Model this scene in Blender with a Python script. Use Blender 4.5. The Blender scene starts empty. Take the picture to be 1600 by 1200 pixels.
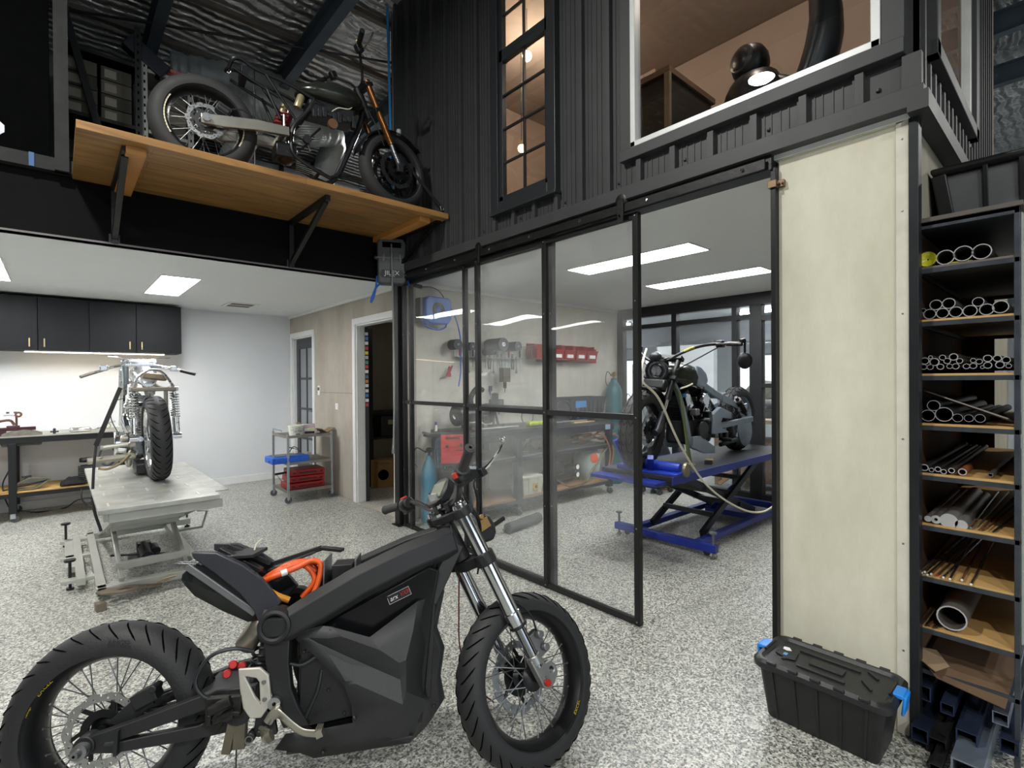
import bpy, bmesh, math, random
from mathutils import Vector, Matrix, Quaternion
random.seed(7)
SC = bpy.context.scene
COL = SC.collection
PI = math.pi
V = Vector
def R(d): return math.radians(d)

# ------------------------------------------------------------------ camera, world, lamps, exposure
CAMR = [(0.74707911, -0.6646932, -0.00746696), (-0.00999437, 0.0, -0.99995006), (0.66466, 0.74711642, -0.00664319)]
cam = bpy.data.cameras.new('camera'); cam.sensor_width = 36.0; cam.lens = 36.0 * 798.04 / 1600.0
cam.clip_start = 0.05; cam.clip_end = 200
camo = bpy.data.objects.new('camera', cam); COL.objects.link(camo)
r_, d_, f_ = [V(v) for v in CAMR]
camo.matrix_world = Matrix(((r_.x, -d_.x, -f_.x, 0), (r_.y, -d_.y, -f_.y, 0), (r_.z, -d_.z, -f_.z, 1.4), (0, 0, 0, 1)))
SC.camera = camo

w = bpy.data.worlds.new('daylight'); SC.world = w; w.use_nodes = True
bg = w.node_tree.nodes['Background']; bg.inputs[0].default_value = (0.80, 0.90, 1.0, 1); bg.inputs[1].default_value = 2.2

SC.view_settings.view_transform = 'Standard'; SC.view_settings.look = 'None'
SC.view_settings.exposure = 0.18; SC.view_settings.gamma = 1.0; SC.view_settings.use_curve_mapping = False

def area(name, loc, size, power, color=(1, 1, 1), rot=(0, 0, 0), shape='DISK', sy=None, portal=False, spread=None):
    l = bpy.data.lights.new(name, 'AREA'); l.shape = shape; l.size = size; l.energy = power; l.color = color
    if sy: l.size_y = sy
    if portal: l.cycles.is_portal = True
    if spread: l.spread = spread
    o = bpy.data.objects.new(name, l); COL.objects.link(o); o.location = loc; o.rotation_euler = rot
    return o
HIGH_BAYS = [(-0.70, 2.28, 4.6), (-2.3, -1.8, 4.6), (-0.4, -3.4, 4.6), (7.6, -2.5, 4.6), (3.9, 6.8, 4.7)]  # first and last read off reflections; those between unseen, added for fill light
for p in HIGH_BAYS:
    area('high_bay_light', (p[0], p[1], p[2] - 0.03), 0.25, 140, (1, 0.98, 0.93))
area('roller_door_daylight_portal', (1.0, -5.95, 2.1), 5.0, 1, rot=(R(90), 0, 0), shape='RECTANGLE', sy=4.0, portal=True)

# ------------------------------------------------------------------ materials
def lin(c):
    if isinstance(c, str):
        c = [int(c[i:i + 2], 16) / 255 for i in (0, 2, 4)]
    return tuple(x / 12.92 if x <= .04045 else ((x + .055) / 1.055) ** 2.4 for x in c)
MATS = {}
def mat(name, c, rough=.5, metal=0., var=.08, scale=14., bump=0., bscale=60., coat=0., spec=.5):
    if name in MATS: return MATS[name]
    m = bpy.data.materials.new(name); m.use_nodes = True
    nt = m.node_tree; b = nt.nodes['Principled BSDF']; L = nt.links.new
    c = lin(c)
    tc = nt.nodes.new('ShaderNodeTexCoord'); n = nt.nodes.new('ShaderNodeTexNoise')
    n.inputs['Scale'].default_value = scale; n.inputs['Detail'].default_value = 4
    L(tc.outputs['Object'], n.inputs['Vector'])
    r = nt.nodes.new('ShaderNodeValToRGB')
    r.color_ramp.elements[0].position = .3; r.color_ramp.elements[1].position = .7
    r.color_ramp.elements[0].color = (*[max(0, x * (1 - var)) for x in c], 1)
    r.color_ramp.elements[1].color = (*[min(1, x * (1 + var)) for x in c], 1)
    L(n.outputs['Fac'], r.inputs['Fac']); L(r.outputs['Color'], b.inputs['Base Color'])
    b.inputs['Metallic'].default_value = metal
    mr = nt.nodes.new('ShaderNodeMapRange'); mr.inputs['To Min'].default_value = max(.02, rough * .85); mr.inputs['To Max'].default_value = min(1, rough * 1.15)
    L(n.outputs['Fac'], mr.inputs['Value']); L(mr.outputs['Result'], b.inputs['Roughness'])
    b.inputs['Specular IOR Level'].default_value = spec
    if coat: b.inputs['Coat Weight'].default_value = coat; b.inputs['Coat Roughness'].default_value = .08
    if bump:
        n2 = nt.nodes.new('ShaderNodeTexNoise'); n2.inputs['Scale'].default_value = bscale; n2.inputs['Detail'].default_value = 3
        L(tc.outputs['Object'], n2.inputs['Vector'])
        bp = nt.nodes.new('ShaderNodeBump'); bp.inputs['Strength'].default_value = bump; bp.inputs['Distance'].default_value = .01
        L(n2.outputs['Fac'], bp.inputs['Height']); L(bp.outputs['Normal'], b.inputs['Normal'])
    MATS[name] = m
    return m
def emis(name, c, s):
    m = bpy.data.materials.new(name); m.use_nodes = True; nt = m.node_tree
    b = nt.nodes['Principled BSDF']; b.inputs['Base Color'].default_value = (.8, .8, .8, 1)
    b.inputs['Emission Color'].default_value = (*lin(c), 1); b.inputs['Emission Strength'].default_value = s
    MATS[name] = m
    return m
def glassmat(name, tint=(.96, .97, .97), wav=0., haze=0., ior=1.45, wscale=3., rough=0.):
    m = bpy.data.materials.new(name); m.use_nodes = True; nt = m.node_tree; L = nt.links.new
    for n in list(nt.nodes): nt.nodes.remove(n)
    out = nt.nodes.new('ShaderNodeOutputMaterial'); tr = nt.nodes.new('ShaderNodeBsdfTransparent'); gl = nt.nodes.new('ShaderNodeBsdfGlossy')
    tr.inputs[0].default_value = (*tint, 1); gl.inputs['Roughness'].default_value = rough; gl.inputs['Color'].default_value = (1, 1, 1, 1)
    fr = nt.nodes.new('ShaderNodeFresnel'); fr.inputs['IOR'].default_value = ior
    mx = nt.nodes.new('ShaderNodeMixShader'); ge = nt.nodes.new('ShaderNodeNewGeometry'); mu = nt.nodes.new('ShaderNodeMath'); mu.operation = 'MULTIPLY'; iv = nt.nodes.new('ShaderNodeMath'); iv.operation = 'SUBTRACT'; iv.inputs[0].default_value = 1; L(ge.outputs['Backfacing'], iv.inputs[1]); L(iv.outputs[0], mu.inputs[0]); L(fr.outputs[0], mu.inputs[1]); L(mu.outputs[0], mx.inputs[0]); L(tr.outputs[0], mx.inputs[1]); L(gl.outputs[0], mx.inputs[2])
    tc = nt.nodes.new('ShaderNodeTexCoord')
    if wav:
        n = nt.nodes.new('ShaderNodeTexNoise'); n.inputs['Scale'].default_value = wscale; n.inputs['Detail'].default_value = 1
        L(tc.outputs['Object'], n.inputs['Vector'])
        bp = nt.nodes.new('ShaderNodeBump'); bp.inputs['Strength'].default_value = wav; bp.inputs['Distance'].default_value = .02
        L(n.outputs['Fac'], bp.inputs['Height']); L(bp.outputs['Normal'], gl.inputs['Normal'])
    last = mx
    if haze:
        df = nt.nodes.new('ShaderNodeBsdfDiffuse'); df.inputs[0].default_value = (.75, .77, .75, 1)
        mp = nt.nodes.new('ShaderNodeMapping'); mp.inputs['Scale'].default_value = (1, .35, 1.6)
        n = nt.nodes.new('ShaderNodeTexNoise'); n.inputs['Scale'].default_value = 2.2; n.inputs['Detail'].default_value = 5
        L(tc.outputs['Object'], mp.inputs[0]); L(mp.outputs[0], n.inputs['Vector'])
        mr = nt.nodes.new('ShaderNodeMapRange'); mr.inputs['From Min'].default_value = .35; mr.inputs['From Max'].default_value = .8
        mr.inputs['To Min'].default_value = haze * .15; mr.inputs['To Max'].default_value = haze
        L(n.outputs['Fac'], mr.inputs['Value'])
        m2 = nt.nodes.new('ShaderNodeMixShader'); L(mr.outputs[0], m2.inputs[0]); L(mx.outputs[0], m2.inputs[1]); L(df.outputs[0], m2.inputs[2]); last = m2
    L(last.outputs[0], out.inputs[0])
    MATS[name] = m
    return m

BLACK = mat('black_plastic', '17181a', .45, 0, .1, 30, .1, 200)
SATIN = mat('satin_black_metal', '131416', .38, .3, .12, 20)
RUBBER = mat('tyre_rubber', '1d1e20', .62, 0, .12, 25, .15, 150)
GROOVE_SHADE = mat('groove_hole_shade', '030304', .95, 0, .05, spec=.05)  # near black for tyre grooves; also stands in for shade in bores and openings
ALU = mat('brushed_aluminium', 'b9bbbd', .28, 1, .06, 40)
CHROME = mat('chrome', 'd9dadc', .08, 1, .03, 10)
STEEL = mat('dull_steel', '8b8d8e', .4, .85, .12, 30)
DARKST = mat('dark_steel', '35373a', .42, .6, .15, 25)
MATTE = mat('matte_black_paint', '1a1b1d', .55, 0, .1, 9, .06, 220)
FAIR = mat('fairing_plastic', '26282a', .5, 0, .08, 6, .22, 420)
GREYP = mat('grey_plastic', '45484b', .5, 0, .08)
ORANGE = mat('orange_cable', 'd6561c', .45, 0, .1, 30)
REDP = mat('red_anodised', 'b3231d', .4, .2, .08)
REDPL = mat('red_plastic', '981a1d', .4, 0, .1)
BLUEP = mat('blue_plastic', '1f5fc4', .4, 0, .06)
BLUEM = mat('blue_enamel', '1b2f8e', .35, .1, .12, 12)
YELLOW = mat('yellow_print', 'b8a51e', .5)
WHITE = mat('white_print', 'e8e8e8', .5, 0, .02)
WPAINT = mat('white_wall_paint', 'dcdfe1', .75, 0, .015, 3, .02, 200)
CEILP = mat('ceiling_paint', 'e3e6e7', .85, 0, .01, 3)
TRIMW = mat('white_gloss_trim', 'e6e7e6', .4, 0, .02)
CHAR = mat('charcoal_steel_cladding', '3b3d3e', .5, .15, .07, 5, .03, 80)
CHART = mat('charcoal_trim', '3a3c3d', .5, .15, .05, 5)
BLKST = mat('black_painted_steel', '0a0b0c', .45, .1, .25, 18, .08, 40)
CABM = mat('cabinet_laminate', '111417', .5, 0, .05, 8, .03, 300, spec=.25)
GALV = mat('galvanised_steel', 'a6aaab', .42, .75, .14, 22)
BRASS = mat('brass_handle', 'b5a374', .3, 1, .05)
CARD = mat('cardboard', '8a6a3e', .85, 0, .1, 8)
PLY = mat('plywood', 'c29c62', .65, 0, .14, 6)
RUST = mat('rusty_steel', '6b4a33', .7, .4, .3, 40)
CLOTH = mat('black_cloth', '0c0c0e', .95, 0, .15, 40, .6, 40)
CREAMC = mat('cream_cable', 'd8d3c0', .5, 0, .04)
TEAL = mat('teal_enamel', '1d6068', .4, .1, .1)
DARKRM = mat('shed_lining', '3c3f41', .85, 0, .1, 3)

def woodmat():
    m = bpy.data.materials.new('oak_slab'); m.use_nodes = True; nt = m.node_tree; L = nt.links.new; b = nt.nodes['Principled BSDF']
    tc = nt.nodes.new('ShaderNodeTexCoord'); mp = nt.nodes.new('ShaderNodeMapping'); mp.inputs['Scale'].default_value = (.9, 9, 6)
    n = nt.nodes.new('ShaderNodeTexNoise'); n.inputs['Scale'].default_value = 2.2; n.inputs['Detail'].default_value = 8; n.inputs['Distortion'].default_value = .8
    L(tc.outputs['Object'], mp.inputs[0]); L(mp.outputs[0], n.inputs['Vector'])
    r = nt.nodes.new('ShaderNodeValToRGB'); e = r.color_ramp.elements
    e[0].position = .28; e[0].color = (*lin('6e4c28'), 1); e[1].position = .72; e[1].color = (*lin('a8804b'), 1)
    L(n.outputs['Fac'], r.inputs['Fac'])
    # staves glued side by side
    br = nt.nodes.new('ShaderNodeTexBrick'); br.inputs['Scale'].default_value = 1
    br.inputs['Color1'].default_value = (.82, .82, .82, 1); br.inputs['Color2'].default_value = (1.1, 1.08, 1.0, 1); br.inputs['Mortar'].default_value = (.55, .5, .45, 1)
    br.inputs['Mortar Size'].default_value = .002; br.inputs['Brick Width'].default_value = 1.7; br.inputs['Row Height'].default_value = .11
    L(tc.outputs['Object'], br.inputs['Vector'])
    mx = nt.nodes.new('ShaderNodeMixRGB'); mx.blend_type = 'MULTIPLY'; mx.inputs[0].default_value = 1
    L(r.outputs[0], mx.inputs[1]); L(br.outputs[0], mx.inputs[2]); L(mx.outputs[0], b.inputs['Base Color'])
    b.inputs['Roughness'].default_value = .42
    MATS['oak_slab'] = m
    return m
OAK = woodmat()
def floormat():
    m = bpy.data.materials.new('flake_epoxy_floor'); m.use_nodes = True; nt = m.node_tree; L = nt.links.new; b = nt.nodes['Principled BSDF']
    tc = nt.nodes.new('ShaderNodeTexCoord')
    def flake(sc, stops):
        v = nt.nodes.new('ShaderNodeTexVoronoi'); v.inputs['Scale'].default_value = sc
        L(tc.outputs['Object'], v.inputs['Vector'])
        s = nt.nodes.new('ShaderNodeSeparateColor'); L(v.outputs['Color'], s.inputs[0])
        r = nt.nodes.new('ShaderNodeValToRGB'); r.color_ramp.interpolation = 'CONSTANT'
        for i, (p, c) in enumerate(stops):
            e = r.color_ramp.elements[i] if i < 2 else r.color_ramp.elements.new(p)
            e.position = p; e.color = (*lin(c), 1)
        L(s.outputs[0], r.inputs['Fac']); return r, s
    a, s1 = flake(125, [(0, '161717'), (.16, '50514e'), (.32, '878882'), (.50, 'adaea6'), (.72, 'd6d6cd')])
    c, s2 = flake(240, [(0, '161717'), (.17, '676863'), (.38, '9b9c95'), (.64, 'c6c6be'), (.88, 'dedfd7')])
    mx = nt.nodes.new('ShaderNodeMixRGB'); mx.inputs[0].default_value = .35
    L(a.outputs[0], mx.inputs[1]); L(c.outputs[0], mx.inputs[2]); L(mx.outputs[0], b.inputs['Base Color'])
    b.inputs['Roughness'].default_value = .32; b.inputs['Specular IOR Level'].default_value = .45
    n = nt.nodes.new('ShaderNodeTexNoise'); n.inputs['Scale'].default_value = 120
    L(tc.outputs['Object'], n.inputs['Vector'])
    bp = nt.nodes.new('ShaderNodeBump'); bp.inputs['Strength'].default_value = .25; bp.inputs['Distance'].default_value = .003
    L(n.outputs['Fac'], bp.inputs['Height']); L(bp.outputs['Normal'], b.inputs['Normal'])
    return m
FLOORM = floormat()
def cementmat(name, c0, c1):
    m = bpy.data.materials.new(name); m.use_nodes = True; nt = m.node_tree; L = nt.links.new; b = nt.nodes['Principled BSDF']
    tc = nt.nodes.new('ShaderNodeTexCoord')
    mp = nt.nodes.new('ShaderNodeMapping'); mp.inputs['Scale'].default_value = (1, 1, .45); L(tc.outputs['Object'], mp.inputs[0])
    n = nt.nodes.new('ShaderNodeTexNoise'); n.inputs['Scale'].default_value = 3.2; n.inputs['Detail'].default_value = 9; n.inputs['Roughness'].default_value = .68
    L(mp.outputs[0], n.inputs['Vector'])
    r = nt.nodes.new('ShaderNodeValToRGB'); e = r.color_ramp.elements
    e[0].position = .3; e[0].color = (*lin(c0), 1); e[1].position = .68; e[1].color = (*lin(c1), 1)
    L(n.outputs['Fac'], r.inputs[0]); L(r.outputs[0], b.inputs['Base Color']); b.inputs['Roughness'].default_value = .8
    return m
CEMENT = cementmat('fibre_cement_sheet', 'c6c3b0', 'dedbc9')
CEMENT2 = cementmat('fibre_cement_wall', '9c958a', 'b5aea1')
CEMENT3 = cementmat('fibre_cement_lit_workshop', 'b3b0a6', 'ccc9be')  # lighter wall sheet copy; scattered light of the film put into its colour
def foilmat():
    m = bpy.data.materials.new('foil_insulation'); m.use_nodes = True; nt = m.node_tree; L = nt.links.new; b = nt.nodes['Principled BSDF']
    b.inputs['Base Color'].default_value = (.72, .74, .76, 1); b.inputs['Metallic'].default_value = .75; b.inputs['Roughness'].default_value = .3
    tc = nt.nodes.new('ShaderNodeTexCoord')
    wv = nt.nodes.new('ShaderNodeTexWave'); wv.bands_direction = 'Y'; wv.inputs['Scale'].default_value = 2.6; wv.inputs['Distortion'].default_value = 6; wv.inputs['Detail'].default_value = 3
    n = nt.nodes.new('ShaderNodeTexNoise'); n.inputs['Scale'].default_value = 9; n.inputs['Detail'].default_value = 5; n.inputs['Distortion'].default_value = 1
    L(tc.outputs['Object'], wv.inputs['Vector']); L(tc.outputs['Object'], n.inputs['Vector'])
    ad = nt.nodes.new('ShaderNodeMath'); L(wv.outputs['Fac'], ad.inputs[0]); L(n.outputs['Fac'], ad.inputs[1])
    bp = nt.nodes.new('ShaderNodeBump'); bp.inputs['Strength'].default_value = 1; bp.inputs['Distance'].default_value = .05
    L(ad.outputs[0], bp.inputs['Height']); L(bp.outputs['Normal'], b.inputs['Normal'])
    return m
FOIL = foilmat()
PANEL_E = emis('light_panel_diffuser', 'ffffff', 32)
STRIP_E = emis('warm_led_strip', 'ffe2b8', 22)
BULB_E = emis('warm_bulb', 'ffd9a0', 60)
BATTEN_E = emis('batten_tube', 'ffffff', 50)
LENS_E = emis('high_bay_lens', 'ffffff', 30)
FILM = glassmat('clear_plastic_film', (.98, .985, .985), wav=.3, haze=.12, ior=1.36, wscale=1.2)
PANE = glassmat('window_glass', (.93, .94, .94), ior=1.5, wav=.06, wscale=1.)
DUSTG = glassmat('rear_partition_glass', (.92, .94, .95), ior=1.45, haze=.1)

# ------------------------------------------------------------------ mesh builder
class MB:
    def __init__(s, T=None):
        s.v = []; s.f = []; s.m = []; s.T = T
    def add(s, vs, fs, mi=0):
        o = len(s.v)
        if s.T is not None: vs = [s.T @ V(p) for p in vs]
        s.v += [tuple(p) for p in vs]
        s.f += [tuple(i + o for i in f) for f in fs]; s.m += [mi] * len(fs)
        return s
    def box(s, c, d, rot=None, mi=0, taper=1.):
        x, y, z = [k / 2 for k in d]; vs = []
        for sz in (-1, 1):
            t = taper if sz < 0 else 1.
            for sx, sy in ((-1, -1), (1, -1), (1, 1), (-1, 1)):
                p = V((sx * x * t, sy * y * t, sz * z))
                if rot is not None: p = rot @ p
                vs.append(p + V(c))
        return s.add(vs, [(3, 2, 1, 0), (4, 5, 6, 7), (0, 1, 5, 4), (1, 2, 6, 5), (2, 3, 7, 6), (3, 0, 4, 7)], mi)
    def b2(s, lo, hi, mi=0):
        return s.box([(a + b) / 2 for a, b in zip(lo, hi)], [abs(b - a) for a, b in zip(lo, hi)], None, mi)
    def bar(s, p0, p1, w, h, up=(0, 0, 1), mi=0):
        p0, p1 = V(p0), V(p1); d = (p1 - p0); l = d.length
        if l < 1e-6: return s
        d.normalize(); u = V(up)
        if abs(d.dot(u)) > .98: u = V((0, 1, 0))
        sd = d.cross(u).normalized(); u = sd.cross(d)
        rot = Matrix((sd, d, u)).transposed()
        return s.box((p0 + p1) / 2, (w, l, h), rot, mi)
    def tube(s, pts, r, n=8, closed=False, mi=0, cap=True, flat=1., upv=None):
        pts = [V(p) for p in pts]; k = len(pts)
        if k < 2: return s
        rs = r if isinstance(r, (list, tuple)) else [r] * k
        tans = []
        for i in range(k):
            if closed: t = pts[(i + 1) % k] - pts[i - 1]
            else: t = pts[min(i + 1, k - 1)] - pts[max(i - 1, 0)]
            if t.length < 1e-9: t = V((0, 0, 1))
            tans.append(t.normalized())
        u = V(upv) if upv else V((0, 0, 1))
        if abs(u.dot(tans[0])) > .95: u = V((1, 0, 0))
        a = tans[0].cross(u).normalized(); vs = []
        for i in range(k):
            a = (a - tans[i] * a.dot(tans[i]))
            if a.length < 1e-6: a = tans[i].orthogonal()
            a.normalize(); b = tans[i].cross(a)
            for j in range(n):
                t = 2 * PI * j / n
                vs.append(pts[i] + (a * math.cos(t) + b * math.sin(t) * flat) * rs[i])
        fs = []
        for i in range(k if closed else k - 1):
            for j in range(n):
                i2 = (i + 1) % k; j2 = (j + 1) % n
                fs.append((i * n + j, i * n + j2, i2 * n + j2, i2 * n + j))
        if cap and not closed:
            fs.append(tuple(range(n - 1, -1, -1))); fs.append(tuple((k - 1) * n + j for j in range(n)))
        return s.add(vs, fs, mi)
    def cyl(s, p0, p1, r, n=16, mi=0, r2=None, cap=True):
        return s.tube([p0, p1], [r, r if r2 is None else r2], n, mi=mi, cap=cap)
    def pipe(s, p0, p1, r, ri, n=16, mi=0):
        d = (V(p1) - V(p0)).normalized(); L = (V(p1) - V(p0)).length
        return s.lathe([(ri, 0), (r, 0), (r, L), (ri, L)], n, p0, d, mi, closed=True)
    def lathe(s, prof, n=24, o=(0, 0, 0), ax=(0, 0, 1), mi=0, closed=False, a0=0., a1=2 * PI, sx=1.):
        ax = V(ax).normalized(); u = ax.orthogonal().normalized() if abs(ax.z) < .99 else V((1, 0, 0))
        if abs(ax.z) < .99: u = ax.cross(V((0, 0, 1))).normalized()
        w_ = ax.cross(u); o = V(o); full = abs(a1 - a0 - 2 * PI) < 1e-6; k = len(prof); vs = []; na = n if full else n + 1
        for i in range(na):
            t = a0 + (a1 - a0) * i / n
            d = u * math.cos(t) * sx + w_ * math.sin(t)
            for r, z in prof: vs.append(o + d * r + ax * z)
        fs = []; kk = k if closed else k - 1
        for i in range(n):
            i2 = (i + 1) % na
            for j in range(kk):
                j2 = (j + 1) % k
                fs.append((i * k + j, i2 * k + j, i2 * k + j2, i * k + j2))
        if closed and not full:
            fs.append(tuple(range(k))); fs.append(tuple(n * k + j for j in range(k - 1, -1, -1)))
        return s.add(vs, fs, mi)
    def ball(s, c, r, n=12, mi=0, sc=(1, 1, 1), ax=(0, 0, 1)):
        pr = [(max(1e-4, math.cos(t)) , math.sin(t)) for t in [(-.5 + i / 8) * PI for i in range(9)]]
        q = MB(); q.lathe(pr, n)
        return s.add([V(c) + V((p[0] * r * sc[0], p[1] * r * sc[1], p[2] * r * sc[2])) for p in q.v], q.f, mi)
    def prism(s, poly, h, M=None, mi=0, holes=None):
        """poly (x,y) extruded by h along z, centred; M places it; holes are closed loops"""
        isr = lambda q: len(q) == 4 and len({round(a, 6) for a, _ in q}) == 2 and len({round(b, 6) for _, b in q}) == 2
        if holes and isr(poly) and all(isr(q) for q in holes):
            xs = sorted({round(a, 6) for q in [poly] + holes for a, _ in q}); ys = sorted({round(b, 6) for q in [poly] + holes for _, b in q})
            bb = [(min(a for a, _ in q), max(a for a, _ in q), min(b for _, b in q), max(b for _, b in q)) for q in holes]
            sol = lambda i, j: 0 <= i < len(xs) - 1 and 0 <= j < len(ys) - 1 and not any(x0 < (xs[i] + xs[i + 1]) / 2 < x1 and y0 < (ys[j] + ys[j + 1]) / 2 < y1 for x0, x1, y0, y1 in bb)
            nx, ny = len(xs), len(ys); vs = [(x, y, z) for z in (-h / 2, h / 2) for x in xs for y in ys]; I = lambda i, j, k: k * nx * ny + i * ny + j; fs = []
            for i in range(nx - 1):
                for j in range(ny - 1):
                    if not sol(i, j): continue
                    fs += [(I(i, j, 1), I(i + 1, j, 1), I(i + 1, j + 1, 1), I(i, j + 1, 1)), (I(i, j, 0), I(i, j + 1, 0), I(i + 1, j + 1, 0), I(i + 1, j, 0))]
                    for (di, dj), (a, b) in (((-1, 0), ((i, j), (i, j + 1))), ((1, 0), ((i + 1, j), (i + 1, j + 1))), ((0, -1), ((i, j), (i + 1, j))), ((0, 1), ((i, j + 1), (i + 1, j + 1)))):
                        if not sol(i + di, j + dj): fs.append((I(*a, 0), I(*b, 0), I(*b, 1), I(*a, 1)))
        elif not holes:
            k = len(poly); vs = [(x, y, -h / 2) for x, y in poly] + [(x, y, h / 2) for x, y in poly]
            fs = [tuple(range(k - 1, -1, -1)), tuple(range(k, 2 * k))] + [(i, (i + 1) % k, k + (i + 1) % k, k + i) for i in range(k)]
        else:
            bm = bmesh.new(); es = []
            for lp in [poly] + holes:
                vv = [bm.verts.new((x, y, -h / 2)) for x, y in lp]
                es += [bm.edges.new((vv[i], vv[(i + 1) % len(vv)])) for i in range(len(vv))]
            bmesh.ops.triangle_fill(bm, use_beauty=True, use_dissolve=False, edges=es)
            g = bmesh.ops.extrude_face_region(bm, geom=bm.faces[:])
            for q in g['geom']:
                if isinstance(q, bmesh.types.BMVert): q.co.z += h
            bmesh.ops.recalc_face_normals(bm, faces=bm.faces[:])
            bm.verts.index_update(); vs = [v.co.copy() for v in bm.verts]; fs = [tuple(v.index for v in f.verts) for f in bm.faces]; bm.free()
        if M is not None: vs = [M @ V(p) for p in vs]
        return s.add(vs, fs, mi)
    def loft(s, secs, mi=0, cap=True, closed=True):
        n = len(secs[0]); vs = [p for q in secs for p in q]; fs = []
        for i in range(len(secs) - 1):
            for j in range(n if closed else n - 1):
                fs.append((i * n + j, i * n + (j + 1) % n, (i + 1) * n + (j + 1) % n, (i + 1) * n + j))
        if cap: fs.append(tuple(range(n - 1, -1, -1))); fs.append(tuple((len(secs) - 1) * n + j for j in range(n)))
        return s.add(vs, fs, mi)
    def merge(s, o, T=None, mi=None):
        vs = [T @ V(p) for p in o.v] if T is not None else o.v
        b = len(s.v); s.add(vs, o.f, 0); s.m[-len(o.f):] = [mi if mi is not None else k for k in o.m] if o.f else []
        return s
    def build(s, name, mats, parent=None, label=None, bevel=0., smooth=40, solid=0., sub=0):
        me = bpy.data.meshes.new(name); me.from_pydata(s.v, [], s.f)
        mats = mats if isinstance(mats, (list, tuple)) else [mats]
        for m in mats: me.materials.append(m)
        me.polygons.foreach_set('material_index', s.m)
        bm = bmesh.new(); bm.from_mesh(me); bmesh.ops.recalc_face_normals(bm, faces=bm.faces[:]); bm.to_mesh(me); bm.free()
        if smooth:
            me.polygons.foreach_set('use_smooth', [True] * len(me.polygons)); me.set_sharp_from_angle(angle=R(smooth))
        me.update()
        o = bpy.data.objects.new(name, me); COL.objects.link(o)
        if parent is not None: o.parent = parent
        if solid:
            md = o.modifiers.new('solid', 'SOLIDIFY'); md.thickness = solid; md.offset = 0
        if bevel:
            md = o.modifiers.new('bevel', 'BEVEL'); md.width = bevel; md.segments = 2; md.limit_method = 'ANGLE'; md.angle_limit = R(40)
        if sub:
            md = o.modifiers.new('sub', 'SUBSURF'); md.levels = sub; md.render_levels = sub
        if label: o['label'] = label
        return o
def tag(o, label=None, cat=None, group=None, kind=None):
    if label: o['label'] = label
    if cat: o['category'] = cat
    if group: o['group'] = group
    if kind: o['kind'] = kind
    return o
def thing(name, label, cat, loc=(0, 0, 0), rz=0, group=None):
    o = bpy.data.objects.new(name, None); COL.objects.link(o); o.location = loc; o.rotation_euler = (0, 0, rz); o.empty_display_size = .1
    return tag(o, label, cat, group)
def struct(name, mb, m, **k):
    return tag(mb.build(name, m, **k), kind='structure')
def dup(root, loc=None, rz=None, label=None):
    r = root.copy(); COL.objects.link(r)
    if loc is not None: r.location = loc
    if rz is not None: r.rotation_euler = (0, 0, rz)
    if label: r['label'] = label
    for ch in list(root.children):
        c = ch.copy(); COL.objects.link(c); c.parent = r
        for g in list(ch.children):
            d = g.copy(); COL.objects.link(d); d.parent = c
    return r
def spline(pts, n=6, closed=False):
    pts = [V(p) for p in pts]; k = len(pts); out = []
    rng = range(k) if closed else range(k - 1)
    for i in rng:
        p0 = pts[(i - 1) % k] if closed or i > 0 else pts[0] * 2 - pts[1]
        p1 = pts[i]; p2 = pts[(i + 1) % k]; p3 = pts[(i + 2) % k] if closed or i + 2 < k else pts[-1] * 2 - pts[-2]
        for j in range(n):
            t = j / n
            out.append(.5 * ((2 * p1) + (p2 - p0) * t + (2 * p0 - 5 * p1 + 4 * p2 - p3) * t * t + (3 * p1 - p0 - 3 * p2 + p3) * t ** 3))
    if not closed: out.append(pts[-1])
    return out
def circ(c, r, n=16, a0=0): return [(c[0] + r * math.cos(a0 + 2 * PI * i / n), c[1] + r * math.sin(a0 + 2 * PI * i / n)) for i in range(n)]
def text_mesh(s, size, depth=.002):
    cu = bpy.data.curves.new('lettering', 'FONT'); cu.body = s; cu.size = size; cu.extrude = depth; cu.align_x = 'CENTER'; cu.align_y = 'CENTER'; cu.resolution_u = 2
    o = bpy.data.objects.new('lettering', cu); COL.objects.link(o)
    bpy.context.view_layer.update()
    me = o.evaluated_get(bpy.context.evaluated_depsgraph_get()).to_mesh()
    vs = [v.co.copy() for v in me.vertices]; fs = [tuple(p.vertices) for p in me.polygons]
    o.evaluated_get(bpy.context.evaluated_depsgraph_get()).to_mesh_clear()
    bpy.data.objects.remove(o); bpy.data.curves.remove(cu)
    return vs, fs
def frame(o, x, y, z):
    """matrix with axes x,y,z (vectors) at o"""
    x, y, z = V(x).normalized(), V(y).normalized(), V(z).normalized()
    return Matrix(((x.x, y.x, z.x, o[0]), (x.y, y.y, z.y, o[1]), (x.z, y.z, z.z, o[2]), (0, 0, 0, 1)))

# ------------------------------------------------------------------ the building
PX = lambda x: frame((x, 0, 0), (0, 1, 0), (0, 0, 1), (1, 0, 0))      # plane X = x, polygon in (Y, Z)
PY = lambda y: frame((0, y, 0), (1, 0, 0), (0, 0, 1), (0, -1, 0))     # plane Y = y, polygon in (X, Z)
def rect(a, b, c, d): return [(a, c), (b, c), (b, d), (a, d)]
def box_struct(name, lo, hi, m, **k): return struct(name, MB().b2(lo, hi), m, smooth=0, **k)

box_struct('floor', (-5, -6, -.12), (12, 11, 0), FLOORM)
box_struct('ground', (-14, -26, -.14), (20, -6, -.02), mat('concrete_apron', '8d8c88', .85, 0, .08, 2))
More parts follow.
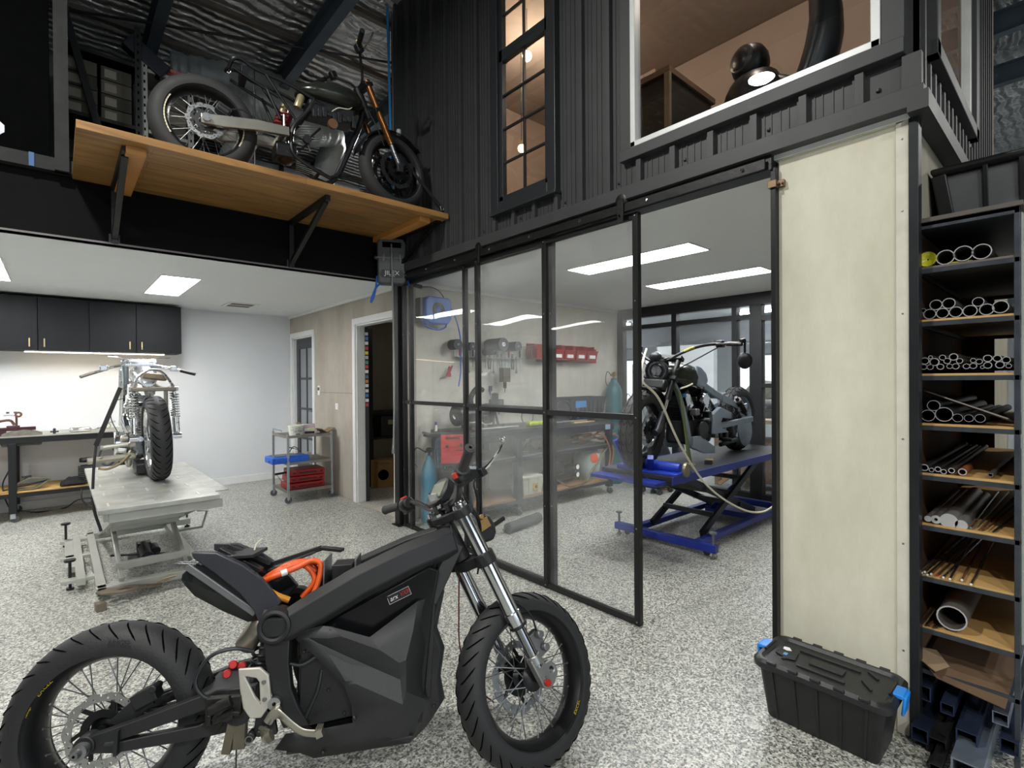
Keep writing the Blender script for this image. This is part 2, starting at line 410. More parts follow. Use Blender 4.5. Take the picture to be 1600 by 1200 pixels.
# shed shell
struct('wall_front', MB().prism(rect(-5, 12, 0, 5.2), .1, PY(-6.05), holes=[rect(-1.6, 3.6, .001, 4.2)]), DARKRM, smooth=0)
box_struct('wall_left', (-5.1, -6, 0), (-5, 11, 5.2), DARKRM)
box_struct('wall_rear', (-5, 11, 0), (12, 11.1, 5.2), DARKRM)
struct('wall_right', MB().prism(rect(-6, 11, 0, 5.2), .1, PX(12.05), holes=[rect(3.2, 5.6, .75, 1.98), rect(6.9, 9.2, .75, 1.98)]), WPAINT, smooth=0)
box_struct('ceiling_shed', (-5, -6, 5.06), (12, 11, 5.12), FOIL)
for i, x in enumerate((-3.0, -1.75, -.5, .75, 1.98, 3.2, 4.6, 5.4, 6.2, 7.0, 8.2)):
    m_ = MB(); m_.b2((x - .05, -6, 4.78), (x + .05, 11, 4.79)); m_.b2((x - .05, -6, 5.0), (x + .05, 11, 5.01)); m_.b2((x - .004, -6, 4.79), (x + .004, 11, 5.0))
    struct('trim_%d' % (i + 1), m_, mat('roof_beam_steel', '56626f', .55, .2, .15, 6), smooth=0)
for i, y in enumerate((-4.5, -3, -1.5, 0, 1.2, 4.74, 5.6, 6.5, 7.6, 8.7, 9.8)):
    struct('trim_%d' % (i + 20), MB().b2((-5, y - .03, 5.01), (12, y + .03, 5.06)), mat('roof_batten_steel', '6b6660', .6, .3, .1), smooth=0)
# skew bracing rods under the roof
struct('trim_40', MB().cyl((-.6, 6.7, 4.92), (3.0, 5.0, 4.92), .012, 6), DARKST)

# left workshop bay
box_struct('wall_back', (-3.2, 7.85, 0), (2.68, 7.95, 2.45), WPAINT)
box_struct('wall_side', (-3.3, 4.5, 0), (-3.2, 7.95, 2.45), WPAINT)
struct('wall_doors', MB().prism(rect(4.46, 7.95, 0, 2.45), .1, PX(2.635), holes=[rect(6.95, 7.74, .001, 2.04), rect(4.70, 5.62, .001, 2.06)]), CEMENT2, smooth=0)
for k, (y0, z0, y1, z1) in enumerate(((5.71, 1.26, 6.86, 1.266), (5.70, 0, 5.704, .001))):
    pass
box_struct('trim_41', (2.583, 5.70, 1.262), (2.587, 6.87, 1.268), mat('sheet_joint', '7d776c', .9))
box_struct('ceiling_bay', (-3.2, 4.5, 2.37), (2.68, 7.95, 2.44), CEILP)
box_struct('baseboard_back', (-3.2, 7.832, 0), (2.585, 7.85, .1), TRIMW, bevel=.003)
box_struct('trim_42', (2.555, 4.5, 2.335), (2.585, 7.85, 2.37), TRIMW, bevel=.004)
box_struct('trim_43', (-3.2, 4.42, 2.35), (2.46, 4.5, 2.755), mat('black_fascia', '060708', .8, 0, .2, 3, spec=.15))
box_struct('trim_44', (-3.2, 4.415, 2.35), (2.46, 4.512, 2.362), mat('fascia_edge', '6f6c6b', .5, .2))
box_struct('floor_mezzanine', (-3.2, 4.5, 2.45), (2.44, 10.9, 2.755), mat('loft_floor_board', '3a3b3a', .8, 0, .1, 4))

box_struct('floor_mezzanine_rear', (2.44, 4.66, 2.50), (4.9, 10.9, 2.755), MATS['loft_floor_board'])
# architraves and doors in the fibre-cement wall
def architrave(name, y0, y1, z1, x=2.585, wd=.07):
    m_ = MB()
    m_.b2((x - .018, y0 - wd, 0), (x, y0, z1 + wd)); m_.b2((x - .018, y1, 0), (x, y1 + wd, z1 + wd)); m_.b2((x - .018, y0, z1), (x, y1, z1 + wd))
    m_.b2((x, y0 - .001, 0), (x + .1, y0 + .018, z1)); m_.b2((x, y1 - .018, 0), (x + .1, y1 + .001, z1)); m_.b2((x, y0, z1 - .018), (x + .1, y1, z1 + .001))
    return struct(name, m_, TRIMW, smooth=0, bevel=.003)
architrave('trim_45', 6.95, 7.74, 2.04); architrave('trim_46', 4.70, 5.62, 2.06)
GREYDOOR = mat('grey_door_paint', '3a3d42', .45, 0, .05)
m_ = MB()
for y0, y1, z0, z1 in ((6.97, 7.08, .005, 2.02), (7.61, 7.72, .005, 2.02), (7.08, 7.61, 1.88, 2.02), (7.08, 7.61, .005, .25)):
    m_.b2((2.63, y0, z0), (2.67, y1, z1))
for z in (.6, 1.02, 1.45): m_.b2((2.635, 7.08, z - .015), (2.665, 7.61, z + .015))
m_.b2((2.635, 7.33, .25), (2.665, 7.36, 1.88))
d1 = struct('door_1', m_, GREYDOOR, bevel=.003)
MB().b2((2.648, 7.08, .25), (2.654, 7.61, 1.88)).build('frosted_pane', mat('frosted_glass', '8d9296', .5, 0, .05), d1, smooth=0)
m_ = MB(); m_.cyl((2.63, 7.02, 1.0), (2.585, 7.02, 1.0), .009, 8); m_.cyl((2.59, 7.02, 1.0), (2.59, 7.13, 1.0), .008, 8); m_.cyl((2.63, 7.02, 1.0), (2.622, 7.02, 1.0), .024, 12)
m_.build('door_handle', STEEL, d1)
# open leaf of the other door with stickers on its face
lf = V((3.06 - 2.70, 6.33 - 5.585, 0)).normalized(); nn = V((lf.y, -lf.x, 0))
Tm = frame((2.70, 5.585, 0), lf, nn, (0, 0, 1))
d2 = struct('door_2', MB(Tm).b2((0, -.02, .005), (.80, .02, 2.03)), mat('dark_door_leaf', '17181a', .5), smooth=0)
cs = ['c9ccd0', '3b6fae', 'd8d8d8', 'b5303a', 'd8c23a', 'a8b0b8', '3f8f6a', 'c04038', 'e0e0e0', '59667a', 'c9783a', 'd0d4d8']
for k in range(16):
    c = cs[k % 12]; z = 1.96 - k * .055 - random.random() * .01
    MB(Tm).box((.05 + .02 * random.random(), -.0215, z), (.075, .003, .035 + .012 * random.random())).build('sticker', mat('sticker_' + c, c, .4), d2, smooth=0)
    MB(Tm).box((-.0015, 0, z), (.003, .036, .035)).build('sticker', mat('sticker_' + c, c, .4), d2, smooth=0)
# store room beyond the doorway
box_struct('wall_store_end', (2.68, 7.85, 0), (4.5, 7.95, 2.45), CEMENT2)
box_struct('wall_store_side', (4.4, 4.65, 0), (4.5, 7.85, 2.45), CEMENT2)
box_struct('ceiling_store', (2.68, 4.65, 2.4), (4.5, 7.95, 2.45), CEILP)

# black post and header at the corner
m_ = MB(); m_.b2((2.455, 4.41, .01), (2.53, 4.50, 2.36)); m_.b2((2.43, 4.385, 0), (2.55, 4.52, .012))
struct('trim_47', m_, BLKST, smooth=0, bevel=.004)
# glazed workshop behind the glass wall
box_struct('wall_workshop', (2.53, 4.52, 0), (6.3, 4.65, 2.45), CEMENT3)
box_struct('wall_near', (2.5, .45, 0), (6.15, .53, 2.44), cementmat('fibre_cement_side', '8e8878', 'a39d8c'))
box_struct('ceiling_workshop', (2.46, .45, 2.40), (6.3, 4.6, 2.46), CEILP)
box_struct('trim_48', (2.53, 4.49, 2.36), (6.1, 4.52, 2.40), TRIMW)
wf = struct('wall_panel', MB().b2((2.475, .47, 0), (2.5, .936, 2.42)), CEMENT, smooth=0, bevel=.002)
m_ = MB(); m_.b2((2.468, .455, .0), (2.476, .497, 2.42)); m_.b2((2.468, .47, 2.395), (2.476, .936, 2.42)); struct('trim_49', m_, mat('cement_edge_strip', 'd2cfc2', .6), smooth=0, bevel=.001)
struct('trim_50', MB().b2((2.462, .425, 0), (2.52, .456, 2.42)), mat('dark_corner_angle', '2c2e31', .4, .5, .1), smooth=0, bevel=.002)
for z in (.33, .75, 1.16, 1.65, 2.05, 2.33):
    struct('trim_51', MB().lathe([(.0001, -.002), (.004, -.001), (.004, 0)], 8, (2.468, .476, z), (1, 0, 0)), STEEL)
struct('trim_52', MB().b2((2.44, .936, 0), (2.5, .958, 2.36)), BLKST, smooth=0, bevel=.002)
hb = MB(); hb.b2((2.452, .905, 2.27), (2.474, .935, 2.30)); hb.cyl((2.45, .912, 2.285), (2.44, .912, 2.285), .006, 8); hb.cyl((2.45, .928, 2.285), (2.44, .928, 2.285), .006, 8); hb.b2((2.43, .93, 2.268), (2.46, .966, 2.30))
tag(hb.build('door_stop', mat('bronze_bracket', '7a6650', .4, .8), bevel=.001), 'small bronze stop bracket on the pale cement panel beside the track end', 'bracket')

# sliding track above the glass
tr = thing('sliding_door_track', 'black flat steel sliding door track with round bolts along the glass wall', 'door track', (2.42, .97, 2.35))
m_ = MB(); m_.b2((-.012, 0, .002), (.0, 3.45, .05)); m_.build('rail', BLKST, tr, bevel=.002)
for k, y in enumerate((.10, .62, 1.1, 1.55, 1.98, 2.42, 2.85, 3.2)):
    MB().lathe([(.0001, -.008), (.008, -.006), (.009, 0)], 10, (-.012, y, .028), (1, 0, 0)).build('bolt', CHROME, tr)
box_struct('trim_53', (2.43, .95, 2.352), (2.53, 4.46, 2.43), BLKST)
def hanger(y):
    h = thing('door_hanger', 'x', 'door roller', (2.40, y, 2.33))
    m_ = MB(); m_.box((0, 0, .03), (.01, .04, .13)); m_.build('strap', BLKST, h, bevel=.002)
    MB().lathe([(.006, -.01), (.03, -.01), (.036, -.008), (.03, 0), (.036, .008), (.03, .01), (.006, .01)], 20, (.012, 0, .09), (1, 0, 0)).build('wheel', SATIN, h)
    MB().cyl((-.012, 0, .0), (0, 0, 0), .007, 8).build('bolt', CHROME, h)
    return h
h1 = hanger(1.76); h1['label'] = 'black roller hanger on the track near the free end of the sliding door'
h2 = dup(h1, (2.40, 3.08, 2.33), label='black roller hanger on the track nearer the corner post')

# glazed leaves: steel angle frames with clear film
def leaf(name, x, ys, z0, z1, zm, w=.036, label=None, film=True, m=BLKST, wm=.034):
    y0, y1 = ys[0], ys[-1]; root = None
    m_ = MB(); m_.b2((x - .018, y0 - w / 2, z0), (x + .018, y0 + w / 2, z1)); root = struct(name, m_, m, smooth=0, bevel=.002)
    for y in ys[1:]:
        MB().b2((x - .018, y - w / 2, z0), (x + .018, y + w / 2, z1)).build('stile', m, root, smooth=0, bevel=.002)
    for z, t in ((z0 + wm / 2, wm), (z1 - wm / 2, wm)) + (((zm, wm),) if zm else ()):
        MB().b2((x - .014, y0, z - t / 2), (x + .014, y1, z + t / 2)).build('rail', m, root, smooth=0, bevel=.002)
    for i in range(len(ys) - 1):
        MB().b2((x + .0105, ys[i] + w / 2, z0), (x + .0120, ys[i + 1] - w / 2, z1)).build('pane', FILM if film else DUSTG, root, smooth=0)
    for y in ys:
        for z in (z0 + .02, z1 - .02, (z0 + z1) / 2 - .3 if zm is None else zm, z1 - .5, z0 + .55):
            MB().lathe([(.0001, -.003), (.004, -.002), (.005, 0)], 8, (x - .0195, y, z), (1, 0, 0)).build('screw', STEEL, root)
    return root
leaf('door_3', 2.455, (1.69, 2.415, 3.155), .006, 2.345, 1.185)
leaf('window_1', 2.505, (2.40, 3.385, 4.245, 4.37), .0, 2.35, 1.20)
# rear partition of the glazed workshop
PB = mat('partition_black', '1c1e21', .45, .1, .1)
m_ = MB(); x = 6.1
m_.b2((x - .05, .53, 2.26), (x + .05, 4.5, 2.40)); struct('trim_54', m_, PB, smooth=0)
for k, (y, wd) in enumerate(((4.46, .1), (3.6, .07), (2.80, .06), (2.55, .14), (1.6, .08), (.6, .08))):
    struct('trim_%d' % (60 + k), MB().b2((x - .05, y - wd / 2, 0), (x + .05, y + wd / 2, 2.27)), PB, smooth=0, bevel=.003)
for k, (y0, y1, z, t) in enumerate(((2.62, 4.42, 2.13, .06), (.64, 2.48, 2.10, .06), (.64, 2.48, 1.32, .05), (.64, 4.42, .03, .06))):
    struct('trim_%d' % (70 + k), MB().b2((x - .045, y0, z - t / 2), (x + .045, y1, z + t / 2)), PB, smooth=0)
struct('window_2', MB().b2((x - .003, .6, .03), (x + .003, 4.46, 2.27)), DUSTG, smooth=0)
# room beyond the partition
box_struct('ceiling_far', (6.2, .2, 2.62), (12, 9.5, 2.68), mat('far_ceiling', 'c6ccd2', .8))
box_struct('wall_far_side', (6.2, 9.4, 0), (12, 9.5, 2.68), WPAINT)
box_struct('wall_far_near', (6.2, .2, 0), (12, .3, 2.68), WPAINT)
box_struct('trim_80', (9.9, .3, 2.12), (10.0, 9.4, 2.62), mat('dark_bulkhead', '5d6166', .8))
box_struct('wall_far_pier', (9.9, 5.0, 0), (10.05, 6.3, 2.2), WPAINT)
for k, (y0, y1) in enumerate(((3.2, 5.6), (6.9, 9.2))):
    m_ = MB()
    for lo, hi in (((12.0, y0, .75), (12.06, y0 + .05, 1.98)), ((12.0, y1 - .05, .75), (12.06, y1, 1.98)), ((12.0, y0, .75), (12.06, y1, .8)), ((12.0, y0, 1.93), (12.06, y1, 1.98)), ((12.0, (y0 + y1) / 2 - .03, .75), (12.06, (y0 + y1) / 2 + .03, 1.98))): m_.b2(lo, hi)
    o = struct('window_%d' % (3 + k), m_, GALV, smooth=0); MB().b2((12.03, y0, .8), (12.036, y1, 1.95)).build('pane', PANE, o, smooth=0)
area('far_window_portal_near', (12.2, 4.4, 1.35), 2.4, 1, rot=(0, R(90), 0), shape='RECTANGLE', sy=2.4, portal=True)

# ------------------------------------------------------------------ office box above the workshop
X0 = 2.44
TW = (2.35, 2.85, 2.70, 4.86); BW = (.535, 1.70, 2.70, 4.5)
CREAM = mat('office_wall', 'a8968a', .8, 0, .03, 3)
m_ = MB().prism(rect(.42, 4.46, 2.44, 5.0), .02, PX(X0 + .03), holes=[rect(*TW), rect(*BW)])
# ribs of the sheeting, cut round the windows
def rib(y, wd, pr):
    segs = [(2.49, 5.0)]
    for w0, w1, z0, z1 in ((2.28, 2.93, 2.63, 5.0), (.46, 1.78, 2.63, 4.6)):
        if w0 - wd / 2 < y < w1 + wd / 2: segs = [(2.49, z0)] + ([(z1, 5.0)] if z1 < 4.99 else [])
    for a, b in segs: m_.b2((X0 + .02 - pr, y - wd / 2, a), (X0 + .021, y + wd / 2, b))
for k in range(19):
    y = .61 + .21 * k
    rib(y, .03, .03); rib(y + .022, .012, .012)
    for q in (.065, .1, .14, .17): rib(y + q, .005, .004)
rib(.44, .06, .03)
struct('wall_cladding', m_, CHAR, smooth=0)
box_struct('trim_90', (2.405, .40, 2.42), (2.46, 4.46, 2.495), CHART, bevel=.002)
for k in range(17):
    y = .55 + .21 * k + (.06 if k % 2 else 0)
    struct('trim_91', MB().lathe([(.0001, -.008), (.006, -.007), (.008, -.002), (.01, 0)], 8, (X0 + .018, y, 2.545), (1, 0, 0)), DARKST)
# side of the box, facing the pipe rack
m_ = MB().prism(rect(2.46, 4.72, 2.44, 5.0), .02, PY(.43), holes=[rect(2.62, 3.62, 2.72, 4.5)])
for k in range(22):
    x = 2.5 + .1 * k
    if x < 2.56 or x > 3.7: m_.b2((x - .012, .408, 2.49), (x + .012, .421, 5.0))
    else: m_.b2((x - .012, .408, 2.49), (x + .012, .421, 2.64))
struct('wall_cladding_side', m_, CHAR, smooth=0)
box_struct('trim_92', (2.405, .385, 2.40), (4.75, .45, 2.47), CHART)
m_ = MB()
for lo, hi in (((2.56, .38, 2.66), (3.70, .42, 2.72)), ((2.56, .38, 2.66), (2.62, .42, 4.6)), ((3.62, .38, 2.66), (3.70, .42, 4.6))): m_.b2(lo, hi)
struct('trim_93', m_, CHART, smooth=0, bevel=.003)
m_ = MB()
for lo, hi in (((2.62, .40, 2.72), (3.62, .44, 2.76)), ((2.62, .40, 2.72), (2.66, .44, 4.5)), ((3.57, .40, 2.72), (3.62, .44, 4.5))): m_.b2(lo, hi)
o = struct('window_5', m_, mat('window_alu', 'b9bbb8', .4, .4), smooth=0, bevel=.002)
MB().b2((2.64, .418, 2.74), (3.6, .424, 4.5)).build('pane', PANE, o, smooth=0)
# office interior
box_struct('floor_office', (2.49, .44, 2.47), (4.7, 4.46, 2.60), mat('office_floor', '6d5a48', .6))
box_struct('ceiling_office', (2.49, .44, 4.55), (4.7, 4.46, 4.60), mat('office_ceiling', '8f8177', .8))
m_ = MB().prism(rect(.45, 4.46, 2.6, 4.6), .01, PX(X0 + .05), holes=[rect(*TW), rect(*BW)]); struct('wall_office_front', m_, CREAM, smooth=0)
box_struct('wall_office_rear', (4.7, .42, 2.44), (4.78, 4.5, 5.0), CREAM)
box_struct('wall_office_left', (2.485, 4.46, 2.44), (4.7, 4.54, 5.0), CREAM)
wb = box_struct('trim_94', (4.55, 2.9, 4.05), (4.70, 4.46, 4.55), CREAM)
# tall black window
m_ = MB(); y0, y1, z0, z1 = TW
for lo, hi in (((X0 - .03, y0 - .075, z0 - .075), (X0 + .03, y0, 5.0)), ((X0 - .03, y1, z0 - .075), (X0 + .03, y1 + .075, 5.0)), ((X0 - .03, y0, z0 - .075), (X0 + .03, y1, z0)),
               ((X0 - .045, y0 - .085, z0 - .09), (X0 + .02, y1 + .085, z0 - .07))): m_.b2(lo, hi)
WBLK = mat('window_black', '26292c', .4, .1, .05)
o = struct('window_6', m_, WBLK, smooth=0, bevel=.003)
m_ = MB()
for a, b in ((2.70, 3.76), (3.76, 4.86)):
    for lo, hi in (((X0 - .01, y0, a), (X0 + .03, y0 + .035, b)), ((X0 - .01, y1 - .035, a), (X0 + .03, y1, b)), ((X0 - .01, y0, a), (X0 + .03, y1, a + .04)), ((X0 - .01, y0, b - .045), (X0 + .03, y1, b))): m_.b2(lo, hi)
m_.build('sash', WBLK, o, smooth=0, bevel=.002)
m_ = MB()
for a, b in ((2.74, 3.715), (3.80, 4.81)):
    m_.b2((X0, 2.595, a), (X0 + .02, 2.607, b))
    for k in (1, 2, 3): z = a + (b - a) * k / 4; m_.b2((X0, y0 + .03, z - .006), (X0 + .02, y1 - .03, z + .006))
m_.build('glazing_bar', WBLK, o, smooth=0)
MB().b2((X0 + .008, y0 + .03, 2.74), (X0 + .013, y1 - .03, 4.82)).build('pane', PANE, o, smooth=0)
# wide window with white frame
m_ = MB(); y0, y1, z0, z1 = BW
for lo, hi in (((X0 - .02, y0 - .075, z0 - .06), (X0 + .03, y0, z1 + .06)), ((X0 - .02, y1, z0 - .06), (X0 + .03, y1 + .075, z1 + .06)), ((X0 - .03, y0 - .075, z0 - .06), (X0 + .03, y1 + .075, z0)), ((X0 - .02, y0, z1), (X0 + .03, y1, z1 + .06))): m_.b2(lo, hi)
o = struct('window_7', m_, CHART, smooth=0, bevel=.003)
m_ = MB()
for lo, hi in (((X0 - .028, y0, z0), (X0 + .03, y0 + .032, z1)), ((X0 - .028, y1 - .032, z0), (X0 + .03, y1, z1)), ((X0 - .028, y0, z0), (X0 + .03, y1, z0 + .03)), ((X0 - .028, y0, z1 - .03), (X0 + .03, y1, z1))): m_.b2(lo, hi)
m_.build('frame', mat('white_window_frame', 'dcdfde', .35, .2, .02), o, smooth=0, bevel=.003)
MB().b2((X0 + .008, y0 + .03, z0 + .03), (X0 + .013, y1 - .03, z1 - .03)).build('pane', PANE, o, smooth=0)

# ------------------------------------------------------------------ wheels
def tyre_pt(R_, w, th, ph, lift=0.):
    rc = R_ - w * .44; r = rc + (w * .44 + lift) * math.cos(ph); y = (w / 2 + lift) * math.sin(ph)
    return V((r * math.cos(th), y, -r * math.sin(th)))
def tyre_mb(T, R_, w, rr, style='road', n=72):
    mb = MB(T); rc = R_ - w * .44; prof = []
    for i in range(17):
        ph = R(-104 + 13 * i); prof.append((rc + w * .44 * math.cos(ph), w / 2 * math.sin(ph)))
    prof = [(rr + .004, -w * .36)] + prof + [(rr + .004, w * .36)]
    mb.lathe(prof, n, ax=(0, 1, 0))
    if style == 'road':
        for side in (-1, 1):
            K = 34
            for k in range(K):
                t0 = 2 * PI * k / K + (.5 * PI / K if side > 0 else 0)
                pts = [tyre_pt(R_, w, t0 + .20 * q ** 1.5, R(side * (10 + 52 * q)), .0006) for q in [i / 6 for i in range(7)]]
                mb.tube(pts, [.0008] + [.0026] * 5 + [.0008], 4, mi=1)
    elif style == 'knob':
        K = 26
        for k in range(K):
            t0 = 2 * PI * k / K
            pts = [tyre_pt(R_, w, t0 + (.09 if i % 2 else -.03), R(-66 + 22 * i), .0005) for i in range(7)]
            mb.tube(pts, .0045, 4, mi=1)
            for s in (-1, 1): mb.tube([tyre_pt(R_, w, t0 + .02, R(s * 20), .0005), tyre_pt(R_, w, t0 + .2, R(s * 22), .0005)], .004, 4, mi=1)
    return mb
def disc_mb(T, off, r, ri, th=.005, petals=10, amp=.006, nh=30):
    mb = MB(T); N = 120
    outer = [((r - amp * .5 + amp * .5 * math.cos(petals * a)) * math.cos(a), (r - amp * .5 + amp * .5 * math.cos(petals * a)) * math.sin(a)) for a in [2 * PI * i / N for i in range(N)]]
    holes = [circ((0, 0), ri, 40)]
    for k in range(nh):
        a = 2 * PI * k / nh; q = ri + (r - ri) * (.35 if k % 2 else .68); holes.append(circ((q * math.cos(a), q * math.sin(a)), .0042, 6))
    mb.prism(outer, th, frame((0, off, 0), (1, 0, 0), (0, 0, 1), (0, -1, 0)), holes=holes)
    return mb
def wheel(parent, T, R_, w, rr, nsp=32, rim_m=SATIN, spoke_m=STEEL, hub_m=SATIN, style='road', discs=((-.055, .112),), hubr=.034, name='wheel', flange=.034, sr=.0021, tyre_m=None, disc_m=None, solid=None, solid_m=SATIN, inner_m=SATIN):
    hw = w * .385; mb = MB(T)
    mb.lathe([(rr + .012, -hw), (rr, -hw + .008), (rr - .01, -.015), (rr - .01, .015), (rr, hw - .008), (rr + .012, hw), (rr + .004, hw + .003), (rr - .008, hw - .01), (rr - .021, .014), (rr - .021, -.014), (rr - .008, -hw + .01), (rr + .004, -hw - .003)], 64, ax=(0, 1, 0), closed=True)
    rim = mb.build(name, rim_m, parent)
    tyre_mb(T, R_, w, rr, style).build('tyre', [tyre_m or RUBBER, GROOVE_SHADE], rim)
    h = MB(T).lathe([(.0001, -.07), (.014, -.07), (.014, -.05), (hubr, -.045), (hubr + .012, -.036), (hubr + .012, -.03), (hubr - .006, -.02), (hubr - .006, .02), (hubr + .012, .03), (hubr + .012, .036), (hubr, .045), (.014, .05), (.014, .07), (.0001, .07)], 24, ax=(0, 1, 0))
    h.build('hub', hub_m, rim)
    if solid: solid(T).build('wheel_spokes', solid_m, rim)
    for k in range(nsp):
        s = 1 if k % 2 else -1; d = 1 if (k // 2) % 2 else -1
        a = 2 * PI * k / nsp; b = a + d * R(34)
        p0 = V(((hubr + .008) * math.cos(b), s * flange, (hubr + .008) * math.sin(b)))
        p1 = V(((rr - .008) * math.cos(a), s * .007, (rr - .008) * math.sin(a)))
        q = MB(T).cyl(p0, p1, sr, 5); q.cyl(p1, p1.lerp(p0, .09), sr * 1.9, 5)
        q.build('spoke', spoke_m, rim)
    for off, r in discs:
        d = disc_mb(T, off, r, r * .76).build('brake_disc', disc_m or ALU, rim)
        c = MB(T); c.lathe([(hubr + .004, off - .004), (r * .55, off - .003), (r * .55, off + .003), (hubr + .004, off + .004)], 24, ax=(0, 1, 0), closed=True)
        for k in range(6):
            a = 2 * PI * k / 6
            c.bar((math.cos(a) * r * .5, off, math.sin(a) * r * .5), (math.cos(a + .25) * r * .80, off, math.sin(a + .25) * r * .80), .012, .005, up=(0, 1, 0))
        c.build('disc_carrier', inner_m, rim)
    return rim
def arc_text(mb, s, size, rad, a_mid, lat, flip=1, depth=.0008):
    """lettering along a circle of radius rad on the -y face of a wheel; a_mid in wheel plane (x,z) degrees"""
    vs, fs = text_mesh(s, size, depth)
    out = []
    for v in vs:
        a = R(a_mid) - flip * v.x / rad; r = rad + flip * v.y
        out.append((r * math.cos(a), lat - v.z, r * math.sin(a)))
    mb.add(out, fs); return mb

# ------------------------------------------------------------------ the electric motorcycle in front
hd = R(-31.26); ln = R(9.34)
hx = V((math.cos(hd), math.sin(hd), 0)); l0 = V((-hx.y, hx.x, 0))
up = V((0, 0, 1)) * math.cos(ln) + l0 * math.sin(ln); lt = l0 * math.cos(ln) - V((0, 0, 1)) * math.sin(ln)
mo = thing('electric_motorcycle', 'matt black electric motorcycle without seat, orange cables exposed, nearest the camera on the flake floor', 'motorcycle')
mo.matrix_world = frame((.10, 2.066, 0), hx, lt, up)
rk = R(25); a_ = V((-math.sin(rk), 0, math.cos(rk))); f0 = V((math.cos(rk), 0, math.sin(rk)))
q_ = Quaternion(a_, R(28.9)); fwd = q_ @ f0; lat = q_ @ V((0, 1, 0)); FC = V((1.379, 0, .294))
TF = frame(FC, fwd, lat, a_)
def F(u, v, w): return FC + fwd * u + lat * v + a_ * w
T0 = Matrix.Translation((0, 0, .305))
rw = wheel(mo, T0, .305, .152, .218, 32, name='rear_wheel', discs=((-.062, .112),))
tx = MB(T0); arc_text(tx, 'EXCEL', .019, .2215, 140, -.066); tx.build('rim_lettering', YELLOW, rw)
tx = MB(T0); arc_text(tx, 'Takasago', .009, .2215, 160, -.066); tx.build('rim_lettering', YELLOW, rw)
tx = MB(T0); arc_text(tx, 'ANGEL', .022, .262, 82, -.0768); tx.build('sidewall_lettering', mat('sidewall_letter', '2b2d30', .7), rw)
fwz = TF @ Matrix.Rotation(0, 4, 'X')
fwl = wheel(mo, fwz, .295, .122, .218, 32, name='front_wheel', discs=((.052, .125),))
tx = MB(fwz); arc_text(tx, 'EXCEL', .018, .2215, -62, -.053, -1); tx.build('rim_lettering', YELLOW, fwl)

# swingarm
def arm(s):
    m = MB(); y = s * .118
    m.loft([[(-.02, y - s * .02, .285), (-.02, y + s * .012, .285), (-.02, y + s * .012, .312), (-.02, y - s * .02, .312)],
            [(.05, y - s * .022, .288), (.05, y + s * .012, .288), (.05, y + s * .012, .328), (.05, y - s * .022, .328)],
            [(.20, y - s * .02, .326), (.20, y + s * .014, .326), (.20, y + s * .014, .368), (.20, y - s * .02, .368)],
            [(.35, y - s * .015, .365), (.35, y + s * .02, .365), (.35, y + s * .02, .412), (.35, y - s * .015, .412)],
            [(.47, y - s * .005, .37), (.47, y + s * .03, .37), (.47, y + s * .03, .415), (.47, y - s * .005, .415)]])
    m.loft([[(-.02, y - s * .018, .272), (-.02, y + s * .010, .272), (-.02, y + s * .010, .30), (-.02, y - s * .018, .30)],
            [(.07, y - s * .02, .262), (.07, y + s * .012, .262), (.07, y + s * .012, .292), (.07, y - s * .02, .292)],
            [(.30, y - s * .016, .274), (.30, y + s * .014, .274), (.30, y + s * .014, .312), (.30, y - s * .016, .312)],
            [(.43, y - s * .01, .29), (.43, y + s * .02, .29), (.43, y + s * .02, .36), (.43, y - s * .01, .36)]])
    m.cyl((-.01, y - .03 * s, .292), (-.01, y + .02 * s, .292), .03, 20)
    return m
sa = arm(-1).build('swingarm', MATTE, mo, bevel=.003, sub=0)
arm(1).build('swingarm', MATTE, mo, bevel=.003)
m_ = MB().cyl((.42, -.15, .35), (.42, .15, .35), .045, 16); m_.b2((.28, -.10, .33), (.42, .10, .39)); m_.build('swingarm_pivot', MATTE, mo, bevel=.003)
m_ = MB().lathe([(.004, -.19), (.011, -.19), (.013, -.172), (.022, -.17), (.022, -.15), (.016, -.148), (.016, .15), (.004, .15)], 20, (-.005, 0, .292), (0, 1, 0)); m_.build('axle', STEEL, mo)
m_ = MB().b2((.075, -.145, .26), (.085, -.10, .33)); m_.cyl((.072, -.13, .29), (.045, -.13, .29), .007, 8); m_.build('chain_adjuster', DARKST, mo)
# rear caliper and its carrier
m_ = MB().prism([(.02, .33), (.10, .40), (.14, .40), (.15, .37), (.07, .31)], .012, PY(-.075)); m_.box((.125, -.07, .395), (.07, .05, .045), Matrix.Rotation(R(-25), 3, 'Y')); m_.cyl((.15, -.10, .42), (.15, -.05, .42), .012, 10)
m_.build('rear_caliper', MATTE, mo, bevel=.003)
m_ = MB().tube(spline([(.455, -.13, .515), (.40, -.15, .535), (.335, -.16, .52), (.30, -.165, .46), (.32, -.16, .41), (.37, -.15, .385)], 6), .006, 8); m_.build('brake_hose', DARKST, mo)
m_ = MB().box((.385, -.15, .372), (.10, .05, .06)); m_.cyl((.35, -.18, .37), (.41, -.18, .395), .016, 12); m_.cyl((.36, -.175, .34), (.42, -.175, .36), .013, 10); m_.box((.36, -.15, .335), (.05, .05, .05), Matrix.Rotation(R(30), 3, 'Y'))
for k in range(5): m_.box((.35 + .018 * k, -.178, .345 + .012 * (k % 3)), (.012, .02, .03), Matrix.Rotation(R(25 * k), 3, 'Y'))
m_.build('brake_pedal_linkage', mat('oily_black_metal', '201f1d', .5, .4, .35, 50), mo, bevel=.002)
m_ = MB(); m_.box((.425, -.13, .275), (.035, .03, .08)); m_.box((.395, -.13, .27), (.025, .03, .09), Matrix.Rotation(R(10), 3, 'Y')); m_.build('dangling_block', mat('dusty_metal', '6a6455', .6, .5, .2), mo, bevel=.002)
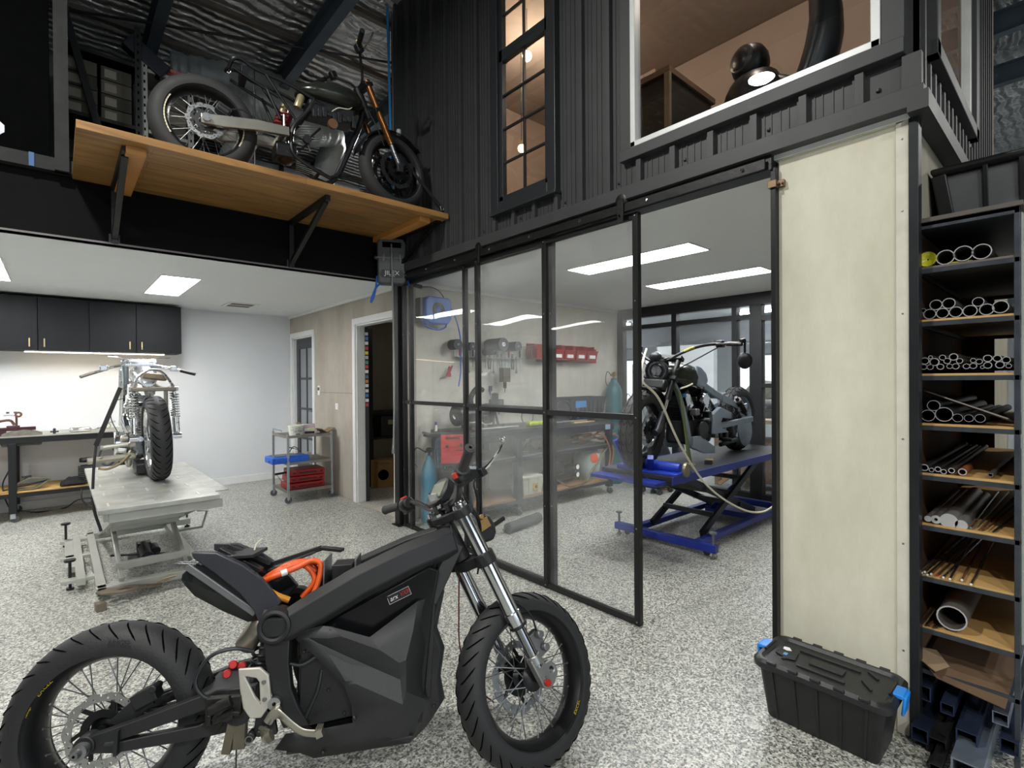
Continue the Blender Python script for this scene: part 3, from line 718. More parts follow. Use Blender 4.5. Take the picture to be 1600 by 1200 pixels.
MB().tube([(.415, -.13, .24), (.417, -.13, .15), (.43, -.13, .03), (.44, -.13, -.02)], .0025, 5).build('loose_wire', BLACK, mo)

# frame
def spar(s):
    m = MB(); P = [(.48, .595, .145), (.56, .592, .145), (.65, .635, .14), (.79, .705, .125), (.95, .768, .10), (1.06, .80, .07), (1.115, .815, .05)]
    secs = []
    for i, (x, z, y) in enumerate(P):
        x2, z2, _ = P[min(i + 1, len(P) - 1)]; x1, z1, _ = P[max(i - 1, 0)]
        t = V((x2 - x1, 0, z2 - z1)).normalized(); n = V((-t.z, 0, t.x)); hh = .056 if i > 1 else .05; ww = .03
        c = V((x, s * y, z)); o = V((0, s, 0))
        secs.append([c + n * hh * .75 - o * ww, c + n * hh + o * -ww * .2, c + n * hh * .55 + o * ww, c - n * hh * .6 + o * ww, c - n * hh + o * ww * .3, c - n * hh - o * ww])
    m.loft(secs)
    return m
spar(-1).build('frame_spar', MATTE, mo, bevel=.004, smooth=30); spar(1).build('frame_spar', MATTE, mo, bevel=.004, smooth=30)
m_ = MB()
for s in (-1, 1):
    pr = [(.036, -.03), (.036, .034), (.042, .038), (.05, .034), (.053, .01), (.053, -.03)]
    MB().lathe([(r, z) for r, z in pr], 32, (.526, s * .148, .598), (0, s, 0), closed=True).build('pivot_ring', MATTE, mo)

m_ = MB().lathe([(.0001, -.11), (.0355, -.11), (.0355, .11), (.0001, .11)], 24, (.526, 0, .598), (0, 1, 0)); m_.build('bore_shade_plug', GROOVE_SHADE, mo)  # solid black plug; the shade inside the open ring put into its colour
for s in (-1, 1):
    m_ = MB(); Y = lambda o: s * o
    m_.loft([[(.485, Y(.115), .56), (.485, Y(.15), .56), (.57, Y(.155), .56), (.57, Y(.115), .56)],
             [(.497, Y(.115), .48), (.497, Y(.152), .48), (.568, Y(.156), .48), (.568, Y(.115), .48)],
             [(.515, Y(.115), .40), (.515, Y(.152), .40), (.578, Y(.156), .40), (.578, Y(.115), .40)],
             [(.53, Y(.115), .34), (.53, Y(.15), .34), (.60, Y(.152), .34), (.60, Y(.115), .34)],
             [(.555, Y(.115), .28), (.555, Y(.145), .28), (.635, Y(.146), .28), (.635, Y(.115), .28)]])
    m_.build('frame_upright', MATTE, mo, bevel=.004)
    m_ = MB().bar((1.125, s * .055, .80), (1.02, s * .085, .61), .022, .05, up=(1, 0, 0)); m_.bar((1.02, s * .085, .61), (1.0, s * .085, .30), .02, .04, up=(1, 0, 0)); m_.build('down_tube', MATTE, mo, bevel=.004)
m_ = MB().cyl(F(-.03, 0, .50), F(-.03, 0, .655), .034, 20); m_.build('steering_head', MATTE, mo, bevel=.002)
MB().b2((.55, -.115, .29), (.60, .115, .33)).build('cross_brace', MATTE, mo, bevel=.003); MB().cyl((.50, -.13, .52), (.50, .13, .52), .012, 10).build('cross_brace', MATTE, mo)
# battery and motor inside the fairing
GLOSSB = mat('gloss_black_box', '111214', .22, 0, .05, 8)
m_ = MB().prism([(.585, .30), (.585, .54), (.68, .585), (.82, .645), (1.02, .735), (1.055, .72), (1.03, .6), (.99, .23), (.66, .23)], .22, PY(0)); m_.build('battery_box', GLOSSB, mo, bevel=.006)
m_ = MB().prism([(.60, .27), (.60, .53), (.70, .57), (.76, .40), (.79, .29)], .02, PY(-.122)); m_.cyl((.62, -.14, .505), (.66, -.14, .515), .008, 8)
for p in ((.665, .525), (.69, .375), (.74, .30), (.61, .50)): m_.cyl((p[0], -.128, p[1]), (p[0], -.138, p[1]), .006, 8)
m_.build('motor_cover', BLACK, mo, bevel=.002)
m_ = MB().tube(spline([(.57, -.14, .47), (.61, -.145, .465), (.66, -.14, .49)], 5), .006, 8); m_.tube(spline([(.665, -.13, .44), (.655, -.135, .38), (.62, -.135, .30)], 5), .006, 8); m_.build('motor_cable', DARKST, mo)
# badge
Mb = frame((.915, -.1125, .648), (.93, 0, .37), (-.37, 0, .93), (0, -1, 0))
o = MB(Mb).box((0, 0, 0), (.082, .030, .003)).build('badge', BLACK, mo, smooth=0, bevel=.001)
m_ = MB(Mb)
for x0, y0, x1, y1 in ((-.039, -.0145, .039, -.0137), (-.036, .0137, .039, .0145), (-.040, -.0145, -.0392, .008), (.0388, -.0145, .0396, .0145)): m_.box(((x0 + x1) / 2, (y0 + y1) / 2, .0015), (x1 - x0, y1 - y0, .003))
vs, fs = text_mesh('arx', .023, .0006); m_.add([(v.x * .9 - .018 + v.y * .25, v.y, v.z + .0025) for v in vs], fs)
m_.build('badge_print', WHITE, o, smooth=0)
m_ = MB(Mb); vs, fs = text_mesh('VXR', .022, .0006); m_.add([(v.x * .8 + .021 + v.y * .2, v.y, v.z + .003) for v in vs], fs); m_.build('badge_print', mat('red_print', 'b02222', .5), o, smooth=0)

# lower fairing, both flanks
FV = dict(A=(.587, .546, .150), B=(.612, .573, .158), Cc=(.669, .584, .162), D=(.699, .579, .164), E=(.821, .535, .165), Fp=(.977, .627, .135), G=(1.055, .628, .055),
          H=(1.026, .50, .045), I=(1.052, .427, .04), J=(1.036, .333, .04), K=(1.050, .255, .04), Lq=(1.0, .187, .045), Mq=(.947, .170, .10), N=(.648, .175, .125), O=(.527, .215, .125), Pq=(.562, .262, .14),
          Q=(.770, .278, .158), Rq=(.767, .335, .17), S=(.745, .40, .178), T=(.640, .505, .168),
          c1=(.962, .545, .165), c2=(.938, .46, .185), c3=(.938, .365, .185), c4=(1.015, .29, .10), m1=(.855, .497, .178), m2=(.917, .457, .192), r1=(.735, .55, .180),
          w0=(.655, .528, .145), w1=(.765, .47, .150), w2=(.92, .40, .178), e2=(.929, .331, .195), l1=(.78, .405, .186), n1=(.80, .25, .155), k1=(.62, .262, .145), N2=(.60, .20, .13), j0=(.69, .545, .168), j1=(.63, .55, .16))
FF = [('A', 'B', 'Cc', 'j1'), ('j1', 'Cc', 'D', 'r1', 'j0'), ('D', 'E', 'm1', 'r1'), ('E', 'Fp', 'c1', 'm1'), ('m1', 'c1', 'c2', 'm2'), ('Fp', 'G', 'H', 'c1'), ('c1', 'H', 'I', 'c2'), ('c2', 'I', 'J', 'c3'),
      ('c3', 'J', 'K', 'c4'), ('c4', 'K', 'Lq'), ('j0', 'r1', 'm1', 'w1'), ('w1', 'm1', 'm2', 'w2'), ('j0', 'w1', 'w0'), ('j1', 'j0', 'w0'), ('A', 'j1', 'w0', 'T'), ('T', 'w0', 'w1', 'l1', 'S'), ('l1', 'w1', 'w2', 'e2'), ('w2', 'm2', 'c2'), ('w2', 'c2', 'c3', 'e2'),
      ('S', 'l1', 'e2', 'Rq'), ('Rq', 'e2', 'n1', 'Q'), ('e2', 'c3', 'c4', 'Mq', 'n1'), ('c4', 'Lq', 'Mq'), ('Q', 'n1', 'N2', 'k1'), ('n1', 'Mq', 'N', 'N2'), ('k1', 'N2', 'O', 'Pq')]
ks = list(FV)
for s in (-1, 1):
    m_ = MB(); m_.add([(FV[k][0], s * FV[k][2], FV[k][1]) for k in ks], [tuple(ks.index(q) for q in f) for f in FF])
    o = m_.build('side_fairing', FAIR, mo, smooth=18, solid=.004)
    for p in ((1.022, .60, .10), (.775, .295, .166), (1.03, .262, .07), (.675, .19, .132)):
        MB().lathe([(.0001, .006), (.003, .006), (.006, .004), (.0075, 0)], 12, (p[0], s * p[2], p[1]), (0, s, 0)).build('fairing_screw', BLACK, o)
m_ = MB(); nose = ['G', 'H', 'I', 'J', 'K', 'Lq']
vs = []; 
for k in nose:
    x, z, y = FV[k]; vs += [(x, -y, z), (x + .02, 0, z), (x, y, z)]
m_.add(vs, [(i * 3 + j, i * 3 + j + 1, i * 3 + j + 4, i * 3 + j + 3) for i in range(5) for j in (0, 1)]); m_.build('front_fairing', FAIR, mo, smooth=25, solid=.004)
m_ = MB().b2((.56, -.12, .19), (.96, .12, .20)); m_.build('belly_pan', FAIR, mo, bevel=.003)

# tail unit
def tailsec(x, z, tz, y):      # outline at one station: bottom z, top z, half width
    return [(x, -y * .75, z), (x, -y, z + (tz - z) * .42), (x, -y * .92, tz - .004), (x, y * .92, tz - .004), (x, y, z + (tz - z) * .42), (x, y * .75, z)]
m_ = MB().loft([tailsec(.212, .730, .768, .095), tailsec(.25, .688, .80, .103), tailsec(.34, .634, .775, .108), tailsec(.42, .594, .72, .112), tailsec(.455, .600, .67, .112)])
m_.build('tail_box', mat('tail_dark_green_black', '14191a', .35, 0, .05), mo, bevel=.004, smooth=20)
for s in (-1, 1):
    m_ = MB(); y = s * .115
    m_.loft([[(.243, y * .95, .834), (.243, y * .75, .836), (.243, y * .75, .81), (.255, y * .98, .815)],
             [(.322, y, .829), (.322, y * .8, .831), (.322, y * .8, .78), (.322, y * 1.05, .765)],
             [(.408, y * 1.05, .785), (.408, y * .85, .789), (.408, y * .85, .70), (.405, y * 1.1, .695)],
             [(.475, y * 1.1, .735), (.470, y * .9, .737), (.452, y * .9, .64), (.452, y * 1.15, .638)],
             [(.535, y * 1.15, .66), (.530, y * .95, .662), (.475, y * .95, .59), (.475, y * 1.2, .588)]])
    m_.build('tail_fairing', mat('tail_fairing_grey', '2b2c33', .42, 0, .06, 8, .1, 300), mo, bevel=.004, smooth=35)
    m_ = MB().bar((.232, s * .103, .79), (.452, s * .116, .628), .010, .022, up=(.6, 0, .8)); m_.build('tail_edge_strip', mat('worn_grey_edge', '6f7274', .4, .4, .1), mo, bevel=.003)
m_ = MB(); m_.b2((.30, -.085, .80), (.43, .085, .812)); m_.bar((.31, -.04, .83), (.45, -.06, .755), .03, .015); m_.bar((.31, .04, .83), (.45, .06, .755), .03, .015); m_.build('tail_tray', BLACK, mo, bevel=.002)
m_ = MB().b2((.22, -.002, .79), (.20, .05, .792)); m_.bar((.25, .03, .77), (.13, .06, .775), .012, .006); m_.bar((.25, .07, .77), (.13, .09, .775), .012, .006); m_.build('tail_bracket_strip', ALU, mo)
MB().tube(spline([(.40, .02, .80), (.405, .03, .83), (.425, .03, .85)], 4), .003, 6).build('loose_wire', CREAMC, mo)
# electronics bay between the spars
m_ = MB(); m_.bar((.44, .09, .745), (.62, .09, .795), .02, .02); m_.bar((.62, .09, .795), (.70, .07, .785), .035, .012); m_.bar((.44, .05, .735), (.60, .085, .785), .05, .008, up=(0, 0, 1)); m_.b2((.45, -.09, .60), (.70, .09, .615)); m_.build('electronics_tray', BLACK, mo, bevel=.002)
m_ = MB(); m_.b2((.66, -.06, .665), (.765, .08, .672)); m_.b2((.655, -.075, .63), (.66, .085, .775)); m_.b2((.76, -.075, .665), (.766, .085, .77)); m_.build('electronics_plate', STEEL, mo, bevel=.001)
m_ = MB(); m_.b2((.68, -.05, .672), (.75, .07, .752)); m_.b2((.62, -.03, .64), (.655, .06, .73)); m_.build('controller_box', BLACK, mo, bevel=.003)
for k in range(6):
    o1 = k * .011; y = -.055 + .018 * k
    pts = [(.445, y - .01, .715 - .01 * (k % 2)), (.50, y - .02, .735 + .006 * (k % 3)), (.56, y, .752 + .008 * (k % 2)), (.612, y + .01, .772 - o1 * .4), (.642, y + .01, .755 - o1 * .4), (.636, y, .70), (.615, y - .01, .655), (.57, y, .62)]
    if k % 2: pts = pts[:3] + [(.60, y, .745), (.62, y, .70), (.58, y, .65)]
    c = MB().tube(spline(pts, 7), .0095, 10).build('orange_cable', ORANGE, mo)
    if k in (0, 3): MB().tube(spline(pts, 7)[9:12], .0105, 10).build('cable_label', WHITE, c)
m_ = MB().tube(spline([(.47, -.09, .70), (.51, -.095, .675), (.55, -.09, .655)], 6), .011, 10); m_.build('ochre_cable', mat('ochre_cable', 'b77a22', .45), mo)

# shock absorber and side plate
m_ = MB().lathe([(.0001, 0), (.03, 0), (.034, .01), (.034, .08), (.03, .10), (.02, .125), (.0001, .125)], 20, (.40, -.05, .505), (.55, 0, .83)); m_.build('shock_reservoir', mat('dusty_alloy', '9a968a', .35, .8, .1), mo)
m_ = MB().cyl((.47, 0, .60), (.44, 0, .38), .018, 14); m_.build('shock_body', STEEL, mo)
m_ = MB(); pts = [(.468 - .028 * t + .034 * math.cos(t * 7 * 2 * PI), .034 * math.sin(t * 7 * 2 * PI), .585 - .17 * t) for t in [i / 84 for i in range(85)]]; m_.tube(pts, .0055, 6); m_.build('shock_spring', DARKST, mo)
for p in ((.392, -.12, .478), (.378, -.13, .455), (.42, -.125, .472)):
    MB().lathe([(.0001, -.009), (.010, -.009), (.013, -.005), (.013, .005), (.010, .009), (.0001, .009)], 14, p, (.3, -1, .2)).build('red_knob', REDP, mo)
hole = [(.437, .455), (.468, .445), (.487, .435), (.487, .375), (.472, .395)]
m_ = MB().prism([(.422, .478), (.486, .476), (.512, .452), (.524, .368), (.494, .328), (.462, .330), (.440, .362), (.430, .41)], .012, PY(-.162), holes=[[(.442, .455), (.476, .446), (.485, .434), (.490, .372), (.474, .392)]])
m_.build('foot_guard_plate', mat('bead_blasted_alloy', 'c3c0b6', .5, .55, .04), mo, bevel=.003)
for p in ((.499, .433), (.503, .382)): MB().lathe([(.0001, .006), (.006, .006), (.0075, 0)], 12, (p[0], -.167, p[1]), (0, -1, 0)).build('plate_bolt', STEEL, mo)
m_ = MB(); m_.lathe([(.006, -.012), (.019, -.012), (.019, .004), (.006, .004)], 20, (.532, -.16, .366), (0, 1, 0), closed=True); m_.build('bearing_washer', ALU, mo)
PED = mat('satin_alloy', 'a8a599', .35, .8, .06)
m_ = MB(); pth = spline([(.517, -.18, .318, ), (.540, -.185, .348), (.562, -.19, .335), (.590, -.19, .308), (.625, -.195, .285), (.668, -.20, .278)], 5)
m_.tube(pth, [.0135] * len(pth), 8, flat=.5, upv=(0, 1, 0)); m_.cyl((.54, -.165, .345), (.54, -.195, .345), .015, 14); m_.box((.676, -.205, .285), (.02, .035, .022), Matrix.Rotation(R(-20), 3, 'Y'))
for k in range(4): m_.box((.669 + .005 * k, -.205, .298), (.0025, .035, .006))
m_.build('brake_pedal', PED, mo, bevel=.001)
m_ = MB(); m_.cyl((.50, -.15, .285), (.535, -.25, .305), .014, 12); m_.cyl((.535, -.25, .305), (.548, -.25, .312), .016, 12)
for k in range(6): m_.box((.495 + .009 * k, -.17 - .014 * k, .302 + .003 * k), (.010, .012, .006))
m_.build('footpeg', mat('worn_footpeg', '6e6a5f', .45, .7, .2), mo)
m_ = MB(); m_.prism([(.475, .34), (.50, .35), (.53, .32), (.54, .27), (.50, .265), (.47, .28)], .02, PY(-.145)); m_.cyl((.465, -.17, .275), (.465, -.13, .275), .014, 12); m_.cyl((.49, -.17, .283), (.49, -.13, .283), .009, 10); m_.build('footpeg_bracket', MATTE, mo, bevel=.003)
MB().lathe([(.009, -.012), (.012, -.012), (.012, -.008)], 16, (.465, -.17, .275), (0, 1, 0)).build('bracket_bolt', STEEL, mo)

# fork
CHT = mat('polished_fork_tube', 'c4c6cb', .16, 1, .03, 5)
for v, nm in ((-.1, 'near'), (.1, 'far')):
    m_ = MB().lathe([(.0001, .705), (.012, .705), (.014, .70), (.026, .698), (.028, .69), (.028, .265), (.031, .262), (.031, .215), (.029, .205), (.021, .2)], 24, F(0, v, 0), a_)
    leg = m_.build('fork_leg', CHT, mo)
    MB().lathe([(.0205, .21), (.0205, .05), (.0001, .05)], 20, F(0, v, 0), a_).build('lower_tube', mat('fork_stanchion', '8f9196', .12, 1, .03, 5), leg)
    MB().lathe([(.0315, .205), (.0325, .207), (.0325, .214), (.0315, .216)], 24, F(0, v, 0), a_).build('dust_seal', BLACK, leg)
    Mc = frame(F(0, v, 0), fwd, a_, -lat)
    m_ = MB().prism([(-.026, .085), (.024, .085), (.026, .045), (.05, .04), (.062, .02), (.058, -.012), (.03, -.03), (0, -.038), (-.022, -.02)], .03, Mc, holes=[circ((.038, .012), .011, 14)])
    m_.cyl(F(0, v, .06), F(0, v, .095), .027, 20)
    m_.build('axle_clamp', mat('cast_alloy', '9b9c9a', .38, .85, .06), leg, bevel=.003)
    m_ = MB().cyl(F(-.006, v - .018, -.008), F(-.006, v - .028, -.008), .012, 12); m_.build('axle_nut', REDP if v < 0 else STEEL, leg)
    MB().lathe([(.0001, .722), (.008, .722), (.010, .71), (.010, .705)], 12, F(0, v, 0), a_).build('adjuster_knob', REDP, leg)
m_ = MB().cyl(F(0, -.12, 0), F(0, .12, 0), .01, 14); m_.build('front_axle', STEEL, mo)
m_ = MB()
for w_, th in ((.478, .038), (.665, .028)):
    Mc = frame(F(0, 0, w_), lat, fwd, a_)
    m_.prism([(-.135, -.02), (-.12, .034), (-.08, .036), (-.05, .012), (.05, .012), (.08, .036), (.12, .034), (.135, -.02), (.115, -.036), (.07, -.034), (.035, -.058), (-.035, -.058), (-.07, -.034), (-.115, -.036)], th, Mc)
    for v in (-.1, .1): m_.lathe([(.029, -th * .6), (.038, -th * .6), (.038, th * .6), (.029, th * .6)], 20, F(0, v, w_), a_, closed=True)
m_.build('triple_clamp', MATTE, mo, bevel=.003)
m_ = MB().cyl(F(-.03, 0, .655), F(-.03, 0, .69), .019, 6); m_.build('stem_nut', CHROME, mo)
m_ = MB(); m_.box(FC + fwd * .035 + lat * -.135 + a_ * .045, (.001, .001, .001))
m_ = MB(frame(F(.055, -.09, .09), fwd, lat, a_)); m_.box((0, .02, .01), (.05, .03, .09)); m_.cyl((.012, .0, .04), (.012, -.02, .04), .014, 12); m_.cyl((.012, .0, -.01), (.012, -.02, -.01), .014, 12)
m_.build('front_caliper', mat('caliper_grey', '7f8082', .4, .7, .08), mo, bevel=.003)
m_ = MB().tube(spline([F(.07, -.085, .14), F(.075, -.09, .20), F(.06, -.07, .26), F(.03, -.045, .30), F(.03, -.04, .40), F(.05, -.05, .55), F(.09, -.08, .66), F(.07, -.14, .73), F(.045, -.2, .75)], 5), .004, 6); m_.build('front_brake_hose', DARKST, mo)
# handlebar
hb = MB(); hp = [F(-.049, .37, .781), F(-.02, .26, .77), F(-.004, .19, .758), F(0, .12, .715), F(.0, .05, .700), F(.0, -.05, .700), F(.0, -.12, .72), F(-.004, -.18, .77), F(-.026, -.26, .805), F(-.038, -.37, .858)]
hb.tube(spline(hp, 6), .0115, 12); hbar = hb.build('handlebar', mat('satin_grey_bar', '5a5a5c', .3, .8, .06), mo)
for sg, p0, p1 in ((1, F(-.052, .385, .782), F(-.024, .275, .771)), (-1, F(-.040, -.385, .864), F(-.028, -.268, .81))):
    d = (p1 - p0); L = d.length; prof = [(.006, 0), (.017, 0), (.019, .004), (.0175, .012)] + [(.0172 - (.001 if k % 2 else 0), .014 + k * .006) for k in range(15)] + [(.0172, L - .006), (.024, L - .004), (.024, L)]
    MB().lathe(prof, 18, p0, d).build('grip', mat('rubber_grip', '3c3c3d', .75), hbar)
    MB().lathe([(.0055, -.002), (.0055, .004), (.0115, .004), (.0115, -.002), (.0055, -.002)], 16, p0, d).build('bar_end', ALU if sg < 0 else BLACK, hbar)
def swbox(c, s):
    m = MB(frame(c, fwd, lat * s, a_)); m.lathe([(.0001, -.03), (.02, -.03), (.027, -.02), (.029, 0), (.027, .016), (.02, .022), (.0001, .022)], 16, (0, 0, 0), (0, 1, 0), sx=1.1); m.box((.0, 0, -.02), (.042, .036, .03)); return m
swbox(F(-.018, .245, .768), 1).build('switch_housing', BLACK, hbar, bevel=.002)
MB(frame(F(-.018, .245, .768), fwd, lat, a_)).box((-.0, -.002, .028), (.022, .026, .008)).build('red_switch', mat('red_switch', 'c9382a', .4), hbar, bevel=.002)
swbox(F(-.018, -.235, .79), -1).build('switch_housing', BLACK, hbar, bevel=.002)
MB(frame(F(-.018, -.24, .79), fwd, lat, a_)).box((-.03, 0, .01), (.01, .024, .02)).build('red_switch', MATS['red_switch'], hbar, bevel=.002)
m_ = MB(frame(F(.028, -.215, .775), fwd, lat, a_)); m_.box((0, 0, 0), (.05, .05, .035)); m_.cyl((-.01, .02, .03), (-.01, .02, .0), .018, 12); m_.box((.03, -.02, -.01), (.03, .035, .03), Matrix.Rotation(R(20), 3, 'Z')); m_.build('brake_master_cylinder', BLACK, hbar, bevel=.003)
m_ = MB().box(F(.035, -.235, .795), (.025, .02, .012)); m_.build('lever_perch', ALU, hbar, bevel=.002)
lv = spline([F(.055, -.225, .765), F(.085, -.25, .775), F(.11, -.30, .80), F(.108, -.35, .822), F(.098, -.38, .838)], 5); m_ = MB().tube(lv, [.009] * 6 + [.0075] * (len(lv) - 8) + [.008, .008], 8, flat=.8); m_.ball(lv[-1], .011, 10); m_.build('brake_lever', CHROME, hbar)
m_ = MB(frame(F(0, 0, .700), lat, fwd, a_))
for s in (-1, 1): m_.box((s * .04, 0, 0), (.03, .04, .036)); m_.cyl((s * .04, 0, -.03), (s * .04, 0, .02), .012, 10)
m_.build('bar_clamp', BLACK, hbar, bevel=.003)
# dash: tilted instrument pod with silver bracket
Md = frame(F(.03, .035, .752), lat, (fwd * .80 + a_ * .60), (-fwd * .60 + a_ * .80))
m_ = MB(Md).prism([(-.062, -.045), (-.075, .0), (-.06, .045), (-.03, .058), (.03, .058), (.06, .045), (.075, 0), (.062, -.045), (.03, -.058), (-.03, -.058)], .035); dash = m_.build('dashboard', BLACK, mo, bevel=.004)
MB(Md).box((0, .004, .0185), (.095, .07, .002)).build('display', mat('lcd_screen', '7d8270', .25), dash, smooth=0, bevel=.001)
m_ = MB(frame(F(-.012, .03, .735), lat, (fwd * .1 + a_), (-fwd + a_ * .1))).prism([(-.032, -.03), (-.036, .03), (.03, .034), (.034, -.02), (.012, -.024), (.008, -.034)], .006); m_.build('key_bracket', ALU, mo, bevel=.002)
for k, (u, v) in enumerate(((.0, -.16), (.01, -.13), (.02, .10))):
    MB().tube(spline([F(u, v, .77), F(.03, v * .7, .70), F(.06, v * .4 - .02, .60), F(.05, -.02, .5), F(.0, .0, .42)], 6), .0035, 6).build('control_cable', BLACK, mo)
# headlight stay, horn and small plugs ahead of the clamps
m_ = MB(frame(F(.085, -.01, .56), fwd, lat, a_)); m_.prism([(-.035, -.045), (-.03, .03), (-.005, .05), (.03, .05), (.05, .03), (.055, -.01), (.045, -.04), (.02, -.06)], .085, frame((0, 0, 0), (1, 0, 0), (0, 0, 1), (0, -1, 0))); m_.build('headlight_bracket', MATTE, mo, bevel=.012)
m_ = MB(frame(F(.085, -.062, .575), fwd, lat, a_)); m_.box((0, 0, 0), (.05, .006, .04)); m_.cyl((0, 0, .03), (.0, -.01, .03), .01, 10); m_.build('horn_plate', mat('brass_horn', '9a7d4e', .5, .5, .2), mo, bevel=.002)
m_ = MB(frame(F(.16, -.03, .545), fwd, lat, a_)); m_.cyl((-.05, 0, 0), (.04, 0, .0), .009, 10); m_.build('indicator_stalk', BLACK, mo)
m_ = MB(frame(F(.02, -.055, .60), fwd, lat, a_)); m_.box((0, 0, 0), (.03, .012, .09)); m_.build('label_plate', mat('pale_label', 'a9b4bd', .4), mo, bevel=.002)
m_ = MB().tube(spline([(1.04, -.07, .85), (1.04, -.09, .80), (1.025, -.10, .74)], 5), .003, 6); m_.cyl((1.04, -.085, .82), (1.036, -.095, .785), .006, 8, mi=1); m_.build('loose_plug', [BLACK, WHITE], mo)
m_ = MB().tube(spline([F(-.03, .05, .47), (1.13, .02, .55), (1.13, 0, .42), (1.17, -.02, .30), (1.25, 0, .22)], 6), .003, 6); m_.build('loose_wire', mat('dark_red_wire', '4a1518', .5), mo)
m_ = MB().tube(spline([F(.0, -.04, .46), F(.0, -.06, .40), F(.03, -.08, .34), F(.03, -.07, .26)], 6), .003, 6); m_.build('loose_wire', BLACK, mo)
m_ = MB().cyl((.70, .12, .25), (.66, .30, .02), .012, 8); m_.build('side_stand', MATTE, mo)

# ------------------------------------------------------------------ points in the room seen at a pixel of the photograph, on a known plane
CR = [V(c) for c in CAMR]
def at(px, py, X=None, Y=None, Z=None):
    a = (px - 800) / 798.04; b = (py - 600) / 798.04
    d = CR[0] * a + CR[1] * b + CR[2]
    t = X / d.x if X is not None else Y / d.y if Y is not None else (Z - 1.4) / d.z
    return V((d.x * t, d.y * t, 1.4 + d.z * t))

# ------------------------------------------------------------------ lamps
def panel_light(label, x, y, z, wx=.30, wy=1.18, group='ceiling light panels'):
    t = thing('ceiling_light', label, 'ceiling light', (x, y, z), group=group)
    MB().prism(rect(-wx / 2 - .012, wx / 2 + .012, -wy / 2 - .012, wy / 2 + .012), .008, Matrix.Translation((0, 0, -.004)), holes=[rect(-wx / 2, wx / 2, -wy / 2, wy / 2)]).build('frame', TRIMW, t, smooth=0)
    MB().b2((-wx / 2, -wy / 2, -.006), (wx / 2, wy / 2, -.002)).build('diffuser', PANEL_E, t, smooth=0)
    return t
panel_light('lit ceiling panel above the chrome motorcycle in the white bay', .855, 6.08, 2.37)
panel_light('lit ceiling panel at the left edge of the photo above the cupboards', -.47, 6.08, 2.37)
panel_light('unseen lit ceiling panel added further into the white bay for its light', -1.9, 6.08, 2.37)  # unseen panel, added for the light it gives the bay
panel_light('long lit ceiling panel of the glazed workshop nearer the glass wall', 3.60, 2.52, 2.40)
panel_light('long lit ceiling panel of the glazed workshop nearer the rear partition', 4.83, 2.52, 2.40)
for lab, x, y, ln_ in (('tube light on the far room ceiling behind the cruiser handlebar', 8.2, 4.9, 1.2), ('tube light on the far room ceiling beside the right partition post', 7.4, 2.6, 1.2), ('tube light at the back of the far room near the windows', 9.2, 3.6, 1.2), ('tube light on the far room ceiling behind the teal gas cylinder', 9.0, 7.0, 1.2)):
    t = thing('tube_light', lab, 'ceiling light', (x, y, 2.62), group='tube lights of the far room')
    MB().b2((-.05, -ln_ / 2 - .03, -.03), (.05, ln_ / 2 + .03, 0)).build('housing', TRIMW, t, smooth=0)
    MB().b2((-.06, -ln_ / 2, -.06), (.06, ln_ / 2, -.03)).build('diffuser', BATTEN_E, t, smooth=0, bevel=.01)
for i, p in enumerate(HIGH_BAYS):
    t = thing('high_bay_lamp', ['round high bay lamp mirrored in the wide office window', 'unseen high bay lamp added over the shed floor behind the camera for fill', 'unseen high bay lamp added behind the camera near the roller door for fill', 'unseen high bay lamp added over the right side of the shed for fill', 'round high bay lamp over the loft behind the office cladding'][i], 'lamp', p, group='high bay lamps of the shed')
    MB().lathe([(.05, .16), (.08, .12), (.10, .06), (.19, .02), (.20, -.025), (.185, -.025), (.17, -.01), (.0001, -.005)], 28).build('housing', BLKST, t)
    MB().cyl((0, 0, .16), (0, 0, .42), .012, 8).build('hanger', STEEL, t)

# ------------------------------------------------------------------ overhead cupboards with LED strip
def cupboard(x0, x1, label, seams, handles):
    t = thing('wall_cupboard', label, 'cupboard', (x0, 7.85, 1.765), group='charcoal wall cupboards')
    w_ = x1 - x0; MB().b2((0, -.37, 0), (w_, 0, .575)).build('carcass', CABM, t, smooth=0)
    xs = [0] + seams + [w_]
    for i in range(len(xs) - 1):
        d = MB().b2((xs[i] + .002, -.39, .002), (xs[i + 1] - .002, -.371, .573)).build('cupboard_door', CABM, t, smooth=0, bevel=.0015)
        for h in handles:
            if xs[i] <= h < xs[i + 1]:
                m = MB(); m.b2((h - .006, -.412, .035), (h + .006, -.404, .125)); m.b2((h - .004, -.405, .04), (h + .004, -.389, .05)); m.b2((h - .004, -.405, .11), (h + .004, -.389, .12)); m.build('door_handle', BRASS, d, smooth=0, bevel=.001)
    return t
cupboard(-1.02, -.155, 'charcoal wall cupboard at the left edge of the photo', [.43], [.80])
cupboard(-.152, .70, 'wide charcoal wall cupboard above the glow of the strip light', [.425], [.05, .79])
cupboard(.703, 1.155, 'narrow charcoal wall cupboard at the right end of the row', [], [.05])
t = thing('led_strip', 'warm glowing LED strip under the charcoal cupboards', 'light strip', (.36, 7.52, 1.762))
MB().b2((-.62, -.012, -.012), (.62, .012, -.003)).build('profile', ALU, t, smooth=0); MB().b2((-.62, -.010, -.018), (.62, .010, -.012)).build('diffuser', STRIP_E, t, smooth=0)
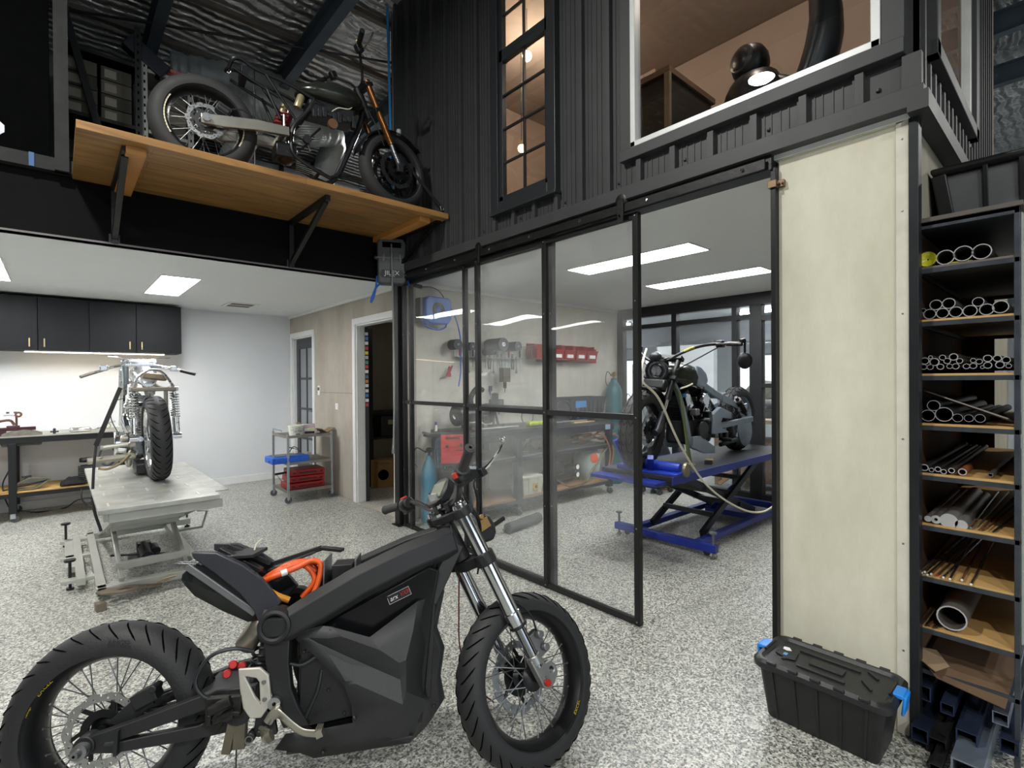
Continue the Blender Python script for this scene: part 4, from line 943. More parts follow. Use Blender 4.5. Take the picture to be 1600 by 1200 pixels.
# ceiling vent
t = thing('ceiling_vent', 'white slotted air vent in the ceiling of the bay', 'vent', (1.715, 7.02, 2.37))
m_ = MB().prism(rect(-.17, .17, -.21, .21), .01, Matrix.Translation((0, 0, -.004)), holes=[rect(-.13, .13, -.17, -.01), rect(-.13, .13, .01, .17)]); m_.build('frame', TRIMW, t, smooth=0)
for k in range(10):
    MB().b2((-.13, -.165 + .035 * k - (.0 if k < 5 else -.0), -.006), (.13, -.15 + .035 * k, -.002)).build('slat', mat('vent_slat', '6d645c', .5), t, smooth=0)
# wall plates
def plate(name, label, cat, p, w_, h_, nrm, extra=None):
    t = thing(name, label, cat, p)
    M = frame((0, 0, 0), V((0, 0, 1)).cross(V(nrm)), (0, 0, 1), nrm)
    MB(M).box((0, 0, .005), (w_, h_, .01)).build('cover', TRIMW, t, bevel=.002)
    if extra: extra(M, t)
    return t
plate('light_switch', 'small square white light switch on the cement wall between the doors', 'switch', at(527, 635, X=2.585), .075, .075, (-1, 0, 0), lambda M, t: MB(M).box((0, 0, .011), (.02, .035, .006)).build('rocker', WHITE, t, bevel=.001))
plate('thermostat', 'white upright wall controller beside the grey door frame', 'wall controller', at(499, 610, X=2.585), .07, .125, (-1, 0, 0), lambda M, t: MB(M).box((0, .02, .012), (.05, .04, .008)).build('display', GREYP, t, bevel=.001))
def sock(M, t):
    for s in (-1, 1): MB(M).box((s * .03, -.012, .011), (.025, .02, .003)).build('switch_rocker', GREYP, t, bevel=.001)
plate('power_socket', 'double white power socket on the wall above the left bench', 'socket', at(18, 643, Y=7.85), .125, .075, (0, -1, 0), sock)

# ------------------------------------------------------------------ left workbench
wb = thing('workbench', 'black steel workbench with plywood lower shelf under the cupboards', 'workbench', (-.35, 7.5, 0))
m_ = MB(); m_.b2((-1.0, -.31, .80), (.95, -.27, .862)); m_.b2((-1.0, .27, .80), (.95, .31, .862)); m_.b2((-1.0, -.31, .80), (-.96, .31, .862)); m_.b2((.91, -.31, .80), (.95, .31, .862)); m_.build('top_frame', BLKST, wb, smooth=0, bevel=.003)
MB().b2((-1.01, -.32, .862), (.96, .32, .872)).build('bench_top', mat('scuffed_steel_sheet', 'a9a69c', .35, .6, .15, 6), wb, smooth=0)
for x in (-.97, -.0, .92):
    for y in (-.28, .28):
        l = MB().b2((x - .03, y - .03, .09), (x + .03, y + .03, .80)).build('leg', BLKST, wb, smooth=0, bevel=.003)
        m = MB(); m.lathe([(.008, -.014), (.033, -.014), (.036, -.008), (.036, .008), (.033, .014), (.008, .014)], 20, (x + .01, y, .036), (0, 1, 0)); m.build('caster', GREYP, l)
        MB().b2((x - .02, y - .022, .04), (x + .02, y - .017, .09)).build('caster_fork', GALV, l, smooth=0)
m_ = MB()
for y in (-.28, .28): m_.b2((-1.0, y - .02, .25), (.95, y + .02, .29))
m_.build('shelf_frame', BLKST, wb, smooth=0, bevel=.002); MB().b2((-.98, -.27, .29), (.93, .28, .305)).build('lower_shelf', PLY, wb, smooth=0)
bt = .872
t = thing('bench_vise', 'dark red clamp vise at the left end of the bench', 'vise', (at(10, 668, Y=7.33).x, 7.33, bt))
m_ = MB(); m_.b2((-.10, -.03, .0), (.0, .03, .05)); m_.b2((-.12, -.02, .05), (.22, .02, .085)); m_.cyl((.0, 0, .09), (.10, 0, .09), .014, 10); m_.build('body', mat('oxide_red_steel', '3d1f25', .5, .4, .2), t, bevel=.003)
m_ = MB(); m_.tube(spline([(-.1, 0, .14), (.02, 0, .16), (.06, 0, .11)], 5), .012, 8); m_.cyl((.075, 0, .06), (.075, 0, .20), .009, 8); m_.build('screw_handle', mat('oxide_red_steel2', '54332f', .5, .4, .2), t)
MB().lathe([(.012, -.008), (.03, -.008), (.03, .008), (.012, .008)], 18, (.09, 0, .215), (0, 1, 0), closed=True).build('clamp_ring', RUST, t)
def rag(name, label, cat, p, size, m, seed, flat=.4, drop=0.):
    rnd = random.Random(seed); N = 12; vs = []; fs = []
    for i in range(N + 1):
        for j in range(N + 1):
            u, v = i / N - .5, j / N - .5; e = 1 - min(1, 2.1 * max(abs(u), abs(v))) ** 2
            z = (e * .8 + rnd.random() * .35) * size * flat
            if v < -.28 and drop: z = -(-.28 - v) / .22 * drop; v2 = -.28 - .02
            else: v2 = v
            vs.append((u * size * 1.3 + rnd.uniform(-.1, .1) * size * .2, v2 * size + rnd.uniform(-.1, .1) * size * .12, max(z, .002) if not (drop and z < 0) else z))
    for i in range(N):
        for j in range(N): a = i * (N + 1) + j; fs.append((a, a + 1, a + N + 2, a + N + 1))
    mb = MB(); mb.add(vs, fs); o = mb.build(name, m, None, smooth=60, solid=.004, sub=1); o.location = p; return tag(o, label, cat)
rag('rag', 'crumpled grey rag draped over the front edge of the left bench', 'rag', (at(34, 680, Y=7.28).x, 7.33, bt + .004), .24, mat('grey_rag', '5e5b54', .9, 0, .25, 30, .3, 60), 3, .22, .11)
t = thing('valve', 'small dark brass valve lying on the left bench', 'valve', (at(85, 668, Y=7.3).x, 7.3, bt))
m_ = MB(); m_.cyl((0, 0, 0), (0, 0, .035), .013, 10); m_.cyl((-.035, 0, .022), (.035, 0, .022), .008, 8); m_.ball((0, 0, .045), .013, 10); m_.build('body', DARKST, t)
t = thing('muffler', 'silver muffler with bent pipe on the left bench', 'exhaust', (at(108, 668, Y=7.35).x, 7.35, bt + .026))
m_ = MB().lathe([(.0001, 0), (.014, 0), (.024, .012), (.026, .03), (.026, .16), (.02, .185), (.013, .19)], 18, (0, 0, 0), (1, .1, 0)); m_.build('canister', CHROME, t)
MB().tube(spline([(.18, .018, 0), (.24, .025, .005), (.32, .03, .05), (.40, .04, .075)], 5), .012, 10).build('pipe', ALU, t)
t = thing('ring_bracket', 'small pale ring bracket behind the silver muffler', 'bracket', (at(168, 652, Y=7.6).x, 7.6, bt)); MB().lathe([(.02, -.008), (.035, -.008), (.035, .008), (.02, .008)], 18, (0, 0, .035), (0, 1, 0), closed=True).build('ring', mat('pale_green_alloy', 'a9a98a', .5, .3), t)
# lower shelf
t = thing('scissor_jack', 'olive grey folded scissor jack on the plywood shelf', 'jack', (at(44, 752, Y=7.3).x, 7.3, .305), R(8))
OLIVE = mat('olive_alloy', '77735f', .55, .5, .12)
m_ = MB()
for a, b in (((-.15, 0, .018), (.0, 0, .125)), ((.0, 0, .125), (.17, 0, .09)), ((-.15, 0, .018), (.05, 0, .008)), ((.05, 0, .008), (.17, 0, .09))): m_.bar(a, b, .07, .016)
m_.build('arms', OLIVE, t, bevel=.002); MB().cyl((-.19, 0, .02), (.17, 0, .08), .008, 8).build('screw', DARKST, t); MB().box((-.01, 0, .137), (.07, .06, .014)).build('saddle', DARKST, t, bevel=.002)
rag('cloth', 'black crumpled cloth on the right of the plywood shelf', 'cloth', (at(115, 757, Y=7.3).x, 7.3, .307), .17, CLOTH, 5, .55)
t = thing('finned_cylinder', 'black finned engine cylinder standing on the plywood shelf', 'engine cylinder', (at(136, 750, Y=7.35).x, 7.35, .305))
m_ = MB(); m_.cyl((0, 0, 0), (0, 0, .20), .055, 18); m_.build('barrel', DARKST, t)
for k in range(9): MB().b2((-.075, -.07, .02 + .02 * k), (.075, .07, .026 + .02 * k)).build('fin', mat('fin_grey', '585a57', .45, .6, .1), t, smooth=0, bevel=.004)
MB().lathe([(.03, 0), (.065, 0), (.065, .035), (.03, .035)], 20, (0, -.02, .24), (0, .3, 1), closed=True).build('gasket_ring', BLACK, t)
o = MB().tube(spline([at(14, 735, Y=7.45), at(4, 760, Y=7.45), at(14, 792, Y=7.4), at(30, 798, Z=.006), at(60, 800, Z=.006), at(100, 794, Z=.006), at(122, 781, Y=7.15), at(146, 779, Y=7.1), at(140, 790, Y=7.1), at(128, 780, Y=7.1), at(128, 764, Y=7.15)], 8), .007, 6).build('power_cable', BLACK); tag(o, 'black cable looping from the left bench down across the floor', 'cable')

# ------------------------------------------------------------------ trolley in the corner
tr = thing('trolley', 'three-shelf steel trolley on casters beside the grey door', 'trolley', (2.23, 6.38, 0))
hx_, hy_ = .255, .27
for x in (-hx_, hx_):
    for y in (-hy_, hy_):
        p = MB().b2((x - .012, y - .012, .085), (x + .012, y + .012, .80)).build('post', GALV, tr, smooth=0, bevel=.002)
        MB().lathe([(.008, -.012), (.036, -.012), (.039, -.006), (.039, .006), (.036, .012), (.008, .012)], 20, (x, y, .04), (.3, 1, 0)).build('caster', GREYP, p)
        MB().box((x, y, .066), (.03, .034, .04)).build('caster_fork', GALV, p, bevel=.003)
for z in (.135, .46, .77):
    m = MB(); m.b2((-hx_, -hy_, z), (hx_, hy_, z + .006)); m.b2((-hx_, -hy_ - .008, z - .018), (hx_, -hy_, z + .012)); m.b2((-hx_ - .008, -hy_, z - .018), (-hx_, hy_, z + .012)); m.b2((hx_, -hy_, z - .018), (hx_ + .008, hy_, z + .012)); m.build('shelf', mat('dusty_galvanised', '8c8880', .5, .6, .12), tr, smooth=0)
MB().tube([(-hx_, hy_, .80), (-hx_, hy_, .83), (-hx_, -.05, .83), (-hx_, -.05, .80)], .006, 6).build('push_rail', GALV, tr)
t = thing('bucket', 'white plastic tub with black printing on the trolley top', 'tub', (at(463, 678, Y=6.18).x, 6.19, .776))
MB().lathe([(.0001, 0), (.075, 0), (.083, .10), (.089, .10), (.089, .115), (.08, .115), (.08, .12), (.0001, .12)], 24).build('tub', mat('white_tub', 'c9cbc0', .45), t)
m_ = MB(); vs, fs = text_mesh('ULTRA', .035, .001); m_.add([(math.sin(v.x / .082) * .0825, -math.cos(v.x / .082) * .0825, v.y + .05) for v in vs], fs); m_.b2((-.03, -.083, .012), (.02, -.081, .022)); m_.build('label_print', BLACK, t, smooth=0)
MB().tube([(-.08, 0, .10), (-.07, -.05, .06), (0, -.092, .10), (.07, -.05, .06), (.08, 0, .10)], .002, 5).build('wire_handle', STEEL, t)
t = thing('carton', 'small white and pink carton beside the white tub', 'carton', (at(483, 672, Y=6.2).x, 6.22, .776), R(-12))
MB().b2((-.07, -.05, 0), (.07, .05, .12)).build('box', mat('pink_white_carton', 'b8a6ac', .6), t, smooth=0, bevel=.001)
for i, (z0, z1, c) in enumerate(((.045, .075, 'd8dcd4'), (.01, .035, '1a1a1c'), (.055, .07, 'b9c95a'))): MB().b2((-.05 if i != 2 else .0, -.0515 - .0004 * i, z0), (.06, -.05, z1)).build('label_band', mat('carton_band_' + c, c, .6), t, smooth=0)
t = thing('wooden_tray', 'worn wooden wedge-shaped tray at the right end of the trolley top', 'tray', (at(508, 672, Y=6.25).x, 6.25, .776), R(10))
m_ = MB(); m_.bar((-.09, 0, .055), (-.02, 0, .008), .14, .01); m_.bar((.0, 0, .008), (.09, 0, .055), .14, .01); m_.b2((-.03, -.07, 0), (.02, .07, .01)); m_.build('tray', mat('worn_wood', '7c6750', .7, 0, .2, 12), t, bevel=.001)
t = thing('power_tool', 'small tan hand tool lying behind the white tub', 'hand tool', (at(466, 662, Y=6.4).x, 6.4, .776)); m_ = MB(); m_.tube([(-.02, 0, .13), (.0, 0, .12), (.05, 0, .085)], [.012, .02, .024], 10); m_.b2((-.02, -.02, 0), (.03, .02, .11)); m_.build('body', mat('tan_plastic', '8a7660', .6), t, bevel=.004)
t = thing('blow_mould_case', 'blue plastic case lying open on the middle trolley shelf', 'case', (at(452, 722, Y=6.2).x, 6.24, .466), 0)
m_ = MB(); m_.b2((-.22, -.14, 0), (.20, .14, .075)); m_.build('body', BLUEP, t, bevel=.012)
for x in (-.16, -.02, .12): MB().b2((x - .02, -.15, .02), (x + .02, -.139, .06)).build('latch', mat('blue_latch', '2d58c9', .4), t, bevel=.003)
m_ = MB(); m_.cyl((-.222, -.06, .03), (-.222, .06, .03), .012, 8); m_.build('case_handle', BLUEP, t)
t = thing('steel_rule_plate', 'thin grey plate with clamps lying on the blue case', 'plate', (at(446, 708, Y=6.25).x, 6.26, .542)); m_ = MB(); m_.b2((-.15, -.09, 0), (.12, .08, .008)); m_.build('plate', STEEL, t, bevel=.001)
m_ = MB(); m_.tube(spline([(.02, 0, .01), (.06, 0, .05), (.10, .02, .09), (.16, .02, .06)], 5), .005, 6); m_.tube(spline([(.06, .0, .08), (.13, 0, .06), (.19, .02, .02)], 5), .004, 6); m_.cyl((.04, -.03, .09), (.09, -.02, .075), .006, 6); m_.build('clamp', DARKST, t)
t = thing('paint_roller', 'small roller with white core on the middle trolley shelf', 'roller', (at(483, 706, Y=6.25).x, 6.25, .49)); m_ = MB(); m_.cyl((0, -.03, .05), (0, .05, .05), .016, 12); m_.tube([(0, .05, .05), (0, .06, .05), (.02, .06, .01), (.02, -.02, .0)], .004, 6); m_.build('roller', mat('cream_roller', 'b9ac92', .7), t)
for i, (z, c, w_, lab) in enumerate(((.145, 'folding red tool case lying lowest on the bottom trolley shelf', .21, 0), (.225, 'open red tool case in the middle of the red stack on the trolley', .205, 1), (.30, 'red case lid topmost of the red stack, with black tube poking out', .20, 2))):
    t = thing('tool_case', c, 'tool case', (2.20 + .01 * i, 6.3, z), R(-2 * i), 'red tool cases on the trolley')
    m_ = MB(); m_.b2((-w_, -.16, 0), (w_, .14, .068)); m_.build('shell', REDPL, t, bevel=.01)
    MB().b2((-w_ + .03, -.166, .02), (w_ - .03, -.159, .045)).build('recess', mat('dark_red_recess', '4d0d10', .6), t, bevel=.003)
    for x in (-.12, .12): MB().b2((x - .018, -.172, .028), (x + .018, -.16, .062)).build('latch', mat('red_latch', '8f171b', .4), t, bevel=.002)
    if i == 2: MB().cyl((-.34, -.06, .03), (-.19, -.05, .04), .013, 10).build('black_tube', BLACK, t); MB().cyl((-.32, -.06, .02), (-.26, -.06, -.07), .004, 6).build('steel_rod', STEEL, t)

# ------------------------------------------------------------------ silver lift table
lf = thing('lift_table', 'silver grey scissor lift table under the chrome motorcycle', 'lift table', (.50, 4.85, 0))
SIL = mat('silver_paint', 'b4b5ae', .4, .5, .06, 8)
TREAD = mat('worn_alloy_plate', 'b3b4ae', .42, .6, .22, 9)
TREADL = mat('bright_worn_alloy', 'd0d0c8', .35, .7, .1)
MB().b2((-.33, -.98, .62), (.31, 1.05, .65)).build('deck', TREAD, lf, smooth=0, bevel=.003)
for i in range(5):
    for j in range(9):
        if (i + j) % 2 == 0: MB().b2((-.28 + .12 * i, -.9 + .2 * j, .650), (-.27 + .12 * i, -.78 + .2 * j, .6525)).build('tread_rib', TREADL, lf, smooth=0)
for x in (-.28, .26): MB().b2((x - .025, -.95, .57), (x + .025, 1.0, .62)).build('deck_rail', SIL, lf, smooth=0, bevel=.004)
MB().b2((-.28, -.96, .56), (.33, -.91, .62)).build('deck_rail', SIL, lf, smooth=0, bevel=.004)
MB().b2((.31, -.80, .637), (.40, .9, .645)).build('side_wing', TREAD, lf, smooth=0)
for x in (-.24, .22):
    MB().bar((x, -.86, .58), (x + .005, .92, .09), .028, .05).build('scissor_arm', SIL, lf, bevel=.003)
    MB().bar((x + (.045 if x < 0 else -.045), -.60, .09), (x + (.04 if x < 0 else -.04), .90, .58), .028, .05).build('scissor_arm', SIL, lf, bevel=.003)
for y, z in ((-.30, .42), (-.05, .33), (-.48, .16), (.3, .24), (.6, .47)): MB().b2((-.22, y - .018, z - .025), (.21, y + .018, z + .025)).build('cross_bar', SIL, lf, smooth=0, bevel=.002)
for x in (-.30, .26): MB().b2((x - .025, -.65, .035), (x + .025, 1.0, .09)).build('base_rail', SIL, lf, smooth=0, bevel=.004)
for y in (-.62, .95): MB().b2((-.33, y - .03, .035), (.45 if y > 0 else .30, y + .03, .09)).build('base_beam', SIL, lf, smooth=0, bevel=.004)
MB().b2((-.47, .0, .04), (-.40, .85, .085)).build('side_rail', SIL, lf, smooth=0, bevel=.003)
MB().b2((-.42, -.35, .04), (-.37, .95, .09)).build('side_rail', SIL, lf, smooth=0, bevel=.003)
for y in (-.3, .3, .85): MB().b2((-.5, y - .03, .06), (-.28, y + .03, .085)).build('outrigger', SIL, lf, smooth=0, bevel=.003)
MB().tube([(.26, .55, .08), (.48, .55, .08), (.52, .55, .22), (.44, .55, .235)], .012, 6).build('pedal_bar', SIL, lf)
for x, y in ((-.46, .98), (.43, .98), (-.45, -.25)):
    q = MB().cyl((x, y, .01), (x, y, .20), .009, 8); q.cyl((x, y, 0), (x, y, .012), .022, 10); q.cyl((x, y, .19), (x, y, .205), .032, 8); q.build('levelling_screw', DARKST, lf)
q = MB(); q.cyl((.0, -.1, .07), (.0, .15, .10), .045, 14); q.box((.0, .15, .10), (.09, .09, .07)); q.cyl((.06, .1, .10), (.06, -.05, .10), .03, 12); q.b2((-.1, .0, .0), (.1, .2, .05)); q.build('hydraulic_pump', DARKST, lf, bevel=.003)
q = MB(); q.bar((-.20, .2, .06), (.15, -.2, .10), .02, .012); q.build('pump_lever', BLACK, lf)
q = MB()
for k in range(5): q.tube(spline([(-.16 + .03 * k, -.66 - .04 * (k % 3), .012), (.0, -.70 + .03 * k, .03 + .01 * k), (.12, -.64, .05)], 5), .007, 5)
t = thing('bracket', 'taupe sheet-metal bracket with wires lying at the foot of the silver lift', 'bracket', (.42, 4.13, 0), R(8))
m_ = MB(); m_.prism([(-.27, -.02), (-.20, .04), (.02, .10), (.12, .08), (.10, .02), (-.05, -.02), (-.15, -.07), (-.25, -.07)], .012, Matrix.Translation((0, 0, .05)) @ Matrix.Rotation(R(12), 4, 'Y'), holes=[[(-.17, -.01), (-.10, .03), (-.06, .02), (-.12, -.03)], [(-.04, .03), (.02, .06), (.05, .04), (.0, .01)]]); m_.b2((-.27, -.08, 0), (-.22, -.02, .05)); m_.build('plate', mat('taupe_sheet', '6f6558', .6, .2, .2), t, bevel=.002)
for k in range(4): MB().tube(spline([(.08, .06 + .01 * k, .045), (.14, .05 - .01 * k, .05 + .008 * k), (.22, .06, .04 + .005 * k), (.28, .05, .03)], 5), .0035, 5).build('wire', [mat('ochre_wire', 'b38332', .5), CREAMC][k % 2], t)

# ------------------------------------------------------------------ pipe rack on the right
rk_ = thing('pipe_rack', 'tall narrow black steel rack with plywood shelves full of pipes and bars', 'rack', (2.52, .30, 0))
RB = mat('rack_blue_black_steel', '454a51', .4, .5, .2, 16)
YL, YR, DX = .147, -.147, 1.15
for x in (.012, DX):
    for y in (YL - .008, YR + .008): MB().b2((x - .012, y - .008, 0), (x + .012, y + .008, 2.0)).build('post', RB, rk_, smooth=0, bevel=.002)
ZS = [1.83, 1.625, 1.415, 1.222, 1.028, .832, .632, .43, .27]
for i, z in enumerate(ZS):
    m = MB(); m.b2((0, YR + .016, z - .026), (.02, YL - .016, z - .008)); m.b2((DX - .01, YR + .016, z - .026), (DX + .01, YL - .016, z - .008)); m.b2((0, YL - .016, z - .026), (DX, YL, z - .008)); m.b2((0, YR, z - .026), (DX, YR + .016, z - .008)); m.build('shelf_bearer', RB, rk_, smooth=0, bevel=.001)
    if i < 8: MB().b2((.004, YR + .016, z - .008), (DX, YL - .016, z)).build('shelf_board', PLY if i else mat('grey_old_board', '6b625c', .8, 0, .2), rk_, smooth=0)
m = MB(); m.b2((0, YR, 1.975), (.022, YL, 2.0)); m.b2((0, YR, 1.985), (DX, YL, 2.0)); m.build('rack_top', RB, rk_, smooth=0, bevel=.002)
MB().b2((-.01, YR - .008, 2.0), (DX, YL + .008, 2.016)).build('top_board', mat('grey_top_board', '5a5550', .8, 0, .15), rk_, smooth=0)
MB().b2((.03, YL + .001, 0), (DX, YL + .007, 1.98)).build('side_lining', mat('brown_hardboard', '6a4e36', .7, 0, .1), rk_, smooth=0)
MB().b2((.024, YR - .006, .45), (DX, YR - .001, 1.98)).build('side_panel', mat('pale_side_panel', 'b3b8b2', .5, .1, .05), rk_, smooth=0)
MB().b2((DX + .01, .02, .0), (DX + .016, YL, 1.98)).build('back_panel', mat('back_panel_brown', '33261d', .8), rk_, smooth=0)

def pipe_thing(name, label, cat, px, py, ry, mt, ri=.86, L=1.0, group=None, off=0, dy=0., dz=0., sides=18, sq=False, zfloor=None):
    p = at(px, py, X=2.53 + off); d = .665 * p.x + .747 * p.y; r = ry / 798 * d
    z = p.z
    t = thing(name, label, cat, (p.x, p.y, z), group=group)
    e = V((L, dy, dz)).normalized() * L
    if sq:
        k = ri; m = MB(); a = r * .9; hol = [(-a * k, -a * k), (a * k, -a * k), (a * k, a * k), (-a * k, a * k)]
        M = frame((e.x / 2, e.y / 2, e.z / 2), (0, -1, 0), (0, 0, 1), e)
        m.prism([(-a, -a), (a, -a), (a, a), (-a, a)], L, M, holes=[hol]); m.build('tube', mt, t, smooth=0, bevel=.0008)
    elif ri > 0:
        MB().pipe((0, 0, 0), e, r, r * ri, sides).build('tube', mt, t)
        MB().pipe(e * -.0008, e * .0015, r * .995, r * (ri + .01), sides).build('cut_end', CUT, t)
    else:
        MB().cyl((0, 0, 0), e, r, sides).build('bar', mt, t)
        MB().cyl(e * -.001, e * .001, r * .97, sides).build('cut_end', CUT, t)
    return t
CUT = mat('bright_cut_metal', 'cfd0d2', .35, .6, .05)
TUBE1 = mat('grey_tube', '6d6864', .45, .7, .15, 20); TUBE2 = mat('brown_tube', '55453b', .5, .6, .2, 20); TUBE3 = mat('dark_tube', '3b3a3c', .45, .7, .15, 20)
G = ['big tubes on the top rack shelf', 'tubes on the second rack shelf', 'small tubes on the third rack shelf', 'dark tubes on the fourth rack shelf', 'tubes on the fifth rack shelf', 'bars and rods on the sixth rack shelf', 'rods on the seventh rack shelf', 'rods beside the big tube on the eighth rack shelf', 'square tubes on the floor under the rack']
row1 = [(1449, 405, 11.5, 'large tube with yellow film in its mouth, leftmost on the top rack shelf'), (1477, 402, 11.5, 'large tube beside the yellow wrapped one on the top rack shelf'), (1505, 396, 12, 'large open tube third from the left on the top rack shelf'), (1534, 393, 12, 'large open tube at the right end of the top rack shelf')]
for k, (x, y, r, l) in enumerate(row1):
    t = pipe_thing('steel_tube', l, 'tube', x, y, r, TUBE1, .88, group=G[0])
    if k == 0: m = MB(); m.lathe([(.003, .012), (.015, .008), (.024, .0), (.0285, -.003), (.029, .05)], 16, (0, 0, 0), (1, 0, 0)); m.build('yellow_film', mat('yellow_film', 'b5b52a', .3, 0, .2, 30, .4, 60), t)
p = at(1500, 411, X=2.55); rg = MB().box((0, 0, 0), (.03, .07, .004), Matrix.Rotation(R(8), 3, 'Z')); o = rg.build('plastic_scrap', MATS['yellow_film'], None, bevel=.001); o.location = (p.x, p.y, 1.834); tag(o, 'scrap of yellow film lying at the edge of the top rack shelf', 'plastic film')
ORD = ['first', 'second', 'third', 'fourth', 'fifth', 'sixth', 'seventh', 'eighth', 'ninth', 'tenth', 'eleventh', 'twelfth', 'thirteenth', 'fourteenth', 'fifteenth', 'sixteenth', 'seventeenth', 'eighteenth', 'nineteenth', 'twentieth', 'twenty-first', 'twenty-second', 'twenty-third', 'twenty-fourth']
row2 = [(128, 856, 10), (158, 872, 24), (187, 829, 24), (218, 868, 24), (247, 822, 25), (280, 862, 25), (347, 857, 27), (385, 815, 22), (425, 850, 27), (490, 838, 30)]
for k, (a, b, r) in enumerate(row2):
    pipe_thing('steel_tube', '%s grey tube counted from the left along the second rack shelf' % ORD[k], 'tube', 1400 + a / 3, 200 + b / 3, r / 3, TUBE1, .86, group=G[1])
row3 = [(130, 1120, 13), (135, 1092, 17), (160, 1121, 13), (162, 1075, 9), (180, 1097, 19), (208, 1119, 14), (218, 1076, 13), (240, 1092, 14), (252, 1117, 12), (270, 1073, 17), (280, 1117, 14), (298, 1092, 13), (330, 1117, 13), (362, 1115, 14), (362, 1090, 11), (390, 1095, 13), (405, 1121, 8), (430, 1080, 17), (430, 1112, 16), (475, 1080, 16), (487, 1110, 17), (517, 1087, 16), (528, 1115, 11)]
for k, (a, b, r) in enumerate(row3):
    pipe_thing('steel_tube', '%s small tube from the left in the heap on the third rack shelf' % ORD[k], 'tube', 1400 + a / 3, 200 + b / 3, r / 3, TUBE2, .78 if k != 3 else .6, group=G[2], sides=14)
row4 = [(200, 197, 36), (235, 135, 33), (300, 190, 45), (385, 212, 26), (455, 214, 23), (525, 215, 26)]
for k, (a, b, r) in enumerate(row4):
    pipe_thing('steel_tube', '%s dark tube from the left on the fourth rack shelf, under the slanting bar' % ORD[k], 'tube', 1400 + a / 4, 600 + b / 4, r / 4, TUBE3, .9, group=G[3])
a, b = at(1440, 612, X=2.56), at(1580, 657, X=2.54); a.x = 2.62; t = thing('flat_bar', 'wide flat steel bar slanting down over the tubes of the fourth rack shelf', 'flat bar', b); MB().bar(a - b, (0, 0, 0), .06, .006, up=(.3, .2, 1)).build('bar', TUBE1, t, bevel=.001)
row5 = [(178, 522, 22, TUBE3, 'dark tube at the left end of the fifth rack shelf'), (222, 537, 14, TUBE3, 'thin bright-ended tube second from the left on the fifth rack shelf'), (262, 533, 17, TUBE3, 'dark tube third from the left on the fifth rack shelf'), (298, 548, 16, TUBE3, 'bright-ended tube fourth from the left on the fifth rack shelf'), (347, 541, 17, TUBE2, 'brownish tube fifth from the left on the fifth rack shelf')]
for x, y, r, mt, l in row5: pipe_thing('steel_tube', l, 'tube', 1400 + x / 4, 600 + y / 4, r / 4, mt, .7, group=G[4], sides=14)
pipe_thing('copper_tube', 'short rusty orange tube standing out on the fifth rack shelf', 'tube', 1400 + 415 / 4, 600 + 550 / 4, 5.5, mat('rusty_orange', '8a4f26', .6, .4, .3, 30), .72, L=.16)
pipe_thing('square_tube', 'small square tube lying alone at the right of the fifth rack shelf', 'tube', 1400 + 590 / 4, 600 + 570 / 4, 3.4, TUBE1, .6, sq=True, dy=-.02)
row6 = [(200, 842, 19, 'dull round bar at the left end of the sixth rack shelf', 0), (250, 847, 26, 'bright bar with a bored centre on the sixth rack shelf', .35), (330, 856, 46, 'thickest bright solid bar on the sixth rack shelf', 0), (408, 882, 32, 'bright solid bar right of the thickest one on the sixth rack shelf', 0)]
for x, y, r, l, ri in row6: pipe_thing('round_bar', l, 'bar', 1400 + x / 4, 600 + y / 4, r / 4, mat('pale_alloy_bar', 'a3a1a0', .4, .7, .08), ri, L=.7, group=G[5])
for k, (x0, y0, x1, y1) in enumerate(((1517, 833, 1550, 790), (1526, 832, 1556, 785), (1532, 829, 1562, 768), (1540, 829, 1578, 770), (1552, 832, 1584, 800))):
    a = at(x0, y0, X=2.535); a.z = .838 + .004 * (k % 2); b = a + V((.9, -.02 * k, 0)); t = thing('thin_rod', '%s thin rod from the left, right of the bright bars on the sixth rack shelf' % ORD[k], 'rod', a, group='thin rods on the sixth rack shelf'); MB().cyl((0, 0, 0), b - a, .0035, 8).build('rod', [ALU, STEEL, RUST, RUST, TUBE3][k], t)
for k, x in enumerate((1437, 1441, 1445, 1450, 1455, 1466, 1474, 1485, 1503, 1518)):
    z = .636 + .003 * (k % 3); a = at(x, 893 + .12 * (x - 1437), X=2.52); a.z = z; a.x += -.01 * (k % 2); t = thing('thin_rod', '%s rod from the left on the seventh rack shelf' % ORD[k], 'rod', a, group=G[6]); MB().cyl((0, 0, 0), (1.0, (-.05 if k < 7 else .06 - .05 * k / 8), .0), .0038, 8).build('rod', [RUST, TUBE2, ALU, TUBE3][k % 4], t); MB().cyl((-.002, 0, 0), (.001, 0, 0), .004, 8).build('rod_tip', REDP if k == 5 else WHITE, t)
t = pipe_thing('large_tube', 'largest open tube on the eighth rack shelf', 'tube', 1487, 966, 19, mat('pale_grey_tube', '8b847e', .45, .7, .1), .88)
for k, x in enumerate((1436, 1441, 1447, 1453, 1459, 1463)):
    a = at(x, 972 + .3 * (x - 1436), X=2.52); a.z = .434 + .003 * (k % 2); t = thing('thin_rod', '%s rod from the left beside the largest tube on the eighth rack shelf' % ORD[k], 'rod', a, group=G[7]); MB().cyl((0, 0, 0), (1.0, -.02, 0), .004, 8).build('rod', [RUST, TUBE2, TUBE3][k % 3], t)
t = thing('cardboard_sheet', 'bent brown cardboard sheet sagging out of the lowest rack shelf', 'cardboard', (2.52, .30, .27))
m_ = MB(); m_.add([(1.0, -.12, .01), (1.0, .12, .01), (.03, .125, .012), (.03, -.12, .004), (-.02, .08, -.02), (-.03, -.11, -.045), (.0, .13, .03)], [(0, 1, 2, 3), (2, 4, 5, 3), (2, 6, 4)]); m_.build('sheet', mat('dull_brown_card', '5c4733', .85, 0, .15, 9), t, smooth=0, solid=.004)
